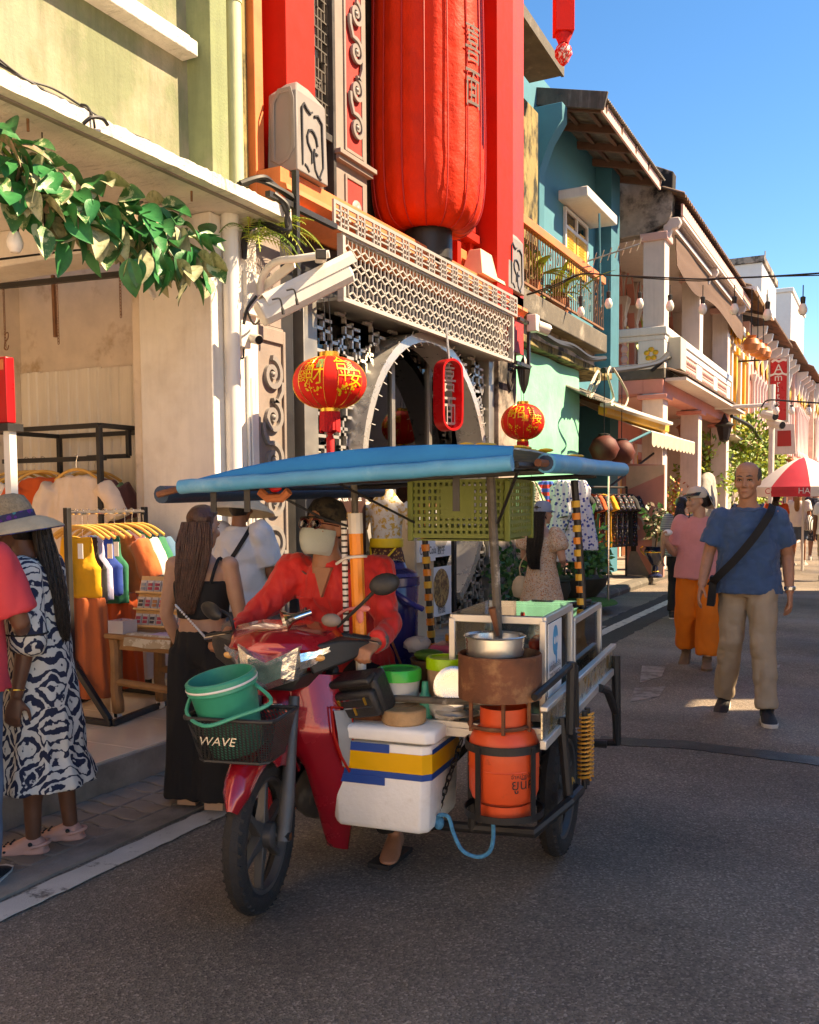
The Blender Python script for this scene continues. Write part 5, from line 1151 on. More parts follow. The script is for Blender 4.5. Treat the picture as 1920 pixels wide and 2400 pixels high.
DEF.update({
'tyre': ((.022,.020,.019), dict(rough=.75, var=.25, vs=30, bump=.6, bs=90)),
'alloy': ((.085,.08,.076), dict(rough=.4, metal=.3, var=.15, bump=.1)),
'moto_red': ((.36,.008,.018), dict(rough=.22, metal=.25, var=.08, vs=5, bump=.02, coat=1)),
'black_plastic': ((.022,.021,.021), dict(rough=.45, var=.2, bump=.15, bs=120)),
'chrome': ((.75,.73,.70), dict(rough=.12, metal=1, var=.05, bump=.02)),
'headlamp': headlamp, 'amber': ((.8,.4,.12), dict(rough=.1, coat=1, var=.2, vs=30, bump=.4)),
'basket_wire': lambda n: wiremesh(n), 'engine': ((.10,.10,.10), dict(rough=.5, metal=.5, var=.3, bump=.3)),
'bucket_green': ((.02,.30,.19), dict(rough=.38, var=.15, vs=6, bump=.1, col2=(.10,.42,.31), lim=(.55,.7), cs=5)),
'canopy_blue': ((.008,.17,.42), dict(rough=.75, spec=.2, var=.12, vs=3, bump=.3, bs=5, bd=.03)),
'canopy_roll': ((.05,.27,.46), dict(rough=.45, var=.2, vs=6, bump=.25, bs=9, col2=(.20,.40,.52), lim=(.52,.72), cs=5)),
'canopy_navy': ((.015,.04,.08), dict(rough=.5, var=.2, bump=.2)),
'canopy_grey': ((.20,.28,.34), dict(rough=.6, var=.2, vs=4, bump=.4, bs=8, col2=(.42,.40,.36), lim=(.55,.6), cs=4)),
'foam': ((.86,.83,.78), dict(rough=.75, var=.05, vs=6, bump=.25, bs=60, col2=(.66,.60,.51), lim=(.58,.75), cs=4)),
'tape_yellow': ((.80,.40,.008), dict(rough=.35, var=.06, bump=.15, bs=14)), 'tape_blue': ((.008,.06,.28), dict(rough=.35, var=.08, bump=.15, bs=14)),
'gas_orange': ((.72,.085,.025), dict(rough=.38, var=.1, vs=6, bump=.1, col2=(.45,.06,.02), lim=(.62,.7), cs=9)),
'rust': ((.16,.06,.03), dict(rough=.85, var=.35, vs=8, bump=.5, bs=40, col2=(.30,.15,.07), lim=(.52,.68), cs=10)),
'aluminium': ((.72,.70,.66), dict(rough=.28, metal=.9, var=.08, bump=.05)), 'alu_frame': ((.62,.60,.56), dict(rough=.35, metal=.55, var=.06, bump=.03)),
'tin_sheet': ((.62,.58,.46), dict(rough=.25, metal=.85, var=.2, vs=8, bump=.5, bs=18, bd=.02, col2=(.6,.36,.03), lim=(.55,.62), cs=7)),
'frame_paint': ((.018,.017,.017), dict(rough=.5, var=.3, bump=.2, col2=(.20,.12,.08), lim=(.66,.72), cs=7)),
'pole_iron': ((.10,.085,.07), dict(rough=.6, var=.4, vs=16, bump=.3, col2=(.30,.27,.24), lim=(.56,.64), cs=14)),
'crate_green': ((.14,.175,.035), dict(rough=.5, var=.15, bump=.1)), 'cooler_blue': ((.012,.014,.11), dict(rough=.22, var=.08, bump=.05, coat=.4)), 'cooler_lid': ((.03,.035,.20), dict(rough=.25, var=.1, bump=.05)),
'lid_green': ((.01,.46,.06), dict(rough=.3, var=.06, bump=.05)), 'lid_lime': ((.34,.62,.02), dict(rough=.3, var=.06, bump=.05)), 'lid_orange': ((.72,.30,.02), dict(rough=.35, var=.08)),
'tub_clear': ((.62,.64,.62), dict(rough=.3, var=.1, vs=8, bump=.1, alpha=.75)), 'tub_meat': ((.42,.25,.16), dict(rough=.5, var=.3, vs=25, bump=.2)), 'wicker': ((.20,.12,.06), dict(rough=.8, var=.4, vs=40, bump=.6, bs=60)),
'pink_plastic': ((.62,.12,.22), dict(rough=.35, var=.08)), 'wood_block': ((.42,.25,.12), dict(rough=.8, var=.25, vs=14, bump=.5, bs=50)), 'plastic_bag': ((.78,.76,.74), dict(rough=.25, var=.05, bump=.6, bs=22, bd=.03, alpha=.55)),
'leather_black': ((.025,.023,.023), dict(rough=.42, var=.2, bump=.4, bs=60)), 'rope_blue': ((.05,.26,.46), dict(rough=.8, var=.3, vs=60, bump=.6, bs=120)), 'tape_orange': ((.82,.25,.03), dict(rough=.3, var=.08, bump=.25, bs=18)), 'tape_clear': ((.60,.54,.48), dict(rough=.4, var=.15)),
'poster_white': ((.74,.74,.73), dict(rough=.4, var=.04, bump=0)), 'poster_blue': ((.02,.30,.55), dict(rough=.4, var=0, bump=0)), 'print_black': ((.02,.02,.02), dict(rough=.5, var=0, bump=0)), 'tomato': ((.55,.05,.02), dict(rough=.3, var=.2)), 'veg_green': ((.08,.2,.03), dict(rough=.5, var=.4)), 'case_glass': lambda n: glass(n, (.93,.97,.95)), 'spring_orange': ((.72,.30,.04), dict(rough=.4, var=.15)), 'yellow_petal': ((.80,.42,.01), dict(rough=.6, var=.1)), 'pink_ribbon': ((.75,.22,.2), dict(rough=.6, var=.15)),
})
OC, TC = V(-2.07, 2.76, 0), rad(6); MC = Matrix.Rotation(TC, 4, 'Z')
BASE = {}
def cthing(name, label, cat, b=(0,0,0), group=None):
  b = V(*b); o = thing(name, label, cat, OC+MC.to_3x3() @ b, group, TC); BASE[o] = b; return o
def cpart(name, mb, mt, par, bev=0, angle=35):
  root = par
  while root.parent: root = root.parent
  mb.xf(Matrix.Translation(-BASE[root])); return part(name, mb, mt, par, bev, angle, local=True)
def ctxt(name, s, size, o, ux, uy, mt, par, wide=1.0):
  root = par
  while root.parent: root = root.parent
  ob = txt(name, s, size, Vector(o)-BASE[root]+wloc0(par), ux, uy, mt, par, wide=wide); return ob
def wloc0(par): return wloc(par)
mc = cthing('food_motorcycle', 'red motorcycle with blue-canopied food sidecar driven down the street', 'motorcycle')
MX = Matrix.Rotation(PI/2, 3, 'Y')
X0 = .03
ST = Matrix.Translation((X0, .12, 0)) @ Matrix.Rotation(rad(8), 4, 'Z') @ Matrix.Translation((-X0, -.12, 0))
def fp(name, mb, mt, par, **k): return cpart(name, mb.xf(ST), mt, par, **k)
WC = V(X0-.01, 0, .285)
def torus(c, R, r, w, n=40, m=10, M=None):
  mb = MB(); rings = []
  for i in range(n):
    a = 2*PI*i/n; rings.append([V((w*math.sin(2*PI*k/m)), (R+r*math.cos(2*PI*k/m))*math.cos(a), (R+r*math.cos(2*PI*k/m))*math.sin(a))+Vector(c) for k in range(m)])
  return mb.loft(rings, close=True)
def wheel(c, R, par, nm, tf, wd=.042, rimmat='alloy'):
  hub = tf(nm, MB().lathe([(.03,-.06), (.045,-.05), (.05,0), (.045,.05), (.03,.06)], c, 20, MX).tube([c+V(-.09,0,0), c+V(.09,0,0)], .012, 8), 'alloy', par)
  tf('tyre', torus(c, R-.045, .045, wd), 'tyre', hub)
  tread = MB()
  for i in range(44):
    for s in (-1, 1):
      a = 2*PI*(i+.25*s)/44; d = V(0, math.cos(a), math.sin(a)); tg = V(0, -math.sin(a), math.cos(a))
      tread.beam(c+d*(R-.006)+V(s*.006,0,0)+tg*-.006, c+d*(R-.018)+V(s*.034,0,0)+tg*.012, .010, .008, d)
  tf('tread_block', tread, 'tyre', hub)['kind'] = 'stuff'
  tf('rim', MB().lathe([(R-.088,-.026), (R-.078,-.03), (R-.072,-.028), (R-.082,0), (R-.072,.028), (R-.078,.03), (R-.088,.026), (R-.095,0)], c, 40, MX, cap=False), rimmat, hub)
  for i in range(6):
    a = 2*PI*i/6+.35; d = V(0, math.cos(a), math.sin(a)); sp = MB(); t0 = V(0,-math.sin(a), math.cos(a))
    sp.loft([[c+d*q+V(-w1,0,0)-t0*w2, c+d*q+V(w1,0,0)-t0*w2, c+d*q+V(w1,0,0)+t0*w2, c+d*q+V(-w1,0,0)+t0*w2] for q, w1, w2 in ((.04,.022,.026), (.11,.016,.014), (R-.09,.016,.011))])
    tf('spoke', sp, rimmat, hub, bev=.004)
  return hub
fw_ = wheel(WC, .285, mc, 'front_wheel', fp)
fp('brake_disc', MB().lathe([(.06,-.052), (.11,-.052), (.11,-.056), (.06,-.056)], WC, 32, MX, cap=False), 'chrome', fw_)
fp('brake_caliper', MB().box(WC+V(-.06,.09,.06), (.04,.05,.08)), 'black_plastic', fw_, bev=.01)
for s in (-1, 1):
  fk = fp('fork_leg', MB().tube([WC+V(s*.085,.0,-.02), WC+V(s*.085,.05,.12), WC+V(s*.08,.11,.30), WC+V(s*.075,.17,.48)], [.026,.028,.022,.02], 12), 'engine', mc)
  fp('axle_nut', MB().tube([WC+V(s*.085,0,0), WC+V(s*.115,0,0)], .016, 6), 'chrome', fk)
# front fender
fd = MB(); rings = []
for i in range(19):
  a = rad(148-(148-36)*i/18); w = interp([(0,.018), (.12,.05), (.35,.066), (1,.07)], i/18); R_ = .325+.012*math.sin(PI*i/18)
  c_ = WC+V(0, -math.cos(PI-a)*-1*R_ if False else math.cos(a)*R_, math.sin(a)*R_); d_ = V(0, math.cos(a), math.sin(a)); ring = []
  for k in range(9):
    b_ = PI*k/8; ring.append(c_+V(-w*math.cos(b_), 0, 0)+d_*(w*.55*math.sin(b_)-.03*(1-math.sin(b_))))
  for k in range(9):
    b_ = PI*(8-k)/8; ring.append(c_+V(-w*.93*math.cos(b_), 0, 0)+d_*(w*.5*math.sin(b_)-.034*(1-math.sin(b_))-.004))
  rings.append(ring)
fp('front_fender', fd.loft(rings), 'moto_red', mc, angle=50)
for s in (-1, 1):
  fp('fender_side', MB().prism([(-.10,.33), (.0,.345), (.10,.32), (.16,.26), (.17,.13), (.14,.12), (.11,.2), (.05,.25), (-.02,.26)], WC+V(s*.068,0,0), (0,1,0), (0,0,1), (s*.008,0,0)), 'moto_red', mc, bev=.003)
# headlight cowl
def secs(mb, S):
  return mb.loft([[V(X0+x, y, z) for x, z in pts] for y, pts in S])
cw_ = lambda w, z0, z1, k=.6: [(-w*k, z0), (-w, (z0+z1)/2-.005), (-w*.85, z1-.025), (-w*.4, z1), (w*.4, z1), (w*.85, z1-.025), (w, (z0+z1)/2-.005), (w*k, z0)]
fp('headlight_cowl', secs(MB(), [(.07, cw_(.10,.945,.985)), (.11, cw_(.17,.91,1.015)), (.18, cw_(.22,.86,1.025)), (.28, cw_(.245,.88,1.045)), (.37, cw_(.20,.90,1.03)), (.41, cw_(.12,.92,1.0))]), 'moto_red', mc, angle=40)
hl = fp('headlight', secs(MB(), [(.04, [(-.07,.945), (0,.915), (.07,.945), (.06,.86), (0,.835), (-.06,.86)]), (.07, [(-.12,.972), (0,.932), (.12,.972), (.10,.845), (0,.81), (-.10,.845)]), (.15, [(-.14,.985), (0,.945), (.14,.985), (.12,.85), (0,.81), (-.12,.85)])]), 'headlamp', mc, angle=25)
for s in (-1, 1):
  fp('turn_signal', MB().loft([[V(X0+s*x, y, z) for x, y, z in q] for q in ([(.12,.085,.945), (.125,.08,.915), (.12,.085,.885), (.11,.11,.9)], [(.18,.125,.955), (.18,.12,.93), (.165,.13,.895), (.155,.15,.91)], [(.245,.19,.97), (.24,.19,.955), (.225,.195,.935), (.22,.21,.95)])]), 'headlamp', mc, angle=30)
  fp('signal_bulb', MB().ell((X0+s*.18, .128, .925), (.024,.014,.014), 8, 6), 'amber', mc)
  fp('cowl_wing', MB().loft([[V(X0+s*x, y, z) for x, y, z in q] for q in ([(.12,.10,.965), (.16,.12,.86), (.12,.2,.85), (.1,.2,.97)], [(.25,.18,.985), (.27,.2,.9), (.22,.28,.88), (.2,.28,.99)], [(.33,.30,.97), (.33,.3,.93), (.3,.34,.91), (.3,.34,.97)])]), 'black_plastic', mc, bev=.008)
fp('lower_cowl', secs(MB(), [(.10, [(-.12,.86), (.12,.86), (.08,.80), (-.08,.80)]), (.24, [(-.18,.88), (.18,.88), (.13,.80), (-.13,.80)])]), 'black_plastic', mc, bev=.008)
hb_ = fp('handlebar', MB().tube(spline([(X0-.36,.36,.955), (X0-.2,.31,.985), (X0,.28,.99), (X0+.2,.31,.985), (X0+.36,.36,.955)], 5), .012, 8), 'black_plastic', mc)
for s in (-1, 1):
  fp('grip', MB().tube([(X0+s*.25,.325,.975), (X0+s*.38,.37,.95)], .018, 10), 'black_plastic', hb_)
  fp('brake_lever', MB().tube([(X0+s*.2,.28,.985), (X0+s*.28,.29,.975), (X0+s*.37,.32,.955)], .006, 6), 'chrome', hb_)
# mirrors and bulb horn
mq = V(X0-.26, .30, .99)
mr = fp('mirror', MB().ell(mq+V(-.055,-.03,.085), (.066,.022,.032), 16, 10, Matrix.Rotation(.35, 3, 'Y') @ Matrix.Rotation(-.5, 3, 'Z')), 'black_plastic', mc); fp('mirror_stem', MB().tube(spline([mq+V(.03,0,-.02), mq+V(.015,-.01,.06), mq+V(-.03,-.02,.09)], 4), .007, 6), 'black_plastic', mr)
mq = V(X0+.27, .30, .99)
mr = fp('mirror', MB().ell(mq+V(.125,-.02,.20), (.06,.022,.042), 16, 10, Matrix.Rotation(-.25, 3, 'Y') @ Matrix.Rotation(.3, 3, 'Z')), 'black_plastic', mc); fp('mirror_stem', MB().tube([mq+V(-.07,0,.03), mq+V(.03,-.01,.12), mq+V(.10,-.01,.19)], .007, 6), 'black_plastic', mr)
hq = V(X0+.10, .22, 1.055)
hn = fp('bulb_horn', MB().lathe([(.012,.11), (.014,.06), (.022,.03), (.044,.004), (.047,0), (.042,.004), (.02,.03), (.008,.06)], hq+V(-.07,-.06,0), 20, Matrix.Rotation(rad(72), 3, 'Y') @ Matrix.Rotation(rad(-30), 3, 'X')), 'chrome', mc)
fp('rubber_bulb', MB().ell(hq+V(.10,.0,.0), (.04,.026,.026), 12, 8), 'grey_trim', hn)
# leg shield: nose panel and two swept wings
ns = MB().sheet(lambda a, b: V(X0+(a-.5)*2*interp([(0,.15), (.5,.12), (1,.085)], b), interp([(0,.20), (.4,.13), (1,.19)], b)+.10*(2*a-1)**2, interp([(0,.84), (1,.52)], b)), 14, 10, (0,.012,0)); fp('nose_panel', ns, 'moto_red', mc, angle=60)
emb = fp('emblem', MB().box((X0,.118,.735), (.075,.01,.026)), 'chrome', mc, bev=.006)
for s in (-1, 1):
  def wing(a, b, s=s):
    xi = interp([(0,.02), (.38,.03), (.52,.085), (1,.10)], b); xo = interp([(0,.185), (.3,.245), (.6,.235), (1,.165)], b); y0 = interp([(0,.20), (.3,.15), (.55,.22), (1,.36)], b); y1 = interp([(0,.33), (.4,.34), (1,.42)], b)
    return V(X0+s*(xi+(xo-xi)*math.sin(a*PI/2)), y0+(y1-y0)*(1-math.cos(a*PI/2)), interp([(0,.86), (1,.13)], b)-.03*a)
  wg = cpart('leg_shield', MB().sheet(wing, 10, 24, (-s*.008,.01,0)), 'moto_red', mc, angle=60)
  cpart('vent_insert', MB().sheet(lambda a, b, s=s: wing(.62+.3*a*(1-b*.6), .18+.30*b)+V(s*.012,-.012,0), 5, 8, (0,.006,0)), 'grey_light', wg, angle=60)
  cpart('vent_outline', MB().tube([wing(q0, q1)+V(s*.015,-.014,0) for q0, q1 in ((.58,.16), (.56,.3), (.62,.42), (.72,.51), (.82,.44), (.97,.17))], .006, 5, close=True), 'red_bright', wg)
cpart('inner_shield', MB().bb(X0-.15, X0+.15, .36, .40, .45, .86), 'black_plastic', mc, bev=.02)
cpart('engine_block', MB().ell((X0,.55,.30), (.11,.2,.12), 14, 10).tube([(X0,.42,.3), (X0,.8,.28)], .09, 12), 'engine', mc)
cpart('body_panel', MB().loft([[V(X0+x*w, y, z) for x, z in ((-1,z0), (-.9,z1), (.9,z1), (1,z0))] for y, w, z0, z1 in ((.42,.06,.42,.55), (.62,.09,.45,.68), (.95,.12,.50,.72), (1.35,.08,.62,.76))]), 'moto_red', mc, bev=.02)
cpart('seat', MB().loft([[V(X0+x*w, y, z) for x, z in ((-1,z0), (-.9,z0+.05), (-.5,z0+.075), (.5,z0+.075), (.9,z0+.05), (1,z0))] for y, w, z0 in ((.52,.07,.66), (.65,.11,.69), (.95,.13,.70), (1.3,.1,.74))]), 'leather_black', mc, bev=.01)
rw = wheel(V(X0,1.24,.285), .285, mc, 'rear_wheel', cpart)
cpart('foot_peg', MB().tube([(X0-.24,.62,.20), (X0+.24,.62,.20)], .012, 8), 'black_plastic', mc)
# basket
bk = fp('basket', MB().loft([[V(X0-.02+x*w, -.135+y*d_, z) for x, y in ((-1,-.75), (-.8,-1), (.8,-1), (1,-.75), (1,.9), (-1,.9))] for z, w, d_ in ((.615,.125,.09), (.62,.13,.095), (.765,.165,.125))], cap=False).add([V(X0-.02+x*.125, -.135+y*.09, .615) for x, y in ((-1,-.75), (-.8,-1), (.8,-1), (1,-.75), (1,.9), (-1,.9))], [(0,1,2,3,4,5)]), 'basket_wire', mc)
fp('basket_rim', MB().tube([V(X0-.02+x*.167, -.135+y*.127, .768) for x, y in ((-1,-.75), (-.94,-.9), (-.8,-1), (.8,-1), (.94,-.9), (1,-.75), (1,.9), (-1,.9))], .008, 8, close=True), 'black_plastic', bk)
fp('basket_foot', MB().tube([V(X0-.02+x*.126, -.135+y*.091, .615) for x, y in ((-1,-.75), (-.8,-1), (.8,-1), (1,-.75), (1,.9), (-1,.9))], .006, 6, close=True), 'black_plastic', bk)
q = txt('basket_badge', 'WAVE', .042, V(0,0,0), (1,0,0), (0,0,1), 'chrome', None, wide=1.15)
for v_ in q.data.vertices: v_.co = (ST @ (Vector((v_.co.x+v_.co.z*.3, 0, v_.co.z))+V(X0-.06, -.252, .69)))
q.parent = bk
# ---- sidecar
def tb(name, pts, r, mt='frame_paint', par=mc, n=8): return cpart(name, MB().tube(pts, r, n), mt, par)
tray = cpart('tray', MB().bb(.22, 1.0, .42, 1.9, .60, .635).bb(.22, .235, .42, 1.9, .635, .72).bb(.22, 1.0, .42, .435, .635, .66), 'alu_frame', mc, bev=.003)
cpart('side_skirt', MB().sheet(lambda a, b: (1.005+.004*noise.noise(V(a*30,b*3,0)), .34+1.6*a, .635+.10*b), 60, 3, (.006,0,0)), 'tin_sheet', mc)
cpart('skirt_moulding', MB().bb(1.0, 1.03, .34, 1.95, .74, .76).bb(1.0, 1.025, .34, 1.95, .60, .635), 'alu_frame', mc, bev=.004)
tb('lower_frame', [(.16,.50,.20), (.95,.48,.24), (1.06,.60,.34), (1.07,.75,.34)], .022); tb('lower_frame', [(.2,.5,.2), (.2,1.8,.25), (1.0,1.85,.25)], .02)
tb('frame_strut', [(.24,.45,.62), (.24,.48,.2)], .018); tb('frame_strut', [(.70,.48,.62), (.70,.48,.22)], .018); tb('frame_strut', [(1.02,.62,.66), (1.05,.62,.34)], .02); tb('frame_strut', [(.35,.6,.2), (.7,.9,.6)], .016)
cpart('wheel_guard', MB().bb(.80, .84, .50, 1.35, .28, .60), 'frame_paint', mc, bev=.01); cpart('front_guard', MB().bb(.72, .93, .52, .54, .28, .60), 'frame_paint', mc)
sw = wheel(V(.95,.93,.285), .285, mc, 'sidecar_wheel', cpart)
tb('axle_arm', [(.7,.93,.29), (1.03,.93,.29)], .02); cpart('hub_splash', MB().ell((1.0,.93,.285), (.012,.06,.05), 8, 6), 'yellow_paint', mc)
for dx in (-.03, .03):
  pts = [V(1.06+.026*math.cos(2*PI*k/10), .93+dx+.026*math.sin(2*PI*k/10), .34+.27*k/150) for k in range(151)]
  cpart('coil_spring', MB().tube(pts, .0055, 5), 'spring_orange', mc); tb('damper_rod', [(1.06,.93+dx,.30), (1.06,.93+dx,.63)], .012)
tb('side_rail', [(.99,.30,.80), (1.06,.62,.87), (1.07,.64,.86), (1.07,.66,.62)], .014); tb('side_post', [(1.06,.62,.88), (1.055,.62,.60)], .02)
tb('rear_hoop', [(1.03,1.45,.62), (1.04,1.6,.58), (1.04,1.86,.42), (1.04,1.9,.25), (.7,1.92,.22)], .02); tb('rear_hoop', [(1.03,1.93,.7), (1.04,1.93,.24), (.8,1.93,.22)], .024)
tb('crossbar', [(.28,.40,.735), (.62,.38,.745), (.86,.30,.775)], .014, 'pole_iron'); tb('tray_hoop', [(.17,.44,.62), (.2,.36,.66), (.3,.36,.665), (.5,.40,.66)], .016, 'rust')
# canopy poles
P_FL = [(.275,.40,.62), (.265,.40,1.0), (.245,.40,1.57)]; P_FR = [(.80,.52,.66), (.79,.52,1.1), (.765,.52,1.60)]
P_RL = [(.18,1.5,.64), (.15,1.5,1.1), (.12,1.5,1.58)]; P_RR = [(.94,1.55,.72), (.925,1.55,1.1), (.885,1.55,1.60)]
tb('canopy_pole', P_FL, .014, 'pole_iron'); tb('canopy_pole', P_FR, .018, 'pole_iron'); pl_ = tb('canopy_pole', P_RL, .016, 'black_metal'); pr_ = tb('canopy_pole', P_RR, .018, 'black_metal')
fl_ = lambda z: V(*P_FL[0]).lerp(V(*P_FL[2]), (z-.62)/.95)
cpart('orange_wrap', MB().tube([fl_(.95), fl_(1.38)], .028, 10), 'tape_orange', mc); cpart('clear_wrap', MB().tube([fl_(1.38), fl_(1.46)], .03, 10), 'tape_clear', mc); cpart('lower_sleeve', MB().tube([fl_(.84), fl_(.95)], .021, 10), 'pvc_white', mc)
wl = lambda z: fl_(z)+V(-.055+.02*(z-.9),-.01,0)
cpart('white_cane', MB().tube([wl(.92), wl(1.43)], .012, 8), 'white_paint', mc)
for i in range(20):
  z = .94+i*.024; cpart('cane_stripe', MB().tube([wl(z)+V(-.0125,0,.0), wl(z+.006), wl(z+.006)+V(.0125,0,.006)], .0135, 8) if False else MB().tube([wl(z), wl(z+.008)], .0128, 8), 'black_metal', mc)
for z in (1.28, 1.08): cpart('tie_string', MB().tube(spline([fl_(z)+V(-.08,-.02,-.02), fl_(z)+V(-.03,-.035,.005), fl_(z)+V(.03,-.03,.012), fl_(z)+V(.035,.01,.01)], 4), .006, 6), 'tape_clear' if z > 1.2 else 'pink_ribbon', mc)
cpart('ribbon_bow', MB().ell(fl_(1.09)+V(.03,-.035,.0), (.035,.01,.014), 8, 6).ell(fl_(1.06)+V(.02,-.035,0), (.016,.01,.03), 8, 6), 'pink_ribbon', mc)
for pole, pts in ((pl_, P_RL), (pr_, P_RR)):
  a_, b_ = V(*pts[0]), V(*pts[2])
  for i in range(12):
    f = .12+.8*i/12
    cpart('tape_band', MB().tube([a_.lerp(b_, f), a_.lerp(b_, f+.036)], .0215, 10), 'yellow_paint' if i % 2 else 'tape_orange', pole)
# canopy
def cz(x, y): return 1.572+.055*(x+.25)/1.25+.075*max(0, 1-((x-.52)/.77)**2)*(1-.35*y/2.2)+.03*y/2.2
cpart('canopy_top', MB().sheet(lambda a, b: V(-.25+1.27*a, -.02+2.25*b, cz(-.25+1.27*a, 2.25*b)+.006*noise.noise(V(a*9,b*12,0))+.008*math.sin(b*30)*max(0, a-.7)), 30, 30, (0,0,-.006)), 'canopy_grey', mc, angle=70)
cpart('canopy_front', MB().sheet(lambda a, b: V(-.25+1.25*a, -.03-.012*math.sin(PI*b)+.006*noise.noise(V(a*8,b*3,2)), (1.565+.06*a)+(cz(-.25+1.25*a, 0)+.005-1.565-.06*a)*b), 40, 6, (0,.006,0)), 'canopy_blue', mc, angle=70)
cpart('front_roll', MB().tube([V(-.25+1.25*k/24, -.045, 1.562+.06*k/24+.004*noise.noise(V(k*.6,0,0))) for k in range(25)], [.026+.003*noise.noise(V(k*.8,3,0)) for k in range(25)], 14), 'canopy_roll', mc)
cpart('side_roll', MB().tube([V(1.03+.01*math.sin(k*.5), .30+1.75*k/16, 1.635+.03*k/16) for k in range(17)], [.036+.003*noise.noise(V(k*.8,5,0)) for k in range(17)], 14), 'canopy_roll', mc)
cpart('roll_core', MB().tube([(1.03,.18,1.632), (1.03,.36,1.636)], .014, 8), 'rust', mc); cpart('roll_mouth', MB().tube([(1.03,.298,1.635), (1.03,.302,1.635)], .028, 12), 'canopy_navy', mc)
cpart('side_roll', MB().tube([V(-.345, -.03+2.1*k/16, 1.536+.03*k/16) for k in range(17)], .033, 14), 'canopy_navy', mc)
cpart('roll_core', MB().tube([(-.345,-.05,1.536), (-.25,-.05,1.556)], .012, 8), 'rust', mc)
cpart('canopy_frame', MB().tube([(-.27,.0,1.556), (-.27,2.15,1.59)], .012, 6).tube([(1.0,.0,1.62), (1.0,2.15,1.65)], .012, 6).tube([(-.27,.4,1.57), (1,.4,1.61)], .012, 6).tube([(-.27,1.5,1.58), (1,1.5,1.62)], .012, 6), 'frame_paint', mc)
for x, y in ((.02,-.03), (-.12,-.03), (.78,.05)): cpart('canopy_strap', MB().bb(x-.012, x+.012, y, y+.004, 1.47, 1.60), 'black_metal', mc)
tb('stay_wire', [(.02,.05,1.57), (.16,.3,1.44), (.24,.42,1.40)], .005); tb('stay_wire', [(.30,.1,1.58), (.42,.6,1.42)], .005); tb('stay_wire', [(.98,.1,1.60), (.80,.5,1.42)], .006)
rnd = random.Random(5)
for x, y in ((.84,.1), (.9,.35), (.96,.55), (.78,.6), (.98,1.0)):
  pet = MB()
  for k in range(4): pet.ell((x+rnd.uniform(-.04,.04), y+rnd.uniform(-.06,.06), cz(x, y)+.012), (.03,.03,.008), 6, 4)
  o = cthing('fallen_blossom', 'yellow petals scattered on the canopy top', 'petals', (x, y, cz(x, y)), 'yellow petals on the canopy'); cpart('petals', pet, 'yellow_petal', o)
o = cthing('marigold_garland', 'small orange and red flower garland hanging under the canopy front', 'garland', (.05,.12,1.53)); cpart('flowers', MB().tube([(.0,.1,1.545), (.03,.1,1.52), (.09,.1,1.52), (.12,.1,1.545)], .017, 8), 'terracotta', o); cpart('ribbon', MB().ell((.06,.1,1.555), (.03,.012,.014), 8, 6), 'sign_red', o)
# ---- things carried on the cart
o = cthing('green_bucket', 'scuffed green plastic bucket tilted in the front basket', 'bucket', (0,-.13,.63))
BM = Matrix.Translation((X0-.01,-.13,.66)) @ Matrix.Rotation(rad(-8), 4, 'Y') @ Matrix.Rotation(rad(10), 4, 'X')
cpart('pail', MB().lathe([(.085,-.03), (.092,-.025), (.116,.20), (.12,.205), (.125,.21), (.125,.245), (.118,.25), (.112,.25), (.108,.2), (.085,0)], (0,0,0), 36, cap=True).xf(BM), 'bucket_green', o)
cpart('rim_band', MB().lathe([(.1262,.222), (.128,.226), (.1262,.230)], (0,0,0), 36, cap=False).xf(BM), 'pvc_white', o)
cpart('handle', MB().tube(spline([(-.118,-.02,.20), (-.10,-.10,.155), (0,-.155,.125), (.10,-.12,.135), (.20,-.04,.15), (.118,.02,.20)], 5), .007, 6).xf(BM), 'bucket_green', o)
o = cthing('foam_box', 'white polystyrene ice box with yellow and blue tape hung on the sidecar front', 'ice box', (.37,.48,.24))
def rrect(x0, x1, y0, y1, z, c=.03): return [(x0+c,y0,z), (x1-c,y0,z), (x1,y0+c,z), (x1,y1-c,z), (x1-c,y1,z), (x0+c,y1,z), (x0,y1-c,z), (x0,y0+c,z)]
bx0, bx1, by0, by1 = .175, .595, .285, .665
cpart('body', MB().loft([rrect(bx0+.015, bx1-.02, by0+.012, by1-.01, .245), rrect(bx0+.01, bx1-.012, by0, by1, .27), rrect(bx0, bx1, by0-.004, by1, .585)]), 'foam', o, bev=.008, angle=50)
cpart('lid', MB().loft([rrect(bx0-.01, bx1+.02, by0-.02, by1+.02, .598), rrect(bx0-.012, bx1+.022, by0-.022, by1+.02, .64), rrect(bx0, bx1+.01, by0-.01, by1+.01, .652)]), 'foam', o, bev=.008, angle=50)
def wrap(z0, z1, k): return MB().loft([rrect(bx0-k, bx1+k, by0-.004-k, by1+k, z) for z in (z0, z1)], cap=False)
cpart('yellow_tape', wrap(.48, .555, .002), 'tape_yellow', o); cpart('blue_tape', wrap(.455, .48, .0015), 'tape_blue', o); cpart('blue_tape_patch', MB().bb(bx0+.03, bx0+.24, by0-.008, by0-.004, .425, .456), 'tape_blue', o); cpart('blue_tape_patch', MB().bb(bx0+.04, bx0+.26, by0-.009, by0-.005, .552, .585), 'tape_blue', o); cpart('blue_tape_edge', MB().bb(bx1+.001, bx1+.004, by0+.03, by1-.03, .553, .57), 'tape_blue', o)
o = cthing('chopping_block', 'round wooden chopping block resting on the foam box lid', 'chopping block', (.47,.36,.652)); cpart('block', MB().lathe([(.08,.653), (.086,.66), (.086,.705), (.08,.71)], (.46,.37,0), 28), 'wood_block', o)
o = cthing('plastic_bag', 'crumpled translucent plastic bag on the foam box lid', 'bag', (.60,.46,.655))
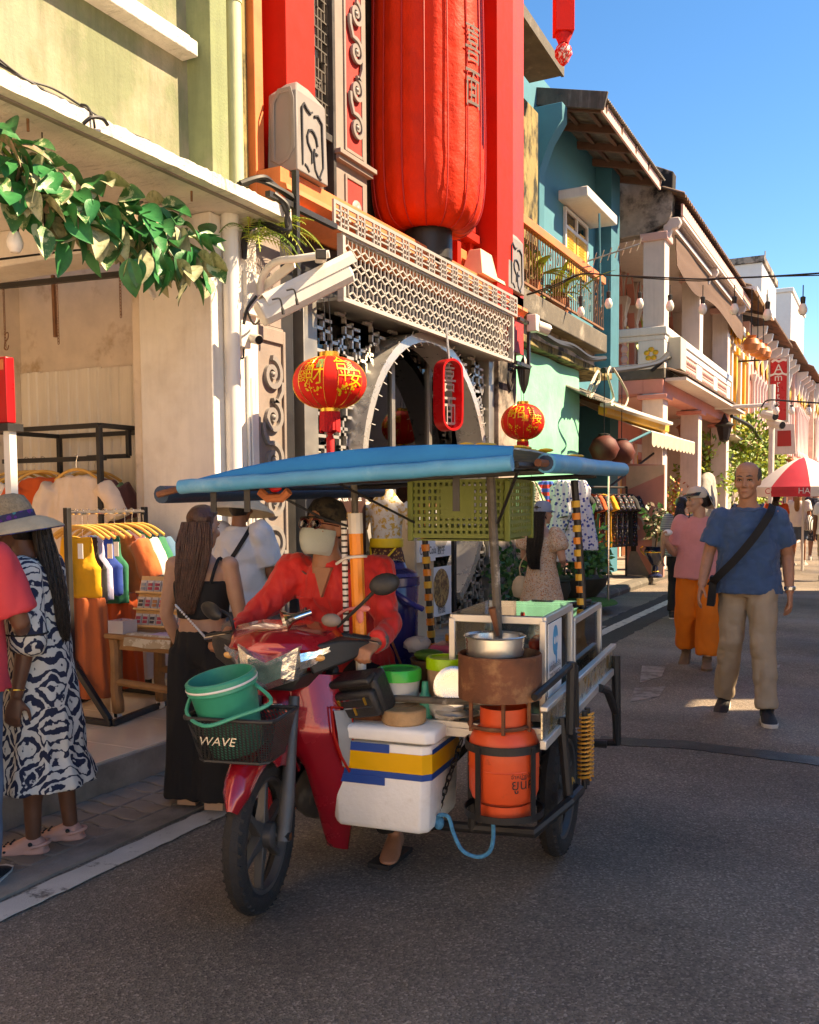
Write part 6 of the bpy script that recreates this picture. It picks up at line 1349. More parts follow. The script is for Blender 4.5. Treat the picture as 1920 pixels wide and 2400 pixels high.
bm_ = MB().ell((.60,.47,.70), (.075,.06,.055), 18, 12); bm_.v = [p_+V(.018*noise.noise(p_*40), .018*noise.noise(p_*40+V(9,0,0)), .025*noise.noise(p_*35+V(0,9,0))) for p_ in bm_.v]; cpart('bag', bm_, 'plastic_bag', o, angle=80)
o = cthing('gas_cylinder', 'scratched orange gas cylinder with black Thai print in a black ring holder', 'gas cylinder', (.85,.40,.33))
gx, gy = .85, .40
cpart('body', MB().lathe([(.02,.375), (.09,.38), (.12,.40), (.13,.43), (.132,.55), (.13,.61), (.115,.65), (.08,.675), (.03,.68)], (gx, gy, 0), 36), 'gas_orange', o)
cpart('foot_ring', MB().lathe([(.105,.335), (.108,.335), (.108,.385), (.105,.385)], (gx, gy, 0), 32, cap=False), 'gas_orange', o); cpart('collar', MB().lathe([(.085,.67), (.09,.67), (.09,.74), (.085,.74)], (gx, gy, 0), 32, cap=False), 'gas_orange', o); cpart('weld_seam', MB().lathe([(.1325,.515), (.134,.518), (.1325,.521)], (gx, gy, 0), 36, cap=False), 'gas_orange', o)
def ong(a0, z0):
  return lambda x, y: V(gx+.1335*math.cos(a0+x/.1335), gy+.1335*math.sin(a0+x/.1335), z0+y)-BASE[o]
for s, z, sz in (('ยูนิค', .475, .055), ('จำหน่ายโดย', .505, .022), ('ไวไฟ', .60, .022)): txt('print', s, sz, None, None, None, 'print_black', o, fn=ong(rad(-42), z))
rg_ = cpart('gas_holder', MB().lathe([(.146,.335), (.15,.335), (.15,.36), (.146,.36)], (gx, gy, 0), 32, cap=False), 'frame_paint', mc)
cpart('holder_band', MB().lathe([(.142,.585), (.146,.585), (.146,.615), (.142,.615)], (gx, gy, 0), 32, cap=False), 'frame_paint', rg_)
for a_ in (-2.0, -.5, 1.0, 2.5): cpart('holder_strap', MB().beam((gx+.147*math.cos(a_), gy+.147*math.sin(a_), .335), (gx+.147*math.cos(a_), gy+.147*math.sin(a_), .61), .022, .006, (math.cos(a_), math.sin(a_), 0)), 'frame_paint', rg_)
o = cthing('rusty_stove', 'rusty steel drum stove standing over the gas cylinder', 'stove', (.83,.40,.76))
cpart('drum', MB().lathe([(.15,.775), (.156,.775), (.156,.935), (.152,.94), (.148,.93), (.146,.80)], (.835,.40,0), 40), 'rust', o)
for a_ in (-2.4, -1.2, -.2, 1.5): cpart('stand_leg', MB().beam((.835+.12*math.cos(a_), .40+.12*math.sin(a_), .655), (.835+.12*math.cos(a_), .40+.12*math.sin(a_), .80), .012, .012), 'rust', o)
cpart('base_ring', MB().tube([(.835+.115*math.cos(2*PI*k/24), .40+.115*math.sin(2*PI*k/24), .672) for k in range(24)], .008, 6, close=True), 'rust', o)
o = cthing('cooking_pot', 'shiny aluminium saucepan sitting in the rusty stove', 'pot', (.82,.42,.92)); cpart('pan', MB().lathe([(.10,.925), (.108,.93), (.112,.995), (.118,1.0), (.114,1.003), (.106,.995), (.10,.94)], (.81,.42,0), 36), 'aluminium', o); cpart('handle', MB().tube([(.80,.50,.99), (.795,.46,1.06), (.79,.45,1.10)], [.008,.012,.015], 8), 'wood_brown', o)
o = cthing('steel_plate', 'round steel plate leaning beside the rusty stove', 'plate', (.63,.45,.70)); cpart('dish', MB().lathe([(.075,0), (.08,.004), (.07,.008), (.05,.004)], (.64,.44,.79), 28, Matrix.Rotation(rad(80), 3, 'X') @ Matrix.Rotation(.2, 3, 'Y')), 'aluminium', o); cpart('lower_dish', MB().lathe([(.05,0), (.085,.012), (.08,.014)], (.66,.42,.685), 28), 'aluminium', o)
# glass display cases
def case(o, x0, x1, y0, y1, z0, z1, b=.026):
  bars = [((x0,y0,z0),(x0,y0,z1)), ((x1,y0,z0),(x1,y0,z1)), ((x0,y1,z0),(x0,y1,z1)), ((x1,y1,z0),(x1,y1,z1))]
  for p_, q_ in bars: cpart('upright', MB().beam(p_, q_, b, b), 'alu_frame', o, bev=.003)
  for z in (z0, z1):
    for p_, q_ in (((x0,y0,z),(x1,y0,z)), ((x0,y1,z),(x1,y1,z)), ((x0,y0,z),(x0,y1,z)), ((x1,y0,z),(x1,y1,z))): cpart('rail', MB().beam(p_, q_, b-.002, b+.004), 'alu_frame', o, bev=.003)
  cpart('front_pane', MB().bb(x0, x1, y0-.002, y0+.002, z0, z1), 'case_glass', o); cpart('side_pane', MB().bb(x1-.002, x1+.002, y0, y1, z0, z1), 'case_glass', o); cpart('side_pane', MB().bb(x0-.002, x0+.002, y0, y1, z0, z1), 'case_glass', o)
  cpart('top_pane', MB().bb(x0, x1, y0, y1, z1+.012, z1+.017), 'case_glass', o)
o = cthing('display_case', 'aluminium and glass food case with white poster bearing a blue emblem', 'display case', (.8,.8,.66)); case(o, .60, .965, .55, 1.06, .67, 1.045)
cpart('shelf', MB().bb(.61, .955, .6, 1.05, .86, .875), 'alu_frame', o); cpart('kick_panel', MB().bb(.98, .985, .55, 1.06, .655, .75), 'poster_white', o)
ps = cpart('poster', MB().bb(.980, .983, .56, .80, .75, 1.03), 'poster_white', o)
cpart('poster_emblem', MB().prism([(.055*math.cos(a_*PI/12)*.8, .06*math.sin(a_*PI/12)) for a_ in range(24)], (.9835, .68, .955), (0,1,0), (0,0,1), (.001,0,0)).prism([(0,-.055), (.03,-.05), (.028,-.09), (.01,-.1), (.012,-.075)], (.9835,.68,.955), (0,1,0), (0,0,1), (.001,0,0)), 'poster_blue', ps)
cpart('emblem_eye', MB().prism([(.013*math.cos(a_*PI/8), .015*math.sin(a_*PI/8)) for a_ in range(16)], (.985,.662,.955), (0,1,0), (0,0,1), (.001,0,0)).prism([(.013*math.cos(a_*PI/8), .015*math.sin(a_*PI/8)) for a_ in range(16)], (.985,.70,.955), (0,1,0), (0,0,1), (.001,0,0)), 'poster_white', ps)
for s, z, sz in (('แว่นท็อปเจริญ', .855, .036), ('TOP CHAROEN', .822, .03), ('เลนส์โปรเกรสซีฟคุณภาพ', .79, .016)):
  q = txt('poster_text', s, sz, V(0,0,0), (1,0,0), (0,0,1), 'print_black', None)
  for v_ in q.data.vertices: v_.co = V(.9842, .68+v_.co.x, z+v_.co.z)-BASE[o]
  q.parent = ps
cpart('orange_label', MB().bb(.9856, .988, .555, .80, .70, .745), 'tape_yellow', o)
for k, (x, y, z) in enumerate(((.86,.86,.90), (.9,.93,.905), (.85,.95,.91), (.92,.84,.91))):
  q = cthing('tomato', 'red tomato heaped on the shelf of the food case', 'tomato', (x, y, .876), 'tomatoes in the food case'); cpart('fruit', MB().ell((x, y, .905), .03, 12, 8), 'tomato', q)
q = cthing('vegetable_heap', 'green leafy vegetables piled in the bottom of the food case', 'vegetables', (.85,.9,.68)); vm_ = MB().ell((.85,.88,.73), (.09,.12,.06), 18, 12); vm_.v = [p_+V(1,1,1)*.02*noise.noise(p_*30) for p_ in vm_.v]; cpart('leaves', vm_, 'veg_green', q)
o = cthing('rear_display_case', 'lower glass and aluminium case behind the postered one', 'display case', (.8,1.45,.66)); case(o, .62, .965, 1.12, 1.80, .67, .975); cpart('jar', MB().lathe([(.06,.69), (.07,.75), (.06,.86), (.04,.88)], (.85,1.3,0), 18), 'tub_clear', o); cpart('wiper_bar', MB().tube([(.7,1.2,1.0), (.93,1.75,1.0)], .009, 6), 'black_plastic', o)
def tub(name, lab, x, y, r_, z0, z1, body, lid, lh=.045):
  o = cthing(name, lab, 'tub', (x, y, z0)); cpart('tub', MB().lathe([(r_*.86,z0), (r_*.9,z0+.005), (r_*.97,z1-lh)], (x, y, 0), 28), body, o); cpart('lid', MB().lathe([(r_*1.0,z1-lh), (r_*1.03,z1-lh), (r_*1.03,z1-.008), (r_*.98,z1), (r_*.85,z1), (r_*.8,z1-.006)], (x, y, 0), 28), lid, o)
tub('food_tub', 'clear round tub with bright green screw lid behind the crossbar', .40, .47, .088, .72, .845, 'tub_clear', 'lid_green'); tub('spice_tub', 'taller tub of brown spice with lime green lid', .575, .56, .085, .70, .885, 'tub_meat', 'lid_lime'); tub('paste_tub', 'small tub with orange lid beside the glass case', .50, .95, .065, .78, .92, 'tub_meat', 'lid_orange', .025)
o = cthing('wicker_basket', 'woven brown basket standing under the green-lidded tub', 'basket', (.42,.48,.63)); cpart('basket', MB().lathe([(.075,.636), (.095,.64), (.10,.715), (.09,.72)], (.41,.47,0), 24), 'wicker', o)
o = cthing('green_bottle', 'small teal plastic bottle beside the wicker basket', 'bottle', (.50,.45,.64)); cpart('bottle', MB().lathe([(.025,.636), (.03,.64), (.03,.73), (.015,.76), (.012,.80)], (.515,.46,0), 16), 'bucket_green', o)
o = cthing('clay_mortar', 'brown clay mortar bowl with green leaves on the tray', 'mortar', (.46,.68,.66)); cpart('bowl', MB().lathe([(.06,.70), (.075,.72), (.10,.84), (.105,.85), (.095,.85), (.07,.76)], (.47,.70,0), 24), 'brown_timber', o); cpart('leaves', MB().ell((.44,.72,.86), (.07,.05,.025), 10, 6), 'veg_green', o)
o = cthing('pink_box', 'pink plastic lunch box stacked on the tray', 'box', (.50,.85,.78)); cpart('box', MB().bb(.40, .58, .82, .98, .84, .885), 'pink_plastic', o, bev=.012); cpart('handle', MB().tube(spline([(.42,.81,.86), (.49,.79,.845), (.56,.81,.86)], 5), .009, 6), 'pink_plastic', o); cpart('stand', MB().bb(.41, .57, .83, .97, .70, .84), 'brown_timber', o)
o = cthing('plastic_wrap', 'crinkled clear plastic wrap at the tray back', 'wrap', (.32,.8,.74)); bm_ = MB().ell((.33,.86,.88), (.06,.05,.035), 14, 10); bm_.v = [p_+V(1,1,1)*.015*noise.noise(p_*45) for p_ in bm_.v]; cpart('wrap', bm_, 'plastic_bag', o, angle=80)
# hanging crate
o = cthing('plastic_crate', 'olive green perforated plastic crate slung under the canopy', 'crate', (.62,.8,1.35))
def grid_panel(o0, ux, uy, nx, ny, w, dep, mb):
  o0, ux, uy, dep = map(Vector, (o0, ux, uy, dep)); a, b = ux/nx, uy/ny
  for i in range(nx+1): mb.prism([(0,0), (w,0), (w,1), (0,1)], o0+a*i-ux.normalized()*w/2, ux.normalized(), uy, dep)
  for j in range(ny+1): mb.prism([(0,0), (1,0), (1,w), (0,w)], o0+b*j-uy.normalized()*w/2+dep*.02, ux, uy.normalized(), dep*.96)
c0, c1, d0, d1, e0, e1 = .405, .81, .60, .98, 1.345, 1.585
f_ = MB(); grid_panel((c0,d0,e0+.02), (c1-c0,0,0), (0,0,e1-e0-.02), 17, 8, .012, (0,.004,0), f_); cpart('front_wall', f_, 'crate_green', o)
f_ = MB(); grid_panel((c0,d1,e0+.02), (c1-c0,0,0), (0,0,e1-e0-.02), 17, 8, .012, (0,.004,0), f_); cpart('back_wall', f_, 'crate_green', o)
for x in (c0, c1): f_ = MB(); grid_panel((x,d0,e0+.02), (0,d1-d0,0), (0,0,e1-e0-.02), 13, 8, .012, (.004,0,0), f_); cpart('side_wall', f_, 'crate_green', o)
f_ = MB(); grid_panel((c0+.025,d0+.02,e0), (c1-c0-.05,0,0), (0,d1-d0-.04,0), 16, 12, .011, (0,0,.006), f_); cpart('floor', f_, 'crate_green', o)
for x in (c0, c1):
  for y in (d0, d1): cpart('corner_post', MB().bb(x-.012, x+.012, y-.008, y+.012, e0, e1), 'crate_green', o, bev=.004)
cpart('bottom_rim', MB().loft([[(c0-.004,d0-.004,z), (c1+.004,d0-.004,z), (c1+.004,d1+.004,z), (c0-.004,d1+.004,z)] for z in (e0+.012, e0+.03)], cap=False), 'crate_green', o)
cpart('solid_patch', MB().bb(c0+.13, c0+.27, d0-.003, d0-.001, e0+.09, e1-.02), 'crate_green', o)
# blue cooler jar
o = cthing('blue_cooler', 'dark blue lidded water cooler jar behind the rider', 'cooler', (.16,1.0,.72)); cx_, cy_ = .17, .97
cpart('jar', MB().lathe([(.10,.70), (.112,.72), (.122,1.13), (.118,1.14)], (cx_, cy_, 0), 36), 'cooler_blue', o); cpart('rim', MB().lathe([(.124,1.125), (.128,1.13), (.128,1.165), (.12,1.17)], (cx_, cy_, 0), 36), 'cooler_blue', o); cpart('lid', MB().lathe([(.12,1.165), (.115,1.185), (.07,1.205), (.06,1.23), (.04,1.24), (.01,1.24)], (cx_, cy_, 0), 36), 'cooler_lid', o); cpart('handle', MB().tube(spline([(cx_+.05,cy_-.13,1.12), (cx_+.12,cy_-.12,1.07), (cx_+.17,cy_-.06,1.03)], 5), .013, 8), 'cooler_lid', o)
tb('jar_shelf', [(.05,.85,.70), (.30,.85,.70), (.30,1.1,.70)], .015); tb('jar_strap', [(.1,.84,1.10), (.2,.83,.95), (.28,.85,.74)], .006, 'rust')
# satchel hung at the handlebar
o = cthing('black_satchel', 'worn black zipped satchel hanging between handlebar and sidecar', 'bag', (.25,.33,.66))
SM = Matrix.Translation((.27,.34,.775)) @ Matrix.Rotation(rad(-14), 4, 'Y') @ Matrix.Rotation(rad(18), 4, 'X') @ Matrix.Rotation(rad(-10), 4, 'Z')
cpart('body', MB().box((0,0,-.02), (.27,.10,.17)).xf(SM), 'leather_black', o, bev=.02); cpart('flap', MB().box((-.02,-.045,.06), (.30,.07,.03)).xf(SM), 'leather_black', o, bev=.012); cpart('front_pocket', MB().box((.03,-.066,-.03), (.2,.04,.11)).xf(SM), 'leather_black', o, bev=.014)
for x, z in ((-.03,-.01), (.03,-.05), (.09,-.01)): cpart('zip_pull', MB().box((x,-.09,z), (.008,.006,.03)).xf(SM), 'gold_trim', o)
for z in (.0, -.035): cpart('zip', MB().box((.03,-.088,z), (.17,.004,.006)).xf(SM), 'chrome', o)
# chain and rope
o = cthing('steel_chain', 'dark steel chain hanging beside the foam box', 'chain', (.63,.50,.22))
ca, cb = V(.64,.52,.55), V(.56,.42,.24); nl = 13
for i in range(nl):
  c_ = ca.lerp(cb, i/(nl-1)); d_ = (cb-ca).normalized(); s1 = d_.orthogonal().normalized(); s2 = d_.cross(s1); s_ = s1 if i % 2 else s2
  cpart('chain_link', MB().tube([c_+d_*.019*math.sin(2*PI*k/10)+s_*.010*math.cos(2*PI*k/10) for k in range(10)], .0035, 5, close=True), 'black_metal', o)
o = cthing('blue_rope', 'blue braided rope loop hanging under the sidecar', 'rope', (.7,.4,.15)); cpart('rope', MB().tube(spline([(.585,.40,.27), (.60,.38,.30), (.64,.37,.30), (.66,.37,.24), (.70,.36,.18), (.765,.36,.165), (.81,.36,.20), (.82,.36,.28), (.80,.38,.35)], 8), .008, 8), 'rope_blue', o); cpart('knot', MB().ell((.59,.40,.265), (.022,.018,.03), 10, 8), 'rope_blue', o)
# ================================================================== people
DEF.update({
'skin_old': ((.42,.205,.125), dict(rough=.5, var=.14, vs=18, bump=.25, bs=90, sss=.12, bd=.004)),
'skin_tan': ((.30,.135,.075), dict(rough=.5, var=.12, vs=14, bump=.15, bs=90, sss=.1, bd=.004)),
'skin_rider': ((.36,.16,.09), dict(rough=.45, var=.15, vs=14, bump=.15, bs=90, sss=.08, bd=.004)),
'skin_brown': ((.15,.065,.038), dict(rough=.45, var=.15, vs=14, bump=.15, bs=90, sss=.08, bd=.004)),
'skin_fair': ((.52,.29,.19), dict(rough=.5, var=.08, vs=14, bump=.1, bs=90, sss=.12, bd=.004)),
'lip': ((.26,.09,.07), dict(rough=.45, var=.1)), 'eye_white': ((.62,.58,.54), dict(rough=.2, var=0, bump=0)), 'iris': ((.02,.012,.01), dict(rough=.1, var=0, bump=0)),
'hair_black': ((.012,.009,.008), dict(rough=.38, var=.5, vs=30, bump=.6, bs=70, cst=(60,60,3))), 'hair_brown': ((.075,.032,.02), dict(rough=.35, var=.45, vs=30, bump=.6, bs=70)), 'hair_grey': ((.075,.068,.064), dict(rough=.7, var=.4, vs=60, bump=.6, bs=120)), 'hair_blonde': ((.34,.19,.08), dict(rough=.45, var=.4, vs=40, bump=.5)),
'tee_blue': ((.035,.085,.19), dict(rough=.85, var=.12, vs=8, bump=.5, bs=9, bd=.02, sheen=.2)), 'khaki': ((.37,.285,.20), dict(rough=.85, var=.1, vs=6, bump=.4, bs=8, bd=.02)), 'strap_black': ((.012,.012,.013), dict(rough=.8, var=.15, bump=.3, bs=150)),
'shoe_black': ((.018,.018,.020), dict(rough=.6, var=.2, bump=.3, bs=80)), 'shoe_sole': ((.62,.58,.52), dict(rough=.6, var=.1)), 'steel_watch': ((.6,.6,.6), dict(rough=.25, metal=1)),
'knit_pink': ((.66,.255,.245), dict(rough=.9, var=.08, vs=6, bump=.5, bs=60, sheen=.3)), 'pants_orange': ((.72,.17,.012), dict(rough=.8, var=.1, vs=5, bump=.4, bs=7, bd=.02)), 'hat_cream': ((.60,.53,.43), dict(rough=.85, var=.1, bump=.3)), 'visor_dark': ((.02,.03,.022), dict(rough=.12, var=.1, alpha=.85)), 'shoe_brown': ((.16,.10,.06), dict(rough=.7, var=.2)), 'tissue': ((.78,.76,.73), dict(rough=.9, var=.05, bump=.4)),
'shirt_red': ((.62,.022,.02), dict(rough=.6, var=.12, vs=5, bump=.5, bs=8, bd=.02, sheen=.2)), 'shirt_grey': ((.16,.13,.125), dict(rough=.7, var=.1)), 'camo_cap': ((.045,.035,.022), dict(rough=.85, col2=(.014,.011,.009), lim=(.47,.53), cs=22, var=.2, bump=.3, bs=80)), 'mask_grey': ((.44,.48,.44), dict(rough=.8, var=.06, bump=.2, bs=120)), 'specs': ((.10,.02,.02), dict(rough=.2, var=.1, coat=1)), 'lens': lambda n: glass(n, (.93,.93,.93)), 'pants_black': ((.014,.013,.013), dict(rough=.85, var=.2, bump=.4, bs=8, bd=.02)),
'top_black': ((.013,.013,.014), dict(rough=.8, var=.2, vs=5, bump=.4, bs=12)), 'tee_white': ((.66,.65,.63), dict(rough=.85, var=.06, vs=6, bump=.5, bs=8, bd=.025)), 'jeans': ((.12,.17,.24), dict(rough=.85, var=.2, bump=.3)), 'straw': ((.56,.44,.28), dict(rough=.85, var=.15, vs=12, bump=.6, bs=90)), 'straw_dark': ((.33,.25,.15), dict(rough=.85, var=.25, vs=60, bump=.9, bs=110)), 'crocs': ((.60,.33,.27), dict(rough=.5, var=.06, bump=.05)), 'platform': ((.50,.32,.22), dict(rough=.6, var=.1)), 'tee_coral': ((.62,.05,.06), dict(rough=.8, var=.1, bump=.4, bs=9)), 'teal_strap': ((.02,.26,.25), dict(rough=.7, var=.1)), 'denim_cap': ((.22,.27,.36), dict(rough=.9, var=.12, bump=.3, bs=120)), 'pearl': ((.75,.72,.70), dict(rough=.2, var=0, bump=0)),
'denim': ((.06,.09,.15), dict(rough=.85, var=.2, bump=.3)), 'navy_print': ((.015,.02,.035), dict(rough=.8, col2=(.16,.17,.19), lim=(.5,.58), cs=14, var=.1)), 'khaki_short': ((.33,.27,.19), dict(rough=.85, var=.12, bump=.3)), 'orange_tee': ((.62,.10,.03), dict(rough=.8, var=.1)), 'gold_cloth': ((.50,.27,.05), dict(rough=.45, metal=.4, var=.3, vs=30, bump=.6, bs=60)), 'lace': ((.62,.56,.46), dict(rough=.7, col2=(.55,.32,.05), lim=(.5,.56), cs=22, var=.1, bump=.5, bs=60)),
})
def ikat(n):      # navy ground with pale feathered diamonds
  m, t, b, L = newmat(n); tc = nd(t, 'TexCoord'); mp = nd(t, 'Mapping'); mp.inputs['Scale'].default_value = (1,1,1); L.new(tc.outputs['Object'], mp.inputs[0])
  sx = nd(t, 'SeparateXYZ'); no = nd(t, 'TexNoise', i_Scale=26.0, i_Detail=3.0); L.new(mp.outputs[0], no.inputs[0])
  ad = nd(t, 'Vector' 'Math', operation='MULTIPLY_ADD'); ad.inputs[1].default_value = (.022,.022,.03); L.new(no.outputs['Color'], ad.inputs[0]); L.new(mp.outputs[0], ad.inputs[2]); L.new(ad.outputs[0], sx.inputs[0])
  def mth(op, a, b_=None):
    k = nd(t, 'Math', operation=op)
    for i, q in enumerate((a, b_)):
      if q is None: continue
      if isinstance(q, (int, float)): k.inputs[i].default_value = q
      else: L.new(q, k.inputs[i])
    return k.outputs[0]
  u = mth('ADD', mth('MULTIPLY', sx.outputs[0], 1.0), mth('MULTIPLY', sx.outputs[1], 1.0))
  px = mth('PINGPONG', mth('MULTIPLY', u, 9.0), .5); pz = mth('PINGPONG', mth('MULTIPLY', sx.outputs[2], 6.0), .5)
  dm = mth('ADD', px, pz); rings = mth('PINGPONG', mth('MULTIPLY', dm, 3.4), .5)
  fine = nd(t, 'TexWave', i_Scale=7.0, i_Distortion=5.0, bands_direction='DIAGONAL'); fine.inputs['Detail Scale'].default_value = 2.0; L.new(mp.outputs[0], fine.inputs[0])
  mxv = mth('ADD', mth('MULTIPLY', rings, 1.25), mth('MULTIPLY', fine.outputs[1], .36))
  rp = ramp(t, [(.44, (.012,.017,.045)), (.50, (.60,.57,.50))]); L.new(mxv, rp.inputs[0]); L.new(rp.outputs[0], b.inputs['Base Color']); b.inputs['Roughness'].default_value = .85
  n2 = nd(t, 'TexNoise', i_Scale=9.0, i_Detail=4.0); L.new(tc.outputs['Object'], n2.inputs[0]); bp = nd(t, 'Bump', i_Strength=.5, i_Distance=.02); L.new(n2.outputs[0], bp.inputs['Height']); L.new(bp.outputs[0], b.inputs['Normal'])
  return m
def dots(n, cols, sc=60.0, base=(.5,.4,.3), lim=.42):
  m, t, b, L = newmat(n); tc = nd(t, 'TexCoord'); v = nd(t, 'TexVoronoi', i_Scale=sc); L.new(tc.outputs['Object'], v.inputs[0])
  rp = ramp(t, [(i/len(cols), c) for i, c in enumerate(cols)], 'CONSTANT'); L.new(v.outputs['Color'], rp.inputs[0])
  no = nd(t, 'TexNoise', i_Scale=sc*2.0); L.new(tc.outputs['Object'], no.inputs[0]); md = nd(t, 'Math', operation='ADD'); L.new(v.outputs['Distance'], md.inputs[0]); ml = nd(t, 'Math', operation='MULTIPLY'); L.new(no.outputs[0], ml.inputs[0]); ml.inputs[1].default_value = .3; L.new(ml.outputs[0], md.inputs[1])
  th = ramp(t, [(lim+.14, 1), (lim+.18, 0)]); L.new(md.outputs[0], th.inputs[0]); mx = nd(t, 'Mix', data_type='RGBA'); mx.inputs[6].default_value = rgb(base); L.new(th.outputs[0], mx.inputs[0]); L.new(rp.outputs[0], mx.inputs[7]); L.new(mx.outputs[2], b.inputs['Base Color']); b.inputs['Roughness'].default_value = .85
  n2 = nd(t, 'TexNoise', i_Scale=8.0, i_Detail=4.0); L.new(tc.outputs['Object'], n2.inputs[0]); bp = nd(t, 'Bump', i_Strength=.5, i_Distance=.02); L.new(n2.outputs[0], bp.inputs['Height']); L.new(bp.outputs[0], b.inputs['Normal'])
  return m
def stripes(n, c1, c2, sc, axis='Z'):
  m, t, b, L = newmat(n); tc = nd(t, 'TexCoord'); w = nd(t, 'TexWave', i_Scale=sc, bands_direction=axis); L.new(tc.outputs['Object'], w.inputs[0]); rp = ramp(t, [(.48, c1), (.52, c2)]); L.new(w.outputs[1], rp.inputs[0]); L.new(rp.outputs[0], b.inputs['Base Color']); b.inputs['Roughness'].default_value = .85; return m
DEF['ikat'] = ikat
DEF['floral'] = lambda n: dots(n, [(.45,.13,.05), (.62,.42,.26), (.33,.20,.12), (.55,.25,.10), (.66,.58,.48)], 75.0, (.56,.42,.30))
DEF['brocade'] = lambda n: dots(n, [(.50,.27,.06), (.40,.2,.05)], 45.0, (.10,.03,.015), .36)
DEF['bag_stripe'] = lambda n: stripes(n, (.02,.02,.02), (.62,.60,.56), 9.0, 'X'); DEF['tee_stripe'] = lambda n: stripes(n, (.06,.10,.13), (.40,.42,.42), 12.0)
DEF['hatband'] = lambda n: dots(n, [(.03,.06,.25), (.10,.02,.20), (.02,.22,.25)], 40.0, (.03,.03,.09))
J0 = dict(pel=V(0,0,.93), wai=V(0,0,1.06), che=V(0,0,1.26), nec=V(0,.005,1.43), hea=V(0,-.015,1.475),
     hL=V(.085,0,.90), hR=V(-.085,0,.90), kL=V(.095,-.01,.50), kR=V(-.095,-.01,.50), aL=V(.10,.02,.085), aR=V(-.10,.02,.085),
     sL=V(.175,.0,1.375), sR=V(-.175,.0,1.375), eL=V(.235,.02,1.10), eR=V(-.235,.02,1.10), wL=V(.25,-.05,.86), wR=V(-.25,-.05,.86))
def er(c, rx, ry, n=20, ry2=None, up=None):
  c = Vector(c); out = []
  for k in range(n):
    a = 2*PI*k/n; y = math.sin(a); out.append(c+V(rx*math.cos(a), (ry if y < 0 or ry2 is None else ry2)*y, 0))
  return out
def tor(mb, J, k=1.0, dz=0, z0=None, fat=1.0, hip=1.0, top=True):
  """torso volume following pelvis, waist, chest, neck"""
  pel, wai, che, nec = J['pel'], J['wai'], J['che'], J['nec']
  R = [(pel+V(0,0,-.10), .14*hip, .095), (pel+V(0,0,-.04), .165*hip, .115), (pel+V(0,0,.05), .158*hip*fat, .112*fat), (wai, .138*fat, .105*fat), (wai.lerp(che,.5), .148*fat, .112*fat), (che, .163, .112), (che.lerp(nec,.45)+V(0,.005,0), .17, .10), (che.lerp(nec,.72), .135, .082), (che.lerp(nec,.9), .085, .065)]
  if top: R.append((nec+V(0,0,.01), .055, .055))
  mb.loft([er(c, a*k, b*k) for c, a, b in R]); return mb
def arm(mb, s, e, w, k=1.0, f=1.0, r0=.052, r1=.040, r2=.029):
  pts, rr = [], []
  for i in range(5): t = i/4; pts.append(s.lerp(e, t)); rr.append((r0*(1-t)+r1*t)*k*(1+.06*math.sin(PI*t)))
  for i in range(1, 5):
    t = i/4; pts.append(e.lerp(w, t)); rr.append((r1*(1-t)+r2*t)*k*(1+.10*math.sin(PI*min(1, t*1.3))))
  mb.ell(s, r0*k*1.08, 12, 8); return mb.tube(pts, rr, 12)
def leg(mb, h, kn, an, k=1.0, r0=.083, r1=.054, r2=.036):
  pts, rr = [], []
  for i in range(5): t = i/4; pts.append(h.lerp(kn, t)); rr.append((r0*(1-t)+r1*t)*k)
  for i in range(1, 6):
    t = i/5; pts.append(kn.lerp(an, t)+V(0, .012*math.sin(PI*min(1,t*1.6)), 0)); rr.append((r1*(1-t)+r2*t)*k*(1+.16*math.sin(PI*min(1, t*1.7))))
  return mb.tube(pts, rr, 14)
def foot(mb, an, yaw=0, pitch=0, L=.24, k=1.0):
  Mx = Matrix.Translation(an) @ Matrix.Rotation(yaw, 4, 'Z') @ Matrix.Rotation(pitch, 4, 'X')
  S = [(.055,.026,-.085,-.03), (.03,.036,-.085,.0), (-.02,.037,-.085,.005), (-.08,.042,-.085,-.025), (-.13,.045,-.085,-.045), (-.165,.04,-.085,-.06), (-.185,.024,-.083,-.068)]
  q = MB().loft([[V(w*k*math.cos(2*PI*i/12), y*L/.24, (z0+z1)/2+(z1-z0)/2*math.sin(2*PI*i/12)) for i in range(12)] for y, w, z0, z1 in S]); q.xf(Mx); mb.add(q.v, q.f); return mb
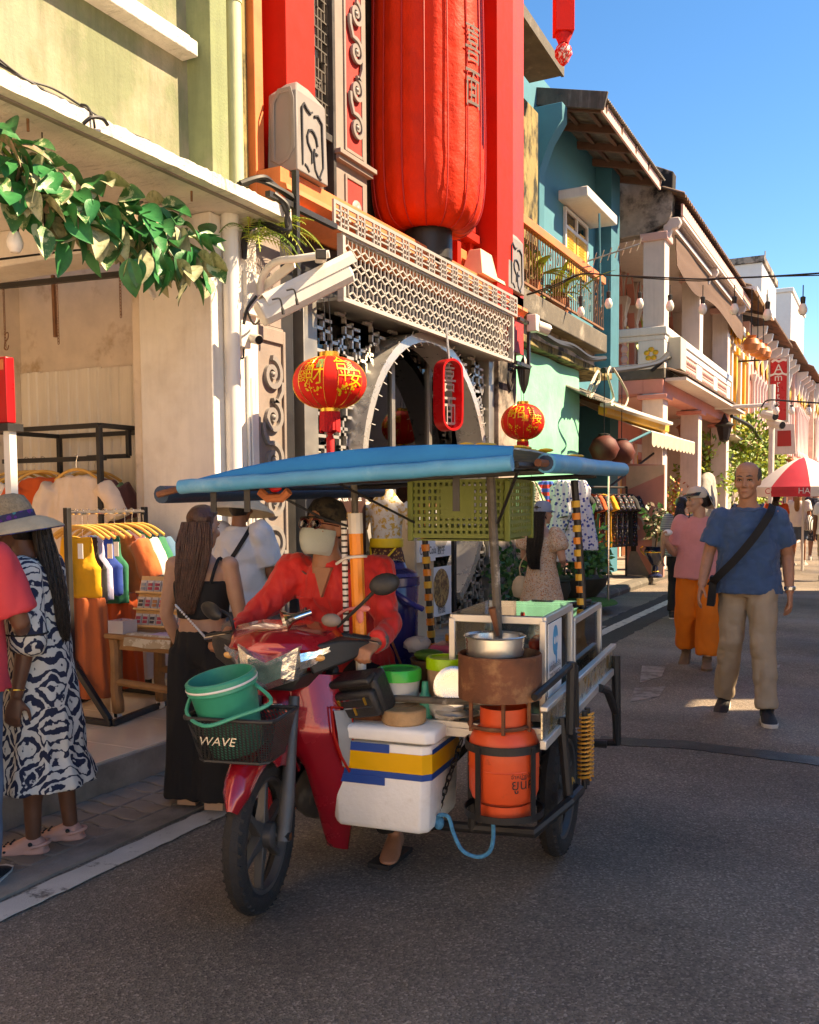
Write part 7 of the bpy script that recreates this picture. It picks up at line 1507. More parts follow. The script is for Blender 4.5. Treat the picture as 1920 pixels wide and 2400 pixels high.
def hand(mb, w, d, nrm, side, curl=.5, k=1.0, spread=.1):
  """palm with four jointed fingers and a thumb; d points from wrist to fingertips, nrm is the palm normal"""
  d = Vector(d).normalized(); nrm = Vector(nrm); nrm = (nrm-d*nrm.dot(d)).normalized(); s = d.cross(nrm)*side
  P = lambda a, b, c: w+(d*a+s*b+nrm*c)*k
  mb.loft([[P(a, wd*math.cos(2*PI*i/10), th*math.sin(2*PI*i/10)) for i in range(10)] for a, wd, th in ((-.015,.026,.02), (.01,.032,.018), (.045,.04,.016), (.08,.04,.0135), (.092,.036,.011))])
  for i, (off, L) in enumerate(((.030,.068), (.010,.078), (-.011,.072), (-.030,.056))):
    p = P(.082, off, 0); a = -.1; dirn = (d+s*(off*spread*12)).normalized(); pts = [p-dirn*.02*k, p]; rr = [.0092*k]*2
    for j, f in enumerate((.45,.30,.25)):
      a += curl*(.75, .95, .8)[j]; v_ = dirn*math.cos(a)+nrm*math.sin(a); p = p+v_*(L*f*k); pts.append(p); rr.append((.0088,.008,.0068)[j]*k)
    mb.tube(pts, rr, 8); mb.ell(p, .0068*k, 8, 6)
  p = P(.02, .032, .008); v1 = (d*.65+s*.65+nrm*.35).normalized(); v2 = (d*.85+s*.25+nrm*(.3+.3*curl)).normalized(); v3 = (d*.9+nrm*(.3+.3*curl)).normalized()
  p1 = p+v1*.038*k; p2 = p1+v2*.032*k; p3 = p2+v3*.024*k
  mb.tube([P(.005,.018,.004), p, p1, p2, p3], [.012*k,.0125*k,.0105*k,.0095*k,.008*k], 8); mb.ell(p3, .008*k, 8, 6); return mb
HS = [(0,.022,-.078,-.035), (.012,.036,-.088,-.012), (.035,.050,-.090,.02), (.065,.060,-.089,.06), (.095,.067,-.086,.082), (.125,.071,-.083,.093), (.155,.073,-.086,.096), (.185,.069,-.079,.089), (.207,.055,-.060,.07), (.222,.032,-.03,.042), (.228,.006,-.004,.012)]
def hmat(p, yaw=0, pitch=0, roll=0, k=1.0): return Matrix.Translation(p) @ Matrix.Rotation(yaw, 4, 'Z') @ Matrix.Rotation(roll, 4, 'Y') @ Matrix.Rotation(pitch, 4, 'X') @ Matrix.Scale(k, 4)
def head(mb, H, face=True):
  q = MB(); q.loft([[V(w*math.cos(2*PI*i/20), (y0+y1)/2+(y1-y0)/2*math.sin(2*PI*i/20), z) for i in range(20)] for z, w, y0, y1 in HS])
  for s in (-1, 1): q.ell((s*.073,.012,.103), (.011,.02,.031), 8, 8, Matrix.Rotation(-.25*s, 3, 'Z'))
  if face:
    q.loft([[V(w*math.cos(2*PI*i/8), y+d*math.sin(2*PI*i/8), z) for i in range(8)] for z, w, y, d in ((.132,.008,-.080,.008), (.11,.0085,-.089,.011), (.09,.011,-.098,.014), (.078,.016,-.099,.015), (.070,.012,-.092,.010))])
    for s in (-1, 1):
      q.ell((s*.031,-.078,.134), (.024,.013,.009), 10, 6); q.ell((s*.04,-.069,.082), (.024,.02,.022), 10, 8); q.ell((s*.012,-.093,.074), (.009,.010,.007), 8, 6)
    q.ell((0,-.088,.047), (.022,.010,.006), 10, 6); q.ell((0,-.086,.037), (.019,.010,.007), 10, 6); q.ell((0,-.081,.012), (.02,.014,.016), 10, 8)
  q.tube([V(0,.02,-.09), V(0,.018,.03), V(0,.02,.07)], [.056,.055,.05], 14); q.xf(H); mb.add(q.v, q.f); return mb
class Fig:
  def __init__(s, name, label, loc, rz, k, group=None, **J):
    s.o = thing(name, label, 'person', loc, group, rz); s.k = k; s.J = {a: b.copy() for a, b in J0.items()}
    for a, b in J.items(): s.J[a] = Vector(b)
    s.mb = MB()
  def put(s, name, me, mt, par=None):
    for v in me.vertices: v.co = v.co*s.k
    return put(name, me, mt, par or s.o)
  def cl(s, name, mb, mt, vox=.013, cr=(.006,(14,14,5)), sm=3, seed=1, par=None):
    me = bake(mb, vox, sm, name)
    if cr: crumple(me, cr[0], cr[1], seed)
    return s.put(name, me, mt, par)
  def raw(s, name, mb, mt, par=None, angle=50): return s.put(name, mb.mesh(name, None, angle), mt, par)
  def body(s, skin, vox=.008, legs=True, arms=True, hands=((.45,), (.45,)), feet=((0,0),(0,0)), face=True, H=None, torso=True, bare=None):
    J, mb = s.J, s.mb; s.H = H or hmat(J['hea'])
    if torso: tor(mb, J, .96)
    head(mb, s.H, face); mb.tube([J['nec']+V(0,.005,-.05), J['nec'], s.H @ V(0,.02,.02)], [.066,.055,.052], 14)
    for sd, S in (('L',1), ('R',-1)):
      if arms:
        arm(mb, J['s'+sd], J['e'+sd], J['w'+sd]); hc = hands[0 if S == 1 else 1]
        d = (J['w'+sd]-J['e'+sd]).normalized(); d = Vector(hc[1]) if len(hc) > 1 and hc[1] else d; nr = Vector(hc[2]) if len(hc) > 2 else V(-S,.25,0)
        hand(mb, J['w'+sd]+d*.012, d, nr, hc[3] if len(hc) > 3 else (1 if S == -1 else 1), hc[0])
      if legs: leg(mb, J['h'+sd], J['k'+sd], J['a'+sd]); f = feet[0 if S == 1 else 1]; foot(mb, J['a'+sd], *f)
    return s.put('body', bake(mb, vox, 2, 'body'), skin)
  def eyes(s, open_=1.0, brow='hair_black', mouth='lip', gaze=0):
    H = s.H
    for sd in (-1, 1):
      s.raw('eye', MB().ell((sd*.031,-.0775,.113), (.013,.009,.0055*open_), 10, 8).xf(H), 'eye_white'); s.raw('iris', MB().ell((sd*.031+gaze,-.0835,.113), (.005,.005,.0048*open_), 10, 8).xf(H), 'iris')
      s.raw('eyelid', MB().tube([(sd*.016,-.083,.116), (sd*.031,-.089,.1195), (sd*.047,-.078,.116)], .0028, 6).xf(H), 'hair_black'); s.raw('eyebrow', MB().tube([(sd*.013,-.092,.139), (sd*.031,-.093,.144), (sd*.05,-.08,.139)], [.003,.0045,.002], 6).xf(H), brow)
    s.raw('mouth', MB().ell((0,-.0945,.042), (.021,.006,.0035), 12, 6).xf(H), mouth)
def shirt(J, hem, slv=.55, k=1.10, fat=1.0, arm_r=(.075,.068), neck=True, drop=0):
  mb = MB(); pel, wai, che, nec = J['pel'], J['wai'], J['che'], J['nec']
  b = V(pel.x, pel.y, hem)
  R = [(b, .188*fat, .135*fat), (b.lerp(wai,.5), .175*fat, .132*fat), (wai, .162*fat, .128*fat), (wai.lerp(che,.5), .165*fat, .128), (che, .175, .122), (che.lerp(nec,.42)+V(0,.005,0), .174, .106), (che.lerp(nec,.70), .138, .088), (che.lerp(nec,.9), .094, .074)]
  if neck: R.append((nec+V(0,.004,.0), .075, .066))
  mb.loft([er(c, a*k, q*k) for c, a, q in R])
  for sd in 'LR':
    S, E, W = J['s'+sd], J['e'+sd], J['w'+sd]; mb.ell(S, arm_r[0], 12, 8)
    if slv <= 1: pts = [S.lerp(E, slv*i/4) for i in range(5)]; rr = [arm_r[0]+(arm_r[1]-arm_r[0])*i/4 for i in range(5)]
    else: pts = [S.lerp(E, i/4) for i in range(5)]+[E.lerp(W, (slv-1)*i/4) for i in range(1,5)]; rr = [arm_r[0]-(arm_r[0]-.055)*i/4 for i in range(5)]+[.055-.012*i/4 for i in range(1,5)]
    mb.tube(pts, rr, 14)
  return mb
def trousers(J, cuff=.055, k=1.0, top=.06, r=(.105,.078,.066), rz=None):
  mb = MB(); pel = J['pel']; mb.loft([er(c, a*k, b*k) for c, a, b in ((pel+V(0,0,-.12), .165, .11), (pel+V(0,0,-.06), .18, .125), (pel+V(0,0,0), .176, .124), (pel+V(0,0,top), .16, .118))])
  for sd in 'LR':
    h, kn, an = J['h'+sd], J['k'+sd], J['a'+sd]; e = kn.lerp(an, 1-(cuff-.085+.0)/max(.1, kn.z-an.z)) if kn.z-an.z > .1 else an
    pts = [h.lerp(kn, i/4) for i in range(5)]+[kn.lerp(e, i/5) for i in range(1,6)]; rr = [r[0]+(r[1]-r[0])*i/4 for i in range(5)]+[r[1]+(r[2]-r[1])*i/5 for i in range(1,6)]
    mb.tube(pts, [q*k for q in rr], 16)
  return mb
def shoe(f, sd, yaw=0, pitch=0, up='shoe_black', sole='shoe_sole', k=1.18):
  an = f.J['a'+sd]; mb = foot(MB(), an, yaw, pitch, .26, k); mb.tube([an+V(0,.005,-.03), an+V(0,.005,.02)], .046, 12); o = f.put('shoe', bake(mb, .008, 2, 'shoe'), up)
  Mx = Matrix.Translation(an) @ Matrix.Rotation(yaw, 4, 'Z') @ Matrix.Rotation(pitch, 4, 'X'); q = MB(); out = [(.028,.06), (-.028,.06), (-.042,0), (-.045,-.08), (-.052,-.14), (-.04,-.19), (0,-.21), (.04,-.19), (.052,-.14), (.045,-.08), (.042,0)]
  q.loft([[V(x*a, y*1.04, z) for x, y in out] for z, a in ((-.092,1), (-.068,1.02))]).xf(Mx); f.raw('sole', q, sole, o); return o
def hair_cap(H, k=1.05, z0=.10, front=-.06, back=None, long=0, w=1.0, fall=None):
  q = MB(); rs = []
  for z, w_, y0, y1 in HS:
    if z < z0: continue
    fr_ = y0*k if z > .175 else front
    rs.append([V(w_*k*w*math.cos(2*PI*i/20), (fr_+y1*k)/2+(y1*k-fr_)/2*math.sin(2*PI*i/20), z*1.0+(k-1)*.1) for i in range(20)])
  q.loft(rs); q.xf(H); return q
def locks(f, H, pts, n, spread, r0, mt, seed=0, name='hair_fall', thin=.4):
  """long hair: a solid inner fall covered with fine tapering strands"""
  rnd = random.Random(seed); mb = MB(); SP = spline([p for p, w, d in pts], 4); m = len(SP)
  W = [interp([(i/(len(pts)-1), w) for i, (p, w, d) in enumerate(pts)], k/(m-1)) for k in range(m)]; D = [interp([(i/(len(pts)-1), d) for i, (p, w, d) in enumerate(pts)], k/(m-1)) for k in range(m)]
  bulk = MB().loft([[SP[k]+V(W[k]*.95*math.cos(2*PI*i/16), D[k]*.9*math.sin(2*PI*i/16), 0) for i in range(16)] for k in range(m)])
  for i in range(n*4):
    a = rnd.uniform(-1,1); b = rnd.uniform(.2,1.15)*(1-.5*a*a); ph = rnd.uniform(0,6); end = rnd.uniform(.82,1.03); P = []
    for k in range(m):
      if k/(m-1) > end: break
      P.append(SP[k]+V(a*W[k]*1.06+.006*math.sin(k*.5+ph), b*D[k]+.004*math.sin(k*.7+ph), 0))
    if len(P) > 2: mb.tube(P, [.0042*(1-.75*(k/len(P))**2) for k in range(len(P))], 4, cap=False)
  if H is not None: mb.xf(H); bulk.xf(H)
  o = f.cl(name, bulk, mt, .012, (.004,(40,40,3)), 2); f.raw('hair_strands', mb, mt, o, 80)['kind'] = 'stuff'
  return o
# ---- old man in blue T-shirt walking towards the camera
f = Fig('person', 'elderly man in blue T-shirt and khaki trousers with black cross-body strap, walking', (-.87,6.9,0), rad(6), 1.03,
    hea=(-.01,-.035,1.475), hL=(.09,-.02,.90), hR=(-.09,.02,.90), kL=(.105,-.12,.51), kR=(-.10,-.02,.50), aL=(.135,-.20,.09), aR=(-.145,.13,.10), sL=(.185,0,1.345), sR=(-.185,0,1.345), eL=(.250,.06,1.08), eR=(-.255,.0,1.09), wL=(.265,-.03,.84), wR=(-.29,-.12,.88))
f.body('skin_old', .006, H=hmat(f.J['hea'], rad(-10), rad(4), 0, 1.04), hands=((.55,None,(-1,.2,0)), (.35,None,(1,.1,0))), feet=((rad(8),0),(rad(-8),rad(12))))
f.eyes(.5, 'hair_grey')
q = MB()
for sd in (-1, 1): q.ell((sd*.067,.03,.14), (.014,.06,.05), 12, 8)
q.ell((0,.075,.13), (.064,.032,.07), 14, 10); f.cl('hair', q.xf(f.H), 'hair_grey', .006, (.002,(60,60,30)), 1)
for z, y, w in ((.165,-.086,.035), (.178,-.080,.03)): f.raw('forehead_crease', MB().tube([(-w,y+.008,z), (0,y-.001,z+.002), (w,y+.008,z)], .0012, 5).xf(f.H), 'skin_tan')
tee = f.cl('t_shirt', shirt(f.J, .83, .74, 1.07, 1.14, (.068,.086), False), 'tee_blue', .010, (.012,(8,8,7)), 2, 2); crumple(tee.data, .006, (16,16,22), 6)
f.raw('collar', MB().tube([V(.092*math.cos(2*PI*k/24), -.005+.082*math.sin(2*PI*k/24), 1.428-.045*(1 if math.sin(2*PI*k/24) < 0 else .2)*abs(math.sin(2*PI*k/24))) for k in range(24)], .008, 6, close=True), 'tee_blue', tee)
f.raw('chest_pocket', MB().sheet(lambda a, b: V(.045+.085*a, -.147+.012*(a-.5)**2+.012*b, 1.28-.10*b), 6, 6, (0,.004,0)), 'tee_blue', tee)
tr = f.cl('trousers', trousers(f.J, .08, 1.0, .02, (.106,.082,.072)), 'khaki', .009, (.010,(9,9,5)), 1, 5); crumple(tr.data, .005, (9,9,12), 3)
st = [(.15,-.01,1.425), (.125,-.135,1.35), (.03,-.182,1.20), (-.08,-.190,1.06), (-.19,-.15,.94), (-.24,-.04,.87)]
f.raw('shoulder_strap', MB().loft([[p+V(.82,0,-.57)*a*.026+V(0,-b,0) for a, b in ((-1,0), (1,0), (1,.006), (-1,.006))] for p in spline(st, 6)]), 'strap_black')
f.raw('strap_pouch', MB().box((-.225,-.03,.84), (.05,.14,.20), Matrix.Rotation(.1, 3, 'Y')), 'strap_black', angle=30)
shoe(f, 'L', rad(8), 0); shoe(f, 'R', rad(-8), rad(12))
f.raw('wristwatch', MB().lathe([(.034,-.012), (.037,-.01), (.037,.01), (.034,.012)], f.J['wL']+V(0,0,.03), 16, cap=False), 'steel_watch')
# ---- woman in pink top and orange trousers
f = Fig('person', 'woman in pink top and orange trousers with sun visor hat, holding a tissue', (-1.53,8.75,0), rad(4), .95,
    kL=(.11,-.08,.50), kR=(-.10,.02,.50), aL=(.10,-.10,.09), aR=(-.12,.14,.13), sL=(.165,0,1.365), sR=(-.165,0,1.365), eL=(.205,.06,1.10), eR=(-.225,-.02,1.07), wL=(.20,.02,.90), wR=(-.275,-.20,1.19), hea=(-.01,-.03,1.47))
f.body('skin_fair', .009, H=hmat(f.J['hea'], rad(-62), rad(3), 0, 1.0), hands=((.5,), (1.3,(-.1,-.2,.9),(1,-.3,.2))), feet=((rad(5),0),(rad(-5),rad(25))))
f.eyes(.8)
f.cl('top', shirt(f.J, .84, .75, 1.12, 1.12, (.085,.085)), 'knit_pink', .013, (.007,(9,9,6)), 3, 7)
f.cl('trousers', trousers(f.J, .12, 1.05, .02, (.118,.112,.10)), 'pants_orange', .013, (.012,(9,9,3)), 3, 8)
shoe(f, 'L', rad(5), 0, 'shoe_brown', 'shoe_brown'); shoe(f, 'R', rad(-5), rad(25), 'shoe_brown', 'shoe_brown')
f.cl('hair', MB().ell((0,.045,.125), (.082,.075,.10), 16, 12).ell((0,.10,.10), (.05,.05,.06), 12, 8).xf(f.H), 'hair_black', .009, (.004,(30,30,12)), 2)
hq = f.raw('sun_hat', MB().lathe([(.094,.135), (.098,.15), (.092,.20), (.06,.235), (.01,.245)], (0,.005,0), 24).xf(f.H), 'hat_cream'); f.raw('neck_flap', MB().sheet(lambda a, b: V((a-.5)*.2, .07+.06*b+.03*math.sin(PI*a), .16-.14*b), 8, 6, (0,.004,0)).xf(f.H), 'hat_cream', hq)
f.raw('visor', MB().sheet(lambda a, b: V(.115*math.sin((a-.5)*2.6), .02-(.085+.075*b)*math.cos((a-.5)*2.6), .185-.03*b), 14, 5, (0,0,.004)).xf(f.H), 'visor_dark', hq)
f.raw('chin_strap', MB().tube([V(-.07,-.01,.13), V(-.06,-.05,.03), V(-.03,-.07,-.03), V(-.03,-.085,-.14)], .006, 6).xf(f.H), 'strap_black', hq)
f.raw('tissue', MB().ell(f.J['wR']+V(.02,-.03,.09), (.045,.03,.03), 10, 8), 'tissue')
# ---- woman in navy and white patterned dress at the step
f = Fig('person', 'woman in navy and white patterned dress and straw hat standing at the shop step', (-3.27,2.86,0), rad(-60), .895,
    aL=(.09,-.02,.085), aR=(-.09,.10,.085), kL=(.09,-.02,.5), kR=(-.09,.06,.5), sL=(.175,0,1.36), sR=(-.175,0,1.36), eL=(.235,.03,1.06), eR=(-.22,.0,1.08), wL=(.25,-.02,.80), wR=(-.22,-.1,.86), che=(0,-.01,1.26), nec=(0,-.02,1.42), hea=(0,-.075,1.465))
f.body('skin_brown', .0075, H=hmat(f.J['hea'], rad(8), rad(14)), hands=((.6,None,(-1,0,0)), (.5,)), feet=((0,0),(0,0)))
f.eyes(.8)
dr = MB(); J = f.J
dr.loft([[V((a+.014*math.sin(i*1.9+2))*math.cos(2*PI*i/40), (b+.012*math.sin(i*1.9+2))*math.sin(2*PI*i/40), z) if z < .7 else V(a*math.cos(2*PI*i/40), b*math.sin(2*PI*i/40)+dy, z) for i in range(40)] for z, a, b, dy in ((.335,.275,.255,0), (.45,.235,.215,0), (.455,.225,.205,0), (.62,.215,.195,0), (.80,.20,.175,0), (1.0,.185,.15,0), (1.12,.175,.14,-.005), (1.25,.182,.132,-.01), (1.34,.185,.115,-.01), (1.40,.13,.09,-.015), (1.43,.085,.07,-.02))])
for sd in 'LR':
  S, E, W = J['s'+sd], J['e'+sd], J['w'+sd]; dr.ell(S, .088, 12, 8); dr.tube([S, S.lerp(E,.5), S.lerp(E,.93), E.lerp(W,.05), E.lerp(W,.18), E.lerp(W,.24)], [.088,.088,.092,.095,.085,.066], 16)
dd = f.cl('dress', dr, 'ikat', .012, (.009,(8,8,3)), 3, 3)
f.raw('sleeve_band', MB().tube([J['eL'].lerp(J['sL'],.1)+V(.094*math.cos(2*PI*k/20), .094*math.sin(2*PI*k/20), .0) for k in range(20)], .005, 5, close=True), 'pants_black', dd)
for sd, y in (('L',0), ('R',0)):
  an = J['a'+sd]; mb = foot(MB(), an+V(0,0,.006), 0, 0, .265, 1.25); mb.ell(an+V(0,-.115,-.066), (.060,.115,.019), 18, 8); mb.ell(an+V(0,.0,-.066), (.05,.078,.019), 18, 8); o = f.put('clog', bake(mb, .007, 2, 'clog'), 'crocs')
  f.raw('heel_strap', MB().tube([an+V(.05*math.cos(t_), .0+.074*math.sin(t_), -.035+.012*math.sin(t_)) for t_ in [PI*k/10 for k in range(11)]], .009, 6), 'crocs', o); [f.raw('strap_rivet', MB().ell(an+V(x_,.0,-.02), (.008,.011,.011), 8, 6), 'shoe_black', o) for x_ in (.05, -.05)]
  hol = MB()
  for i in range(3):
    for j in range(3): hol.ell(an+V(-.024+.024*i, -.10-.03*j, -.022-.012*j), (.006,.007,.006), 6, 4)
  for i in range(4): hol.ell(an+V(.056-.01*i*i*.3, -.12-.03*i, -.052), (.008,.008,.006), 6, 4)
  f.raw('vent_holes', hol, 'shoe_black', o)['kind'] = 'stuff'
f.cl('hair', MB().ell((0,.035,.12), (.083,.085,.105), 16, 12).xf(f.H), 'hair_black', .009, (.003,(30,30,10)), 2)
locks(f, None, [((0,.02,1.58), .07, .04), ((.0,.045,1.46), .085, .045), ((.01,.085,1.30), .085, .04), ((.02,.115,1.15), .07, .03), ((.02,.13,1.02), .04, .02)], 60, 0, .014, 'hair_black', 3)
hat = f.raw('straw_hat', MB().lathe([(.105,.13), (.108,.15), (.104,.20), (.085,.245), (.045,.265), (.005,.27)], (0,.005,0), 28).xf(f.H), 'straw_dark')
f.raw('hat_band', MB().lathe([(.109,.135), (.112,.14), (.110,.172), (.107,.172)], (0,.005,0), 28, cap=False).xf(f.H), 'hatband', hat); f.raw('hat_brim', MB().sheet(lambda a, b: V((.105+.12*b)*math.cos(2*PI*a), .005+(.105+.12*b)*math.sin(2*PI*a), .135-.055*b*b-.02*b*math.sin(2*PI*a)), 40, 6, (0,0,.005)).xf(f.H), 'straw', hat); f.raw('brim_lining', MB().sheet(lambda a, b: V((.105+.118*b)*math.cos(2*PI*a), .005+(.105+.118*b)*math.sin(2*PI*a), .130-.055*b*b-.02*b*math.sin(2*PI*a)), 40, 6, (0,0,.003)).xf(f.H), 'hatband', hat)
f.raw('spectacles', MB().tube([(-.06,-.07,.115), (-.05,-.095,.115), (.05,-.095,.115), (.06,-.07,.115), (.07,.01,.12)], .003, 5).xf(f.H), 'specs'); f.raw('bangle', MB().tube([J['wL']+V(.036*math.cos(2*PI*k/16), .036*math.sin(2*PI*k/16), .03+.008*math.cos(2*PI*k/16)) for k in range(15)], .003, 5), 'gold_trim')
# ---- person in coral T-shirt leaning in at the picture edge
f = Fig('person', 'person in coral T-shirt with teal strap standing close to the patterned dress', (-3.22,2.42,0), rad(-150), .93, eL=(.26,-.05,1.12), wL=(.20,-.26,1.02), eR=(-.26,-.03,1.12), wR=(-.18,-.26,1.04))
f.body('skin_brown', .011); f.eyes(.9)
f.cl('t_shirt', shirt(f.J, .84, .85, 1.12, 1.05, (.09,.092)), 'tee_coral', .014, (.008,(9,9,6)), 3, 4); f.cl('trousers', trousers(f.J, .1), 'jeans', .015, (.008,(9,9,4)), 3, 4); f.cl('hair', MB().ell((0,.02,.14), (.083,.095,.10), 16, 12).xf(f.H), 'hair_black', .01, (.004,(30,30,10)), 2)
f.raw('bag_strap', MB().loft([[p+V(a*.03,-b,0) for a, b in ((-1,0), (1,0), (1,.006), (-1,.006))] for p in spline([(.12,.12,1.05), (.13,.13,1.25), (.13,.07,1.42), (.12,-.1,1.38), (.1,-.14,1.2)], 5)]), 'teal_strap'); shoe(f, 'L'); shoe(f, 'R')
# ---- young woman in black crop top seen from behind
f = Fig('person', 'long-haired woman in black crop top and wide black trousers with pearl-chained bag', (-2.99,3.62,.02), rad(196), .86, sL=(.165,0,1.37), sR=(-.165,0,1.37), eL=(.23,-.01,1.09), eR=(-.225,.0,1.09), wL=(.20,-.12,.88), wR=(-.22,-.10,.86), aL=(.10,.0,.12), aR=(-.10,.05,.12), kL=(.10,0,.54), kR=(-.10,.02,.54))
f.body('skin_fair', .008, H=hmat(f.J['hea'], rad(-12), rad(6), 0, 1.03)); f.eyes(.8)
tp = MB().loft([er((0,.0,z), a, b, 24) for z, a, b in ((1.075,.150,.118), (1.12,.153,.122), (1.2,.165,.125), (1.27,.170,.120), (1.29,.165,.115))]); cp = f.cl('crop_top', tp, 'top_black', .011, (.003,(10,10,6)), 2, 2)
for sd in (-1, 1): f.raw('top_strap', MB().tube(spline([(sd*.10,.115,1.28), (sd*.115,.09,1.36), (sd*.12,.02,1.415), (sd*.11,-.09,1.33), (sd*.1,-.11,1.27)], 5), .010, 6), 'top_black', cp)
f.cl('trousers', trousers(f.J, .01, 1.0, .08, (.115,.125,.15)), 'pants_black', .013, (.012,(12,12,2)), 3, 2)
f.cl('hair', hair_cap(f.H, 1.10, .03, -.035), 'hair_brown', .009, (.002,(40,40,8)), 2)
locks(f, None, [((0,.05,1.62), .075, .04), ((.0,.085,1.50), .095, .035), ((.01,.115,1.35), .085, .03), ((.03,.135,1.2), .06, .02), ((.03,.14,1.11), .035, .012)], 90, 0, .013, 'hair_brown', 5, thin=.25)
f.raw('platform_sole', MB().bb(-.15, -.04, -.12, .13, 0, .06).bb(.04, .15, -.18, .07, 0, .06), 'platform', angle=30)
ch = spline([(.09,.16,1.16), (-.02,.165,1.05), (-.10,.15,.96), (-.17,.09,.88)], 10); pr = MB()
for p in ch: pr.ell(p, .008, 6, 4)
f.raw('pearl_chain', pr, 'pearl')['kind'] = 'stuff'; f.raw('bag_strap', MB().loft([[p+V(.02,-.02,.0)+V(a*.012,b,a*.012) for a, b in ((-1,0), (1,0), (1,.004), (-1,.004))] for p in ch[:-4]]), 'brown_timber')
f.raw('small_bag', MB().box((-.22,.02,.80), (.09,.16,.12)), 'brown_timber', angle=30)
# ---- person in white T-shirt and wide straw hat seen from behind
f = Fig('person', 'person in white T-shirt and wide straw hat looking into the shop', (-3.62,4.75,.17), rad(188), .83, eL=(.24,-.03,1.09), eR=(-.24,-.03,1.09), wL=(.16,-.2,.98), wR=(-.16,-.2,.98))
f.body('skin_tan', .010, H=hmat(f.J['hea'], 0, rad(10))); f.eyes(.8)
sh = shirt(f.J, .80, .85, 1.20, 1.08, (.105,.11)); f.cl('t_shirt', sh, 'tee_white', .013, (.012,(8,8,7)), 3, 6); f.cl('trousers', trousers(f.J, .1), 'jeans', .014, (.008,(9,9,4)), 3, 3); shoe(f, 'L'); shoe(f, 'R')
f.cl('hair', MB().ell((0,.03,.11), (.08,.09,.10), 14, 10).xf(f.H), 'hair_black', .01, None, 2)
hat = f.raw('straw_hat', MB().lathe([(.10,.15), (.10,.20), (.085,.25), (.01,.255)], (0,.01,0), 24).xf(f.H), 'straw'); f.raw('hat_brim', MB().sheet(lambda a, b: V((.1+.16*b)*math.cos(2*PI*a), .01+(.1+.16*b)*math.sin(2*PI*a), .16-.05*b-.05*b*b+.004*math.sin(b*30)), 40, 12, (0,0,.005)).xf(f.H), 'straw', hat)
f.raw('bag_strap', MB().loft([[p+V(0,b,0)+V(a*.012,0,a*.012) for a, b in ((-1,0), (1,0), (1,.004), (-1,.004))] for p in spline([(-.12,.05,1.42), (-.1,.13,1.33), (.0,.155,1.18), (.13,.14,1.06), (.18,.06,1.0)], 6)]), 'strap_black'); f.raw('waist_belt', MB().tube([V(.19*math.cos(2*PI*k/24), .145*math.sin(2*PI*k/24), 1.03) for k in range(24)], .016, 6, close=True), 'strap_black')
# ---- rider
hp = lambda x, y, z: V(x, y, z)
rl = OC+MC.to_3x3() @ V(.01,.80,0)
f = Fig('person', 'rider in red long-sleeved shirt, camouflage cap, glasses and face mask', rl, TC+rad(-4), .97, pel=(0,.06,.80), wai=(0,.03,.94), che=(-.005,-.06,1.13), nec=(-.005,-.10,1.285), hea=(-.025,-.145,1.325), hL=(.09,.04,.80), hR=(-.09,.04,.80), kL=(.20,-.34,.62), kR=(-.17,-.36,.66), aL=(.31,-.12,.11), aR=(-.17,-.14,.25), sL=(.20,-.09,1.235), sR=(-.20,-.09,1.235), eL=(.345,-.23,1.02), eR=(-.315,-.26,1.04), wL=(.365,-.40,.985), wR=(-.335,-.43,.99))
f.body('skin_rider', .007, H=hmat(f.J['hea'], rad(-12), rad(-9), 0, 1.02), hands=((1.25,(-.05,-1,-.25),(-.2,0,-1),-1), (1.25,(.05,-1,-.25),(.2,0,-1),1)), feet=((rad(15),0),(0,0)))
f.eyes(.9)
rs_ = f.cl('red_shirt', shirt(f.J, .76, 1.97, 1.12, 1.10, (.095,.085)), 'shirt_red', .010, (.014,(9,9,6)), 2, 11); crumple(rs_.data, .008, (24,24,9), 4)
f.cl('trousers', trousers(f.J, .12, 1.0, .04, (.105,.09,.075)), 'pants_black', .014, (.008,(9,9,4)), 3, 3)
for sd in (-1, 1):
  f.raw('shirt_stripe', MB().sheet(lambda a, b, sd=sd: V(sd*(.085+.10*a), -.163+.05*a*a+.012*b, 1.225+.035*math.sin(PI*a*.7)-.016*b-.02*a), 8, 3, (0,.006,0)), 'shirt_grey', rs_)
f.raw('throat', MB().prism([(-.045,0), (.045,0), (.02,-.07), (0,-.13), (-.02,-.07)], (0,-.196,1.265), (1,0,0), (0,.10,1), (0,.03,0)), 'skin_rider')
f.raw('pocket_flap', MB().bb(-.135, -.055, -.192, -.186, 1.125, 1.132), 'shirt_red', rs_)
q = MB()
for i in range(3): q.prism([(0,0), (.009,0), (.009,.012+.008*i), (.003,.016+.008*i)], (-.118+.012*i, -.199, 1.055), (1,0,0), (0,0,1), (0,.012,0))
f.raw('chest_logo', q, 'shirt_grey', rs_); q = txt('chest_word', 'adidas', .018, V(0,0,0), (1,0,0), (0,0,1), 'shirt_grey')
for v_ in q.data.vertices: v_.co = (V(-.105,-.2,1.045)+Vector(v_.co))*f.k
q.parent = f.o
for sd in 'LR': f.raw('cuff', MB().tube([f.J['e'+sd].lerp(f.J['w'+sd], .78), f.J['e'+sd].lerp(f.J['w'+sd], .95)], .046, 12), 'shirt_grey', rs_)
cap = f.raw('cap', MB().lathe([(.083,.128), (.087,.15), (.085,.19), (.065,.228), (.02,.246), (.004,.247)], (0,.005,0), 28).xf(f.H), 'camo_cap')
f.raw('cap_peak', MB().sheet(lambda a, b: V(.082*math.sin((a-.5)*2.5)*(1+.12*b), .012-(.08+.058*b)*math.cos((a-.5)*2.2), .150-.010*b-.012*(2*a-1)**2), 14, 5, (0,0,.005)).xf(f.H), 'camo_cap', cap)
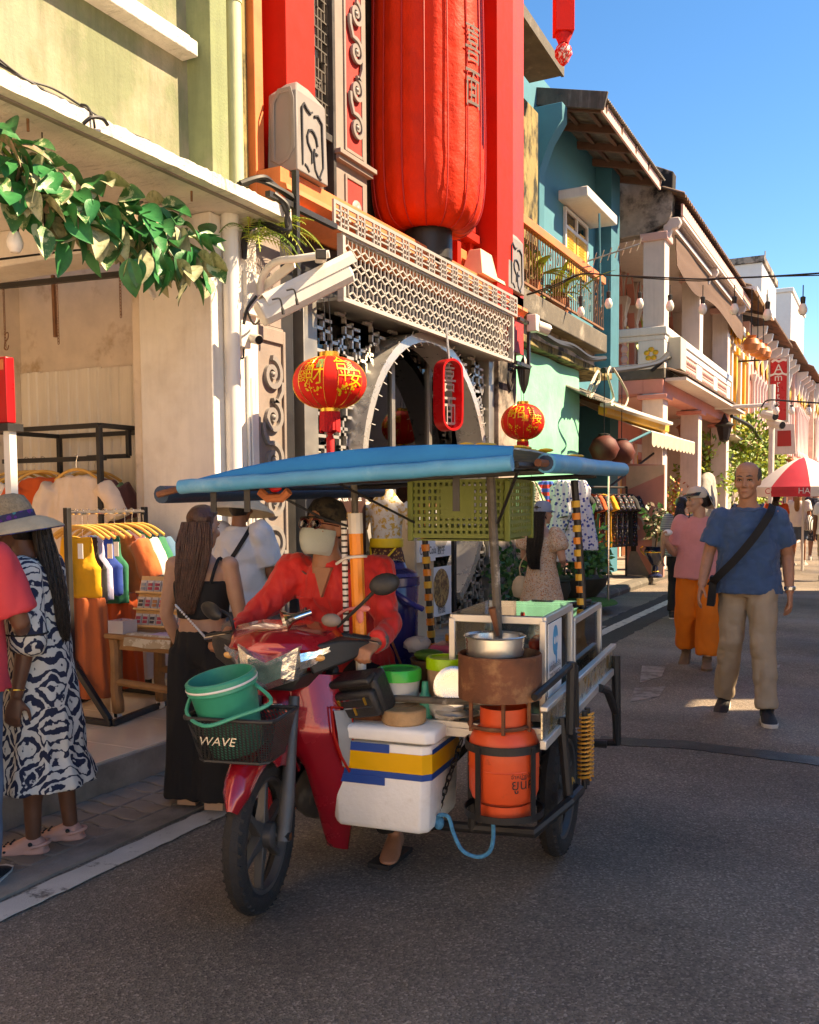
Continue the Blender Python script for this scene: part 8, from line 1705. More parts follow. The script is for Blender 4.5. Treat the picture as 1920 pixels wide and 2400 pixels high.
f.raw('face_mask', MB().loft([[V(w*math.sin(t_)*1.0, .0-dd_*math.cos(t_)-.014*max(0, math.cos(t_*2.2)), z) for t_ in [(-1.45+2.9*i/14) for i in range(15)]]+[V(w*.95*math.sin(t_), .006-dd_*.95*math.cos(t_), z) for t_ in [(1.45-2.9*i/14) for i in range(15)]] for z, w, dd_ in ((-.012,.048,.092), (.005,.062,.110), (.04,.074,.124), (.075,.078,.126), (.096,.077,.112))]).xf(f.H), 'mask_grey')
for sd in (-1, 1):
  f.raw('spectacle_frame', MB().tube([V(sd*.034+.027*math.cos(2*PI*k/16), -.105+.006*abs(math.cos(2*PI*k/16)), .115+.021*math.sin(2*PI*k/16)) for k in range(16)], .0032, 6, close=True).tube([(sd*.06,-.098,.12), (sd*.074,-.05,.12), (sd*.076,.01,.118)], .0028, 5).xf(f.H), 'specs'); f.raw('spectacle_lens', MB().ell((sd*.034,-.105,.115), (.026,.0015,.02), 14, 8).xf(f.H), 'lens')
f.cl('hair', MB().ell((0,.04,.115), (.076,.065,.055), 14, 10).xf(f.H), 'hair_black', .008, None, 2)
f.raw('flip_flop', MB().bb(.265, .365, -.30, -.06, .005, .025), 'shoe_black', angle=30)
# ---- woman in floral dress by the pots
f = Fig('person', 'woman in small-flowered dress and denim cap with wicker handbag, seen from behind', (-2.86,8.3,0), rad(166), .88, eL=(.245,-.02,1.12), eR=(-.25,.0,1.11), wL=(.14,-.2,1.04), wR=(-.15,-.19,1.06))
f.body('skin_fair', .010, H=hmat(f.J['hea'], rad(-18), rad(4))); f.eyes(.8)
dr = MB().loft([[V((a+.012*math.sin(i*2.1))*math.cos(2*PI*i/36) if z < .7 else a*math.cos(2*PI*i/36), (b+.012*math.sin(i*2.1))*math.sin(2*PI*i/36) if z < .7 else b*math.sin(2*PI*i/36), z) for i in range(36)] for z, a, b in ((.30,.30,.27), (.6,.25,.22), (.85,.205,.17), (1.0,.165,.135), (1.06,.152,.122), (1.2,.170,.130), (1.30,.178,.118), (1.345,.165,.105))])
for sd in 'LR': S, E = f.J['s'+sd], f.J['e'+sd]; dr.ell(S, .075, 12, 8); dr.tube([S, S.lerp(E,.25), S.lerp(E,.55), S.lerp(E,.66), S.lerp(E,.7)], [.075,.10,.108,.09,.065], 16)
f.cl('dress', dr, 'floral', .013, (.008,(9,9,3)), 3, 9)
f.cl('hair', hair_cap(f.H, 1.09, .03, -.03), 'hair_black', .01, (.003,(40,40,8)), 2)
locks(f, None, [((0,.05,1.60), .07, .04), ((.0,.095,1.48), .085, .035), ((.0,.12,1.32), .09, .035), ((.01,.14,1.15), .08, .03), ((-.01,.15,1.0), .06, .02)], 80, 0, .016, 'hair_black', 8)
cap = f.raw('cap', MB().lathe([(.09,.12), (.093,.15), (.088,.195), (.06,.232), (.01,.242)], (0,.01,0), 24).xf(f.H), 'denim_cap'); f.raw('cap_peak', MB().sheet(lambda a, b: V(.085*math.sin((a-.5)*2.4), .01-(.09+.07*b)*math.cos((a-.5)*2.2), .14-.015*b), 12, 4, (0,0,.005)).xf(f.H), 'denim_cap', cap)
f.raw('cap_strap', MB().tube([(-.06,.09,.128), (0,.108,.122), (.06,.09,.128)], .008, 6).tube([(0,.11,.12), (.005,.115,.08)], .006, 5).xf(f.H), 'denim_cap', cap)
f.raw('sunglasses', MB().tube([(.07,-.06,.215), (.1,.0,.2), (.095,.06,.175)], .006, 6).xf(f.H), 'tissue')
hb = f.raw('wicker_bag', MB().lathe([(.02,-.13), (.09,-.11), (.115,-.03), (.10,.05), (.06,.10), (.03,.115)], (.23,.05,.80), 20, Matrix.Scale(.5, 3, V(0,1,0))), 'straw'); f.raw('bag_strap', MB().tube(spline([(.23,.05,.90), (.2,.12,1.02), (.1,.15,1.15), (-.05,.14,1.3)], 5), .008, 6), 'straw', hb)
# ---- strollers further down the street
def stroller(lab, loc, rz, k, topm, legm, skin, hairm, capm=None, short=True, extra=None, pony=False, tee=.6):
  f = Fig('person', lab, loc, rz, k, kL=(.10,-.06,.5), aL=(.10,.08,.085), kR=(-.10,-.02,.5), aR=(-.10,-.10,.085)); f.body(skin, .014, face=False)
  f.cl('top', shirt(f.J, .86, tee, 1.12, 1.06, (.085,.085)), topm, .017, (.007,(9,9,6)), 2, 3)
  J2 = dict(f.J)
  if short:
    for sd in 'LR': J2['a'+sd] = J2['k'+sd]+V(0,0,-.05 if legm != 'denim' else .08); J2['k'+sd] = J2['h'+sd].lerp(J2['k'+sd], .6)
    mb = MB(); pel = J2['pel']; mb.loft([er(pel+V(0,0,z), a, b) for z, a, b in ((-.12,.17,.115), (-.05,.185,.13), (.03,.17,.12))])
    for sd in 'LR': mb.tube([J2['h'+sd], J2['k'+sd], J2['a'+sd]], [.11,.105,.10], 14)
  else: mb = trousers(f.J, .1)
  f.cl('bottoms', mb, legm, .017, (.006,(9,9,6)), 2, 4)
  f.cl('hair', MB().ell((0,.035,.12), (.082,.085,.10), 14, 10).xf(f.H), hairm, .014, (.004,(20,20,8)), 1)
  if pony: locks(f, None, [((0,.10,1.60), .03, .02), ((0,.15,1.5), .05, .02), ((0,.14,1.3), .05 if pony == 1 else .1, .03), ((0,.14,1.2), .03, .02)], 26, 0, .018, hairm, 4)
  if capm: c = f.raw('cap', MB().lathe([(.09,.12), (.092,.15), (.085,.2), (.05,.235), (.01,.24)], (0,.01,0), 18).xf(f.H), capm); f.raw('cap_peak', MB().sheet(lambda a, b: V(.085*math.sin((a-.5)*2.4), .01-(.09+.07*b)*math.cos((a-.5)*2.2), .14-.015*b), 10, 3, (0,0,.006)).xf(f.H), capm, c)
  for sd in 'LR': shoe(f, sd, 0, 0, 'shoe_sole' if capm else 'shoe_black', 'shoe_sole')
  return f
f = stroller('woman in white top and cap with black and white striped shoulder bag', (-1.84,23.2,0), rad(170), 1.03, 'tee_white', 'denim', 'skin_tan', 'hair_blonde', 'tee_white', pony=1)
bg_ = f.raw('striped_bag', MB().loft([er(V(-.24,.06,z), a, b, 16) for z, a, b in ((.78,.08,.12), (.80,.10,.19), (.95,.10,.19), (1.08,.05,.10), (1.12,.02,.03))]), 'bag_stripe'); f.raw('bag_handle', MB().tube([(-.24,.04,1.1), (-.2,.02,1.3), (-.18,.0,1.42)], .016, 6), 'strap_black', bg_)
stroller('man in dark printed shirt, cap and shorts walking ahead of the striped bag', (-1.62,25.4,0), rad(176), 1.08, 'navy_print', 'navy_print', 'skin_tan', 'hair_black', 'khaki_short')
stroller('man in white T-shirt and khaki shorts walking beside the umbrella', (-.98,18.9,0), rad(174), 1.0, 'tee_white', 'khaki_short', 'skin_brown', 'hair_black')
stroller('long dark-haired woman in orange top behind the old man', (-2.2,22.0,0), rad(175), .98, 'orange_tee', 'pants_black', 'skin_fair', 'hair_black', None, False, pony=2)
stroller('woman in blue striped top behind the woman in pink', (-2.35,12.2,0), rad(185), .92, 'tee_stripe', 'pants_black', 'skin_fair', 'hair_black', None, False, pony=2)
stroller('dark-haired pedestrian in black beyond the old man', (-2.55,19.5,0), rad(178), .98, 'top_black', 'pants_black', 'skin_fair', 'hair_black', None, False, pony=2)
# ---- shop mannequin in brocade costume
p = V(-3.82,7.05,.17)
t = thing('costume_mannequin', 'headless mannequin in gold lace blouse and brown brocade skirt before the shop', 'mannequin', p)
sk = MB().loft([[p+V((a+.008*math.sin(i*2))*math.cos(2*PI*i/30), (b+.008*math.sin(i*2))*math.sin(2*PI*i/30), z) for i in range(30)] for z, a, b in ((.1,.20,.19), (.5,.19,.17), (.75,.18,.15), (.9,.15,.12), (.98,.125,.10))]); me = bake(sk, .012, 2, 'skirt'); crumple(me, .006, (12,12,3), 1)
for v_ in me.vertices: v_.co -= p
put('skirt', me, 'brocade', t)
bl = MB().loft([[p+V(a*math.cos(2*PI*i/24), b*math.sin(2*PI*i/24), z) for i in range(24)] for z, a, b in ((.98,.13,.105), (1.1,.14,.11), (1.25,.155,.115), (1.33,.15,.1), (1.40,.08,.07), (1.46,.05,.05))])
for s in (-1, 1): bl.tube([p+V(s*.15,0,1.31), p+V(s*.22,.02,1.22), p+V(s*.24,.0,1.1)], [.06,.06,.05], 12)
me = bake(bl, .012, 2, 'blouse'); crumple(me, .005, (14,14,8), 3)
for v_ in me.vertices: v_.co -= p
put('blouse', me, 'lace', t); part('gold_belt', MB().lathe([(.137,.95), (.145,.96), (.145,1.02), (.137,1.03)], p, 24, cap=False), 'lantern_gold', t); part('gold_sash', MB().tube(spline([p+V(-.13,-.06,.95), p+V(0,-.19,.80), p+V(.13,-.08,.95)], 6), .009, 6), 'lantern_gold', t); part('stand', MB().tube([p, p+V(0,0,.15)], .02, 8).lathe([(.14,0), (.14,.015), (.02,.02)], p, 20), 'black_metal', t)
# ================================================================== shop goods, plants, street furniture
CLS = {'yellow':(.74,.34,.012), 'dgreen':(.008,.10,.055), 'white':(.70,.65,.60), 'rust':(.60,.09,.018), 'cream':(.70,.55,.43), 'mint':(.22,.42,.22), 'mauve':(.19,.085,.085), 'black':(.014,.014,.016), 'lilac':(.50,.46,.60), 'blue':(.008,.045,.26), 'green':(.006,.15,.07), 'brick':(.52,.115,.03), 'steel':(.06,.15,.24)}
for k_, c_ in CLS.items(): DEF['cloth_'+k_] = (c_, dict(rough=.85, var=.1, vs=6, bump=.4, bs=9, bd=.02, sheen=.2))
DEF.update({'hanger_wood': ((.66,.36,.09), dict(rough=.45, var=.15, vs=10, bump=.1)), 'table_wood': ((.30,.15,.06), dict(rough=.6, var=.3, vs=6, bump=.4, bs=18, cst=(1,1,6))), 'board_wood': ((.58,.34,.14), dict(rough=.5, var=.12, bump=.1)), 'clear_pack': ((.72,.70,.68), dict(rough=.15, var=.05, alpha=.45, bump=0)), 'tag_white': ((.75,.73,.70), dict(rough=.6, var=.03, bump=0)), 'leaflet': ((.52,.38,.50), dict(rough=.5, var=.2, vs=20)), 'runner': ((.56,.50,.38), dict(rough=.7, col2=(.38,.30,.2), lim=(.48,.52), cs=16, var=.1)),
'banana_leaf': ((.045,.16,.02), dict(rough=.4, var=.3, vs=10, bump=.2)), 'lime_leaf': ((.30,.36,.03), dict(rough=.5, var=.35, vs=10, bump=.2)), 'shrub_leaf': ((.03,.11,.02), dict(rough=.45, var=.4, vs=10, bump=.2)), 'cactus': ((.07,.12,.05), dict(rough=.7, var=.3, vs=20, bump=.5)), 'clay_dark': ((.05,.04,.03), dict(rough=.7, var=.3, bump=.3)), 'blue_glaze': ((.012,.018,.05), dict(rough=.15, var=.2, coat=.6)), 'lantern_brown': ((.10,.02,.012), dict(rough=.6, var=.25, bump=.3)), 'sign_brown': ((.05,.022,.018), dict(rough=.4, var=.1)), 'cabinet_wood': ((.50,.37,.24), dict(rough=.6, var=.15, vs=5, bump=.2)), 'noodle': ((.50,.30,.10), dict(rough=.5, col2=(.18,.08,.03), lim=(.45,.55), cs=28, var=.3)), 'stone': ((.30,.28,.25), dict(rough=.9, var=.35, vs=6, bump=.8, bs=16)), 'umb_red': ((.50,.03,.05), dict(rough=.6, var=.08)), 'umb_white': ((.74,.68,.64), dict(rough=.6, var=.05)), 'batik_blue': lambda n: dots(n, [(.03,.06,.30), (.05,.10,.4)], 20.0, (.72,.74,.80), .34), 'batik_dark': lambda n: dots(n, [(.30,.29,.28), (.25,.03,.02), (.04,.05,.16), (.36,.35,.33), (.32,.10,.02)], 26.0, (.018,.017,.018), .36), 'batik_cream': lambda n: dots(n, [(.12,.06,.04), (.25,.14,.1)], 34.0, (.56,.48,.40), .36), 'rainbow': lambda n: stripes(n, (.5,.03,.02), (.02,.08,.4), 3.0)})
def garment(kind, c, ang, mt, L=.62, w=.24, lab='', group=None, hm=True, fold=1.0, par=None):
  """a shirt, vest or dress hanging from c (hanger hook point), plane turned by ang"""
  mb = MB(); top = -.13
  if kind == 'tee':
    mb.loft([er((0,0,z), a*w/.24, b*fold, 20) for z, a, b in ((top-L,.25,.035), (top-L*.6,.235,.04), (top-.25,.235,.04), (top-.10,.235,.032), (top-.02,.17,.03), (top,.08,.025))])
    for s in (-1, 1): mb.tube([(s*.20*w/.24,0,top-.07), (s*.27*w/.24,0,top-.17), (s*.31*w/.24,.01,top-.30)], [.075,.07,.075], 12)
  elif kind == 'vest': mb.loft([er((0,0,z), a, b*fold, 20) for z, a, b in ((top-L,.17,.04), (top-L*.5,.165,.05), (top-.22,.17,.045), (top-.15,.12,.04), (top-.02,.11,.02))])
  else: mb.loft([[V((a+.012*math.sin(i*2.3))*math.cos(2*PI*i/30), (b+.018*math.sin(i*2.3))*math.sin(2*PI*i/30), z) for i in range(30)] for z, a, b in ((top-L,.28,.10), (top-L*.5,.21,.07), (top-.3,.16,.05), (top-.12,.18,.04), (top,.10,.02))])
  me = bake(mb, .014, 2, 'cloth'); crumple(me, .008, (16,16,3), sum(map(ord, lab)) % 50)
  o = thing({'tee':'hung_t_shirt','vest':'hung_vest','dress':'hung_dress'}[kind], lab, {'tee':'t-shirt','vest':'vest','dress':'dress'}[kind], c, group, ang)
  put('cloth', me, mt, o)
  if hm:
    put('hanger', MB().tube(spline([(-.19,0,-.16), (-.10,0,-.105), (0,0,-.085), (.10,0,-.105), (.19,0,-.16)], 5), .011, 8).mesh('hanger'), 'hanger_wood', o)
    put('hanger_hook', MB().tube(spline([(0,0,-.09), (0,0,-.03), (.012,0,.012), (-.006,0,.022), (-.018,0,.006)], 4), .0025, 5).mesh('hanger_hook'), 'chrome', o)
  return o
# tall rack against the party wall
yr = 4.86; a_, b_ = wy(-20,1000,yr), wy(232,990,yr)
t = thing('tall_clothes_rack', 'tall black steel clothes rack against the corrugated panel', 'clothes rack', (a_.x, yr, .176))
zt_ = 2.05; xl, xr = a_.x, b_.x; yb = 5.5
for x in (xl, xr):
  for y in (yr, yb): part('post', MB().beam((x, y, .176), (x, y, zt_), .035, .035), 'black_metal', t, bev=.003)
for p_, q_ in (((xl,yr,zt_),(xr,yr,zt_)), ((xl,yb,zt_),(xr,yb,zt_)), ((xl,yr,zt_),(xl,yb,zt_)), ((xr,yr,zt_),(xr,yb,zt_)), ((xl,yr,.25),(xr,yr,.25)), ((xl,yr+.1,zt_-.22),(xr-.05,yr+.1,zt_-.22))): part('bar', MB().beam(p_, q_, .034, .034), 'black_metal', t, bev=.003)
part('side_loop', MB().beam((xr-.4,yr+.28,zt_-.2), (xr,yr+.28,zt_-.2), .03, .03).beam((xr,yr+.28,zt_-.2), (xr,yr+.28,zt_), .03, .03), 'black_metal', t)
zr_ = zt_-.235
for u, mt, lab, L in ((35,'cloth_yellow','mustard yellow T-shirt at the inner end of the tall rack',.5), (62,'cloth_dgreen','bottle green T-shirt beside the mustard one on the tall rack',.52), (80,'cloth_white','white T-shirt between green and rust ones on the tall rack',.55), (100,'cloth_rust','rust red T-shirt on the tall rack',.6), (178,'cloth_cream','oversized cream T-shirt at the front of the tall rack',.62), (206,'cloth_mint','mint green T-shirt behind the cream one on the tall rack',.66), (222,'cloth_mauve','dusky mauve T-shirt at the post of the tall rack',.68)):
  dy_ = .0 if mt == 'cloth_cream' else .4 if mt in ('cloth_mint', 'cloth_mauve') else .1; p_ = wy(u, 1060, yr+dy_); garment('tee', (p_.x, yr+dy_, zr_+.02), rad(6 if mt == 'cloth_cream' else 40), mt, L, .27 if mt == 'cloth_cream' else .22, lab, 'shirts on the tall rack')
# low rack at the front
A_, B_ = wy(157,1190,4.12), wy(338,1187,4.95); zf = A_.z; A_.z = B_.z = 0
t = thing('front_clothes_rack', 'lower clothes rack with chrome rail and black base in front of the column', 'clothes rack', (A_.x, A_.y, .176)); up_ = lambda p, z: V(p.x, p.y, z)
for p_ in (A_, B_): part('post', MB().beam(up_(p_,.19), up_(p_,zf), .035, .035), 'black_metal', t, bev=.003)
part('rail', MB().tube([up_(A_,zf-.03), up_(B_,zf-.03)], .014, 10), 'chrome', t)
for p_, q_ in ((A_+V(-.3,0,.195), A_+V(.32,0,.195)), (B_+V(-.3,0,.195), B_+V(.32,0,.195)), (A_+V(.32,0,.195), B_+V(.32,0,.195)), (A_+V(-.3,0,.195), B_+V(-.3,0,.195)), (A_+V(0,0,.55), A_+V(.3,0,.21))): part('base_bar', MB().beam(p_, q_, .035, .035), 'black_metal', t, bev=.003)
for f_, kind, mt, L, lab in ((.10,'vest','cloth_yellow',.40,'sunflower yellow vest nearest the near post of the front rack'), (.17,'vest','cloth_black',.44,'black vest behind the yellow one on the front rack'), (.24,'vest','cloth_lilac',.42,'pale lilac vest between black and blue ones'), (.36,'vest','cloth_blue',.40,'royal blue vest on the front rack'), (.45,'vest','cloth_green',.46,'emerald vest beside the royal blue one'), (.58,'tee','cloth_brick',.42,'brick orange T-shirt on the front rack'), (.72,'tee','cloth_white',.44,'white T-shirt beside the brick orange one'), (.82,'tee','cloth_green',.42,'emerald T-shirt behind the white one on the front rack'), (.92,'tee','cloth_steel',.44,'steel blue T-shirt at the far end of the front rack')):
  p_ = A_.lerp(B_, f_); garment(kind, (p_.x, p_.y, zf-.03), rad(12), mt, L, .20, lab, 'garments on the front rack')
for f_, mt, lab in ((.1,'cloth_brick','long brick orange skirt hanging under the yellow vest'), (.5,'cloth_rust','long rust skirt hanging under the blue vest'), (.9,'cloth_white','long white skirt hanging behind the wooden table')):
  p_ = A_.lerp(B_, f_); mb = MB().loft([[V((a+.016*math.sin(i*1.9))*math.cos(2*PI*i/30), (b+.016*math.sin(i*1.9))*math.sin(2*PI*i/30), z) for i in range(30)] for z, a, b in ((-.62,.19,.10), (-.3,.17,.085), (0,.14,.07))])
  o = thing('hung_skirt', lab, 'skirt', (p_.x+.02, p_.y+.03, .93), 'skirts on the front rack', rad(10)); me = bake(mb, .014, 1, 'cloth'); crumple(me, .006, (20,20,2), int(f_*50)); put('cloth', me, mt, o); put('clip_hanger', MB().tube([(-.1,0,.01), (.1,0,.01)], .006, 6).tube([(0,0,.01), (0,0,.5)], .003, 5).mesh('clip_hanger'), 'chrome', o)
yf = 4.0
for u, v in ((188,1290), (257,1290), (272,1285)):
  p_ = wy(u, v, {188:4.08,257:4.3,272:4.38}[u]); solo('price_tag', MB().bb(p_.x-.02, p_.x+.02, p_.y, p_.y+.003, p_.z-.05, p_.z+.04), 'tag_white', 'small white price tag hanging on the '+{188:'yellow vest',257:'blue vest',272:'emerald vest'}[u], 'price tag')
# rustic table with nail display
t = thing('rustic_table', 'rustic log-legged wooden table on casters in front of the racks', 'table', (-3.92,4.4,.176))
tx0, tx1, ty0_, ty1_ = -4.18, -3.66, 4.24, 4.62; tz_ = .72
part('tabletop', MB().bb(tx0-.05, tx1+.05, ty0_-.05, ty1_+.05, tz_-.03, tz_), 'table_wood', t, bev=.006); part('apron', MB().bb(tx0, tx1, ty0_, ty0_+.03, tz_-.1, tz_-.03), 'table_wood', t)
for x in (tx0, tx1):
  for y in (ty0_, ty1_):
    part('leg', MB().tube([V(x+.008*math.sin(k*1.7+x*9), y+.008*math.cos(k*2.1), .235+(tz_-.265)*k/7) for k in range(8)], [.036+.004*noise.noise(V(k*.9,x*5,y)) for k in range(8)], 10), 'table_wood', t)
    cs = part('caster', MB().tube([(x, y-.012, .205), (x, y+.012, .205)], .028, 14), 'pvc_white', t); part('caster_fork', MB().bb(x-.012, x+.012, y-.018, y-.014, .2, .24).bb(x-.012, x+.012, y+.014, y+.018, .2, .24), 'chrome', cs)
part('stretcher', MB().tube([(tx0,ty0_,.42), (tx1,ty0_,.40)], .024, 8), 'table_wood', t); part('stretcher', MB().tube([(tx0,ty1_,.44), (tx1,ty1_,.42)], .024, 8), 'table_wood', t); part('stretcher', MB().tube([(tx1,ty0_,.36), (tx1,ty1_,.38)], .022, 8), 'table_wood', t)
o = thing('nail_display', 'tilted wooden display board with three rows of press-on nail packs', 'display board', (-3.95,4.42,.72))
BM = Matrix.Translation((-3.93,4.40,.735)) @ Matrix.Rotation(rad(4), 4, 'Z') @ Matrix.Rotation(rad(-16), 4, 'X')
def loc4(mb): return mb.xf(BM)
part('board', loc4(MB().bb(-.24, .26, 0, .02, 0, .33)), 'board_wood', o, bev=.003)
rnd = random.Random(2)
for r_ in range(3):
  part('ledge', loc4(MB().bb(-.24, .26, -.035, -.001, .005+.105*r_, .017+.105*r_)), 'board_wood', o)
  for i in range(9):
    x = -.225+.053*i; cc = rnd.choice([(.35,.05,.08), (.05,.05,.06), (.45,.25,.22), (.2,.3,.28), (.3,.12,.05), (.15,.2,.25)])
    pk = part('nail_pack', loc4(MB().bb(x, x+.044, -.014, -.002, .020+.105*r_, .090+.105*r_)), 'clear_pack', o)
    nm_ = 'nail_%d' % (rnd.randrange(6)); DEF.setdefault(nm_, (cc, dict(rough=.2, var=.2))); part('nails', loc4(MB().bb(x+.006, x+.038, -.018, -.0145, .03+.105*r_, .048+.105*r_).bb(x+.006, x+.038, -.018, -.0145, .054+.105*r_, .072+.105*r_)), nm_, pk)
solo('table_runner', MB().sheet(lambda a, b: V(-4.06+.36*a, 4.19-.012*b-.02*math.sin(b*3)*0, .725-.07*b+.004*math.sin(a*9)) if b > .3 else V(-4.06+.36*a, 4.30-.36*b, .724), 12, 8, (0,.0,.004)), 'runner', 'woven shell-patterned runner hanging over the table edge', 'runner')
for k_ in range(3): solo('leaflet_pile', MB().box((-3.82+.05*k_, 4.27+.02*k_, .727+.004*k_), (.16,.10,.006), Matrix.Rotation(.3*k_, 3, 'Z')), 'leaflet', ['lilac','purple','grey-green'][k_]+' leaflets lying in front of the nail display', 'leaflets')
solo('cardboard_box', MB().bb(-4.2, -4.08, 4.2, 4.32, .722, .80), 'clear_pack', 'small clear box at the table corner beside the nail display', 'box')
# inside the red shop front
o = thing('menu_board', 'dark brown upright sign with Chinese and Thai lettering behind the rider', 'sign', (-3.95,6.45,.17)); p0_ = wx(775,1130,-3.98); p1_ = wx(850,1330,-3.98)
part('board', MB().bb(-4.02, -3.98, 6.42, 6.98, .2, 1.85), 'sign_brown', o, bev=.004); part('base', MB().bb(-4.1, -3.9, 6.5, 6.9, .17, .2), 'black_metal', o)
for s, z, sz, mt in (('XI.Th', 1.70, .075, 'tag_white'), ('泰服 出租', 1.55, .095, 'tag_white'), ('เช่าชุดไทย', 1.40, .085, 'gold_trim'), ('Rent Thai', 1.30, .05, 'tag_white'), ('สวมชุดไทย', 1.05, .075, 'tag_white'), ('traditional', .96, .045, 'tag_white')): txt('lettering', s, sz, (-3.978, 6.70, z), (0,1,0), (0,0,1), mt, o)
o = thing('wood_cabinet', 'pale wooden stall cabinet beside the shop entrance', 'cabinet', (-4.0,8.1,.17)); part('cabinet', MB().bb(-4.2, -3.85, 7.65, 8.05, .17, 1.45), 'cabinet_wood', o, bev=.01); part('counter', MB().bb(-4.22, -3.8, 7.6, 8.1, 1.45, 1.49), 'table_wood', o); part('shelf_front', MB().bb(-3.85, -3.82, 7.68, 8.02, .95, 1.15), 'tag_white', o); txt('brand_word', 'Coca-Cola', .1, (-3.818, 7.85, 1.05), (0,1,0), (0,0,1), 'print_black', o, wide=.8)
solo('notice_sheet', MB().bb(-3.84, -3.835, 7.7, 7.95, 1.2, 1.42), 'tag_white', 'white printed notice on the wooden cabinet', 'notice')
for k_, (z0, z1) in enumerate(((.95,1.45), (.35,.85))):
  o = thing('food_poster', ['menu poster of pale noodles on the glass door', 'menu poster of brown noodles below it on the glass door'][k_], 'poster', (-4.05,8.6,z0)); part('sheet', MB().bb(-4.04, -4.035, 8.35, 8.85, z0, z1), 'tag_white', o); part('food_photo', MB().prism([(.19*math.cos(2*PI*i/20), .2*math.sin(2*PI*i/20)) for i in range(20)], (-4.033, 8.6, (z0+z1)/2+.03), (0,1,0), (0,0,1), (.002,0,0)), 'noodle' if k_ else 'awning_cloth', o); txt('caption', '粉面' if k_ else '餃子', .09, (-4.031, 8.6, z0+.06), (0,1,0), (0,0,1), 'print_black', o)
part('door_leaf', MB().bb(-4.08, -4.045, 8.2, 8.26, .17, 2.0).bb(-4.08, -4.045, 8.95, 9.01, .17, 2.0), 'black_metal', REDS)
solo('no_smoking_sign', MB().bb(-3.9, -3.89, 9.55, 9.7, .9, 1.45), 'tag_white', 'narrow white no-smoking notice on a post beside the moon gate', 'sign')
# ---- plants and stalls past the red shop
def leaf_blade(mb, p, d, L, w, droop, n=7):
  d = Vector(d).normalized(); s = d.cross(V(0,0,1)); s = s.normalized() if s.length > .1 else V(1,0,0); L_, R_, C_ = [], [], []
  for i in range(n+1):
    t_ = i/n; c_ = p+d*L*t_+V(0,0,-droop*L*t_*t_); ww = w*math.sin(PI*min(.98, t_*.9+.08))**.8
    L_.append(c_+s*ww+V(0,0,ww*.3)); C_.append(c_); R_.append(c_-s*ww+V(0,0,ww*.3))
  b0 = len(mb.v); mb.v += L_+C_+R_; m_ = n+1
  for i in range(n): mb.f += [(b0+i, b0+i+1, b0+m_+i+1, b0+m_+i), (b0+m_+i, b0+m_+i+1, b0+2*m_+i+1, b0+2*m_+i)]
def plant(name, lab, p, n, L, w, droop, mt, up=(.5,1.2), pot=None, seed=0, spread=.06, stem=0):
  rnd = random.Random(seed); p = Vector(p); t = thing(name, lab, 'plant', p); base = p+V(0,0,pot[1] if pot else 0)
  if pot: part('pot', MB().lathe([(pot[0]*.7,0), (pot[0],pot[1]*.6), (pot[0]*.9,pot[1]*.95), (pot[0]*.98,pot[1]), (pot[0]*.8,pot[1]*.98)], p, 20), pot[2], t)
  for i in range(n):
    a = rnd.uniform(0, 2*PI); e = rnd.uniform(*up); mb = MB(); q_ = base+V(rnd.gauss(0,spread), rnd.gauss(0,spread), rnd.uniform(0,stem) if stem else 0)
    leaf_blade(mb, q_, (math.cos(a)*math.cos(e), math.sin(a)*math.cos(e), math.sin(e)), L*rnd.uniform(.6,1.1), w*rnd.uniform(.7,1.1), droop*rnd.uniform(.5,1.4)); part('leaf', mb, mt, t, angle=70)
  if stem: part('stem', MB().tube([base, base+V(0,0,stem)], .015, 6), 'shrub_leaf', t)
  return t
def bush(name, lab, c, R, n, mt, ls=.06, seed=0, trunk=None, cat='shrub', mt2=None):
  rnd = random.Random(seed); c = Vector(c); t = thing(name, lab, cat, V(c.x, c.y, trunk[0] if trunk else c.z-R[2]))
  for k_, m_ in enumerate([mt]+([mt2] if mt2 else [])):
    mb = MB()
    for i in range(n//(2 if mt2 else 1)):
      u_ = V(rnd.gauss(0,1), rnd.gauss(0,1), rnd.gauss(0,1)).normalized()*rnd.random()**.45; cl_ = noise.noise(u_*2.2+V(seed,0,0))
      if cl_ < -.22: continue
      p = c+V(u_.x*R[0], u_.y*R[1], u_.z*R[2])*(1+.35*cl_); d = (u_+V(rnd.gauss(0,.6), rnd.gauss(0,.6), rnd.gauss(0,.5))).normalized(); s = d.orthogonal().normalized(); l = ls*rnd.uniform(.6,1.3)
      mb.add([p, p+d*l*.5+s*l*.28, p+d*l, p+d*l*.5-s*l*.28], [(0,1,2,3)])
    o = part('crown' if not k_ else 'crown_highlights', mb, m_, t, smooth=False); o['kind'] = 'stuff'
  if trunk:
    part('trunk', MB().tube([V(c.x, c.y, trunk[0]), V(c.x+.03, c.y, (c.z+trunk[0])/2), c], [trunk[1], trunk[1]*.8, trunk[1]*.4], 8), 'brown_timber', t)
    for k_ in range(5): a = k_*1.3; part('limb', MB().tube([V(c.x, c.y, c.z-R[2]*.5), c+V(R[0]*.6*math.cos(a), R[1]*.6*math.sin(a), R[2]*.2)], [trunk[1]*.5, trunk[1]*.15], 6), 'brown_timber', t)
  return t
bush('leafy_shrub', 'dark green leafy shrub behind the woman in the floral dress', (-3.75,10.2,.55), (.35,.5,.5), 900, 'shrub_leaf', .09, 1)
bush('low_shrub', 'mixed green shrub in a wide dark bowl beside the striped pole', (-4.0,13.0,.75), (.5,.55,.5), 1100, 'shrub_leaf', .10, 2, mt2='banana_leaf'); solo('plant_bowl', MB().lathe([(.3,.125), (.45,.3), (.48,.42), (.42,.43)], (-4.0,13.0,0), 24), 'clay_dark', 'wide dark clay bowl holding the mixed shrub', 'pot')
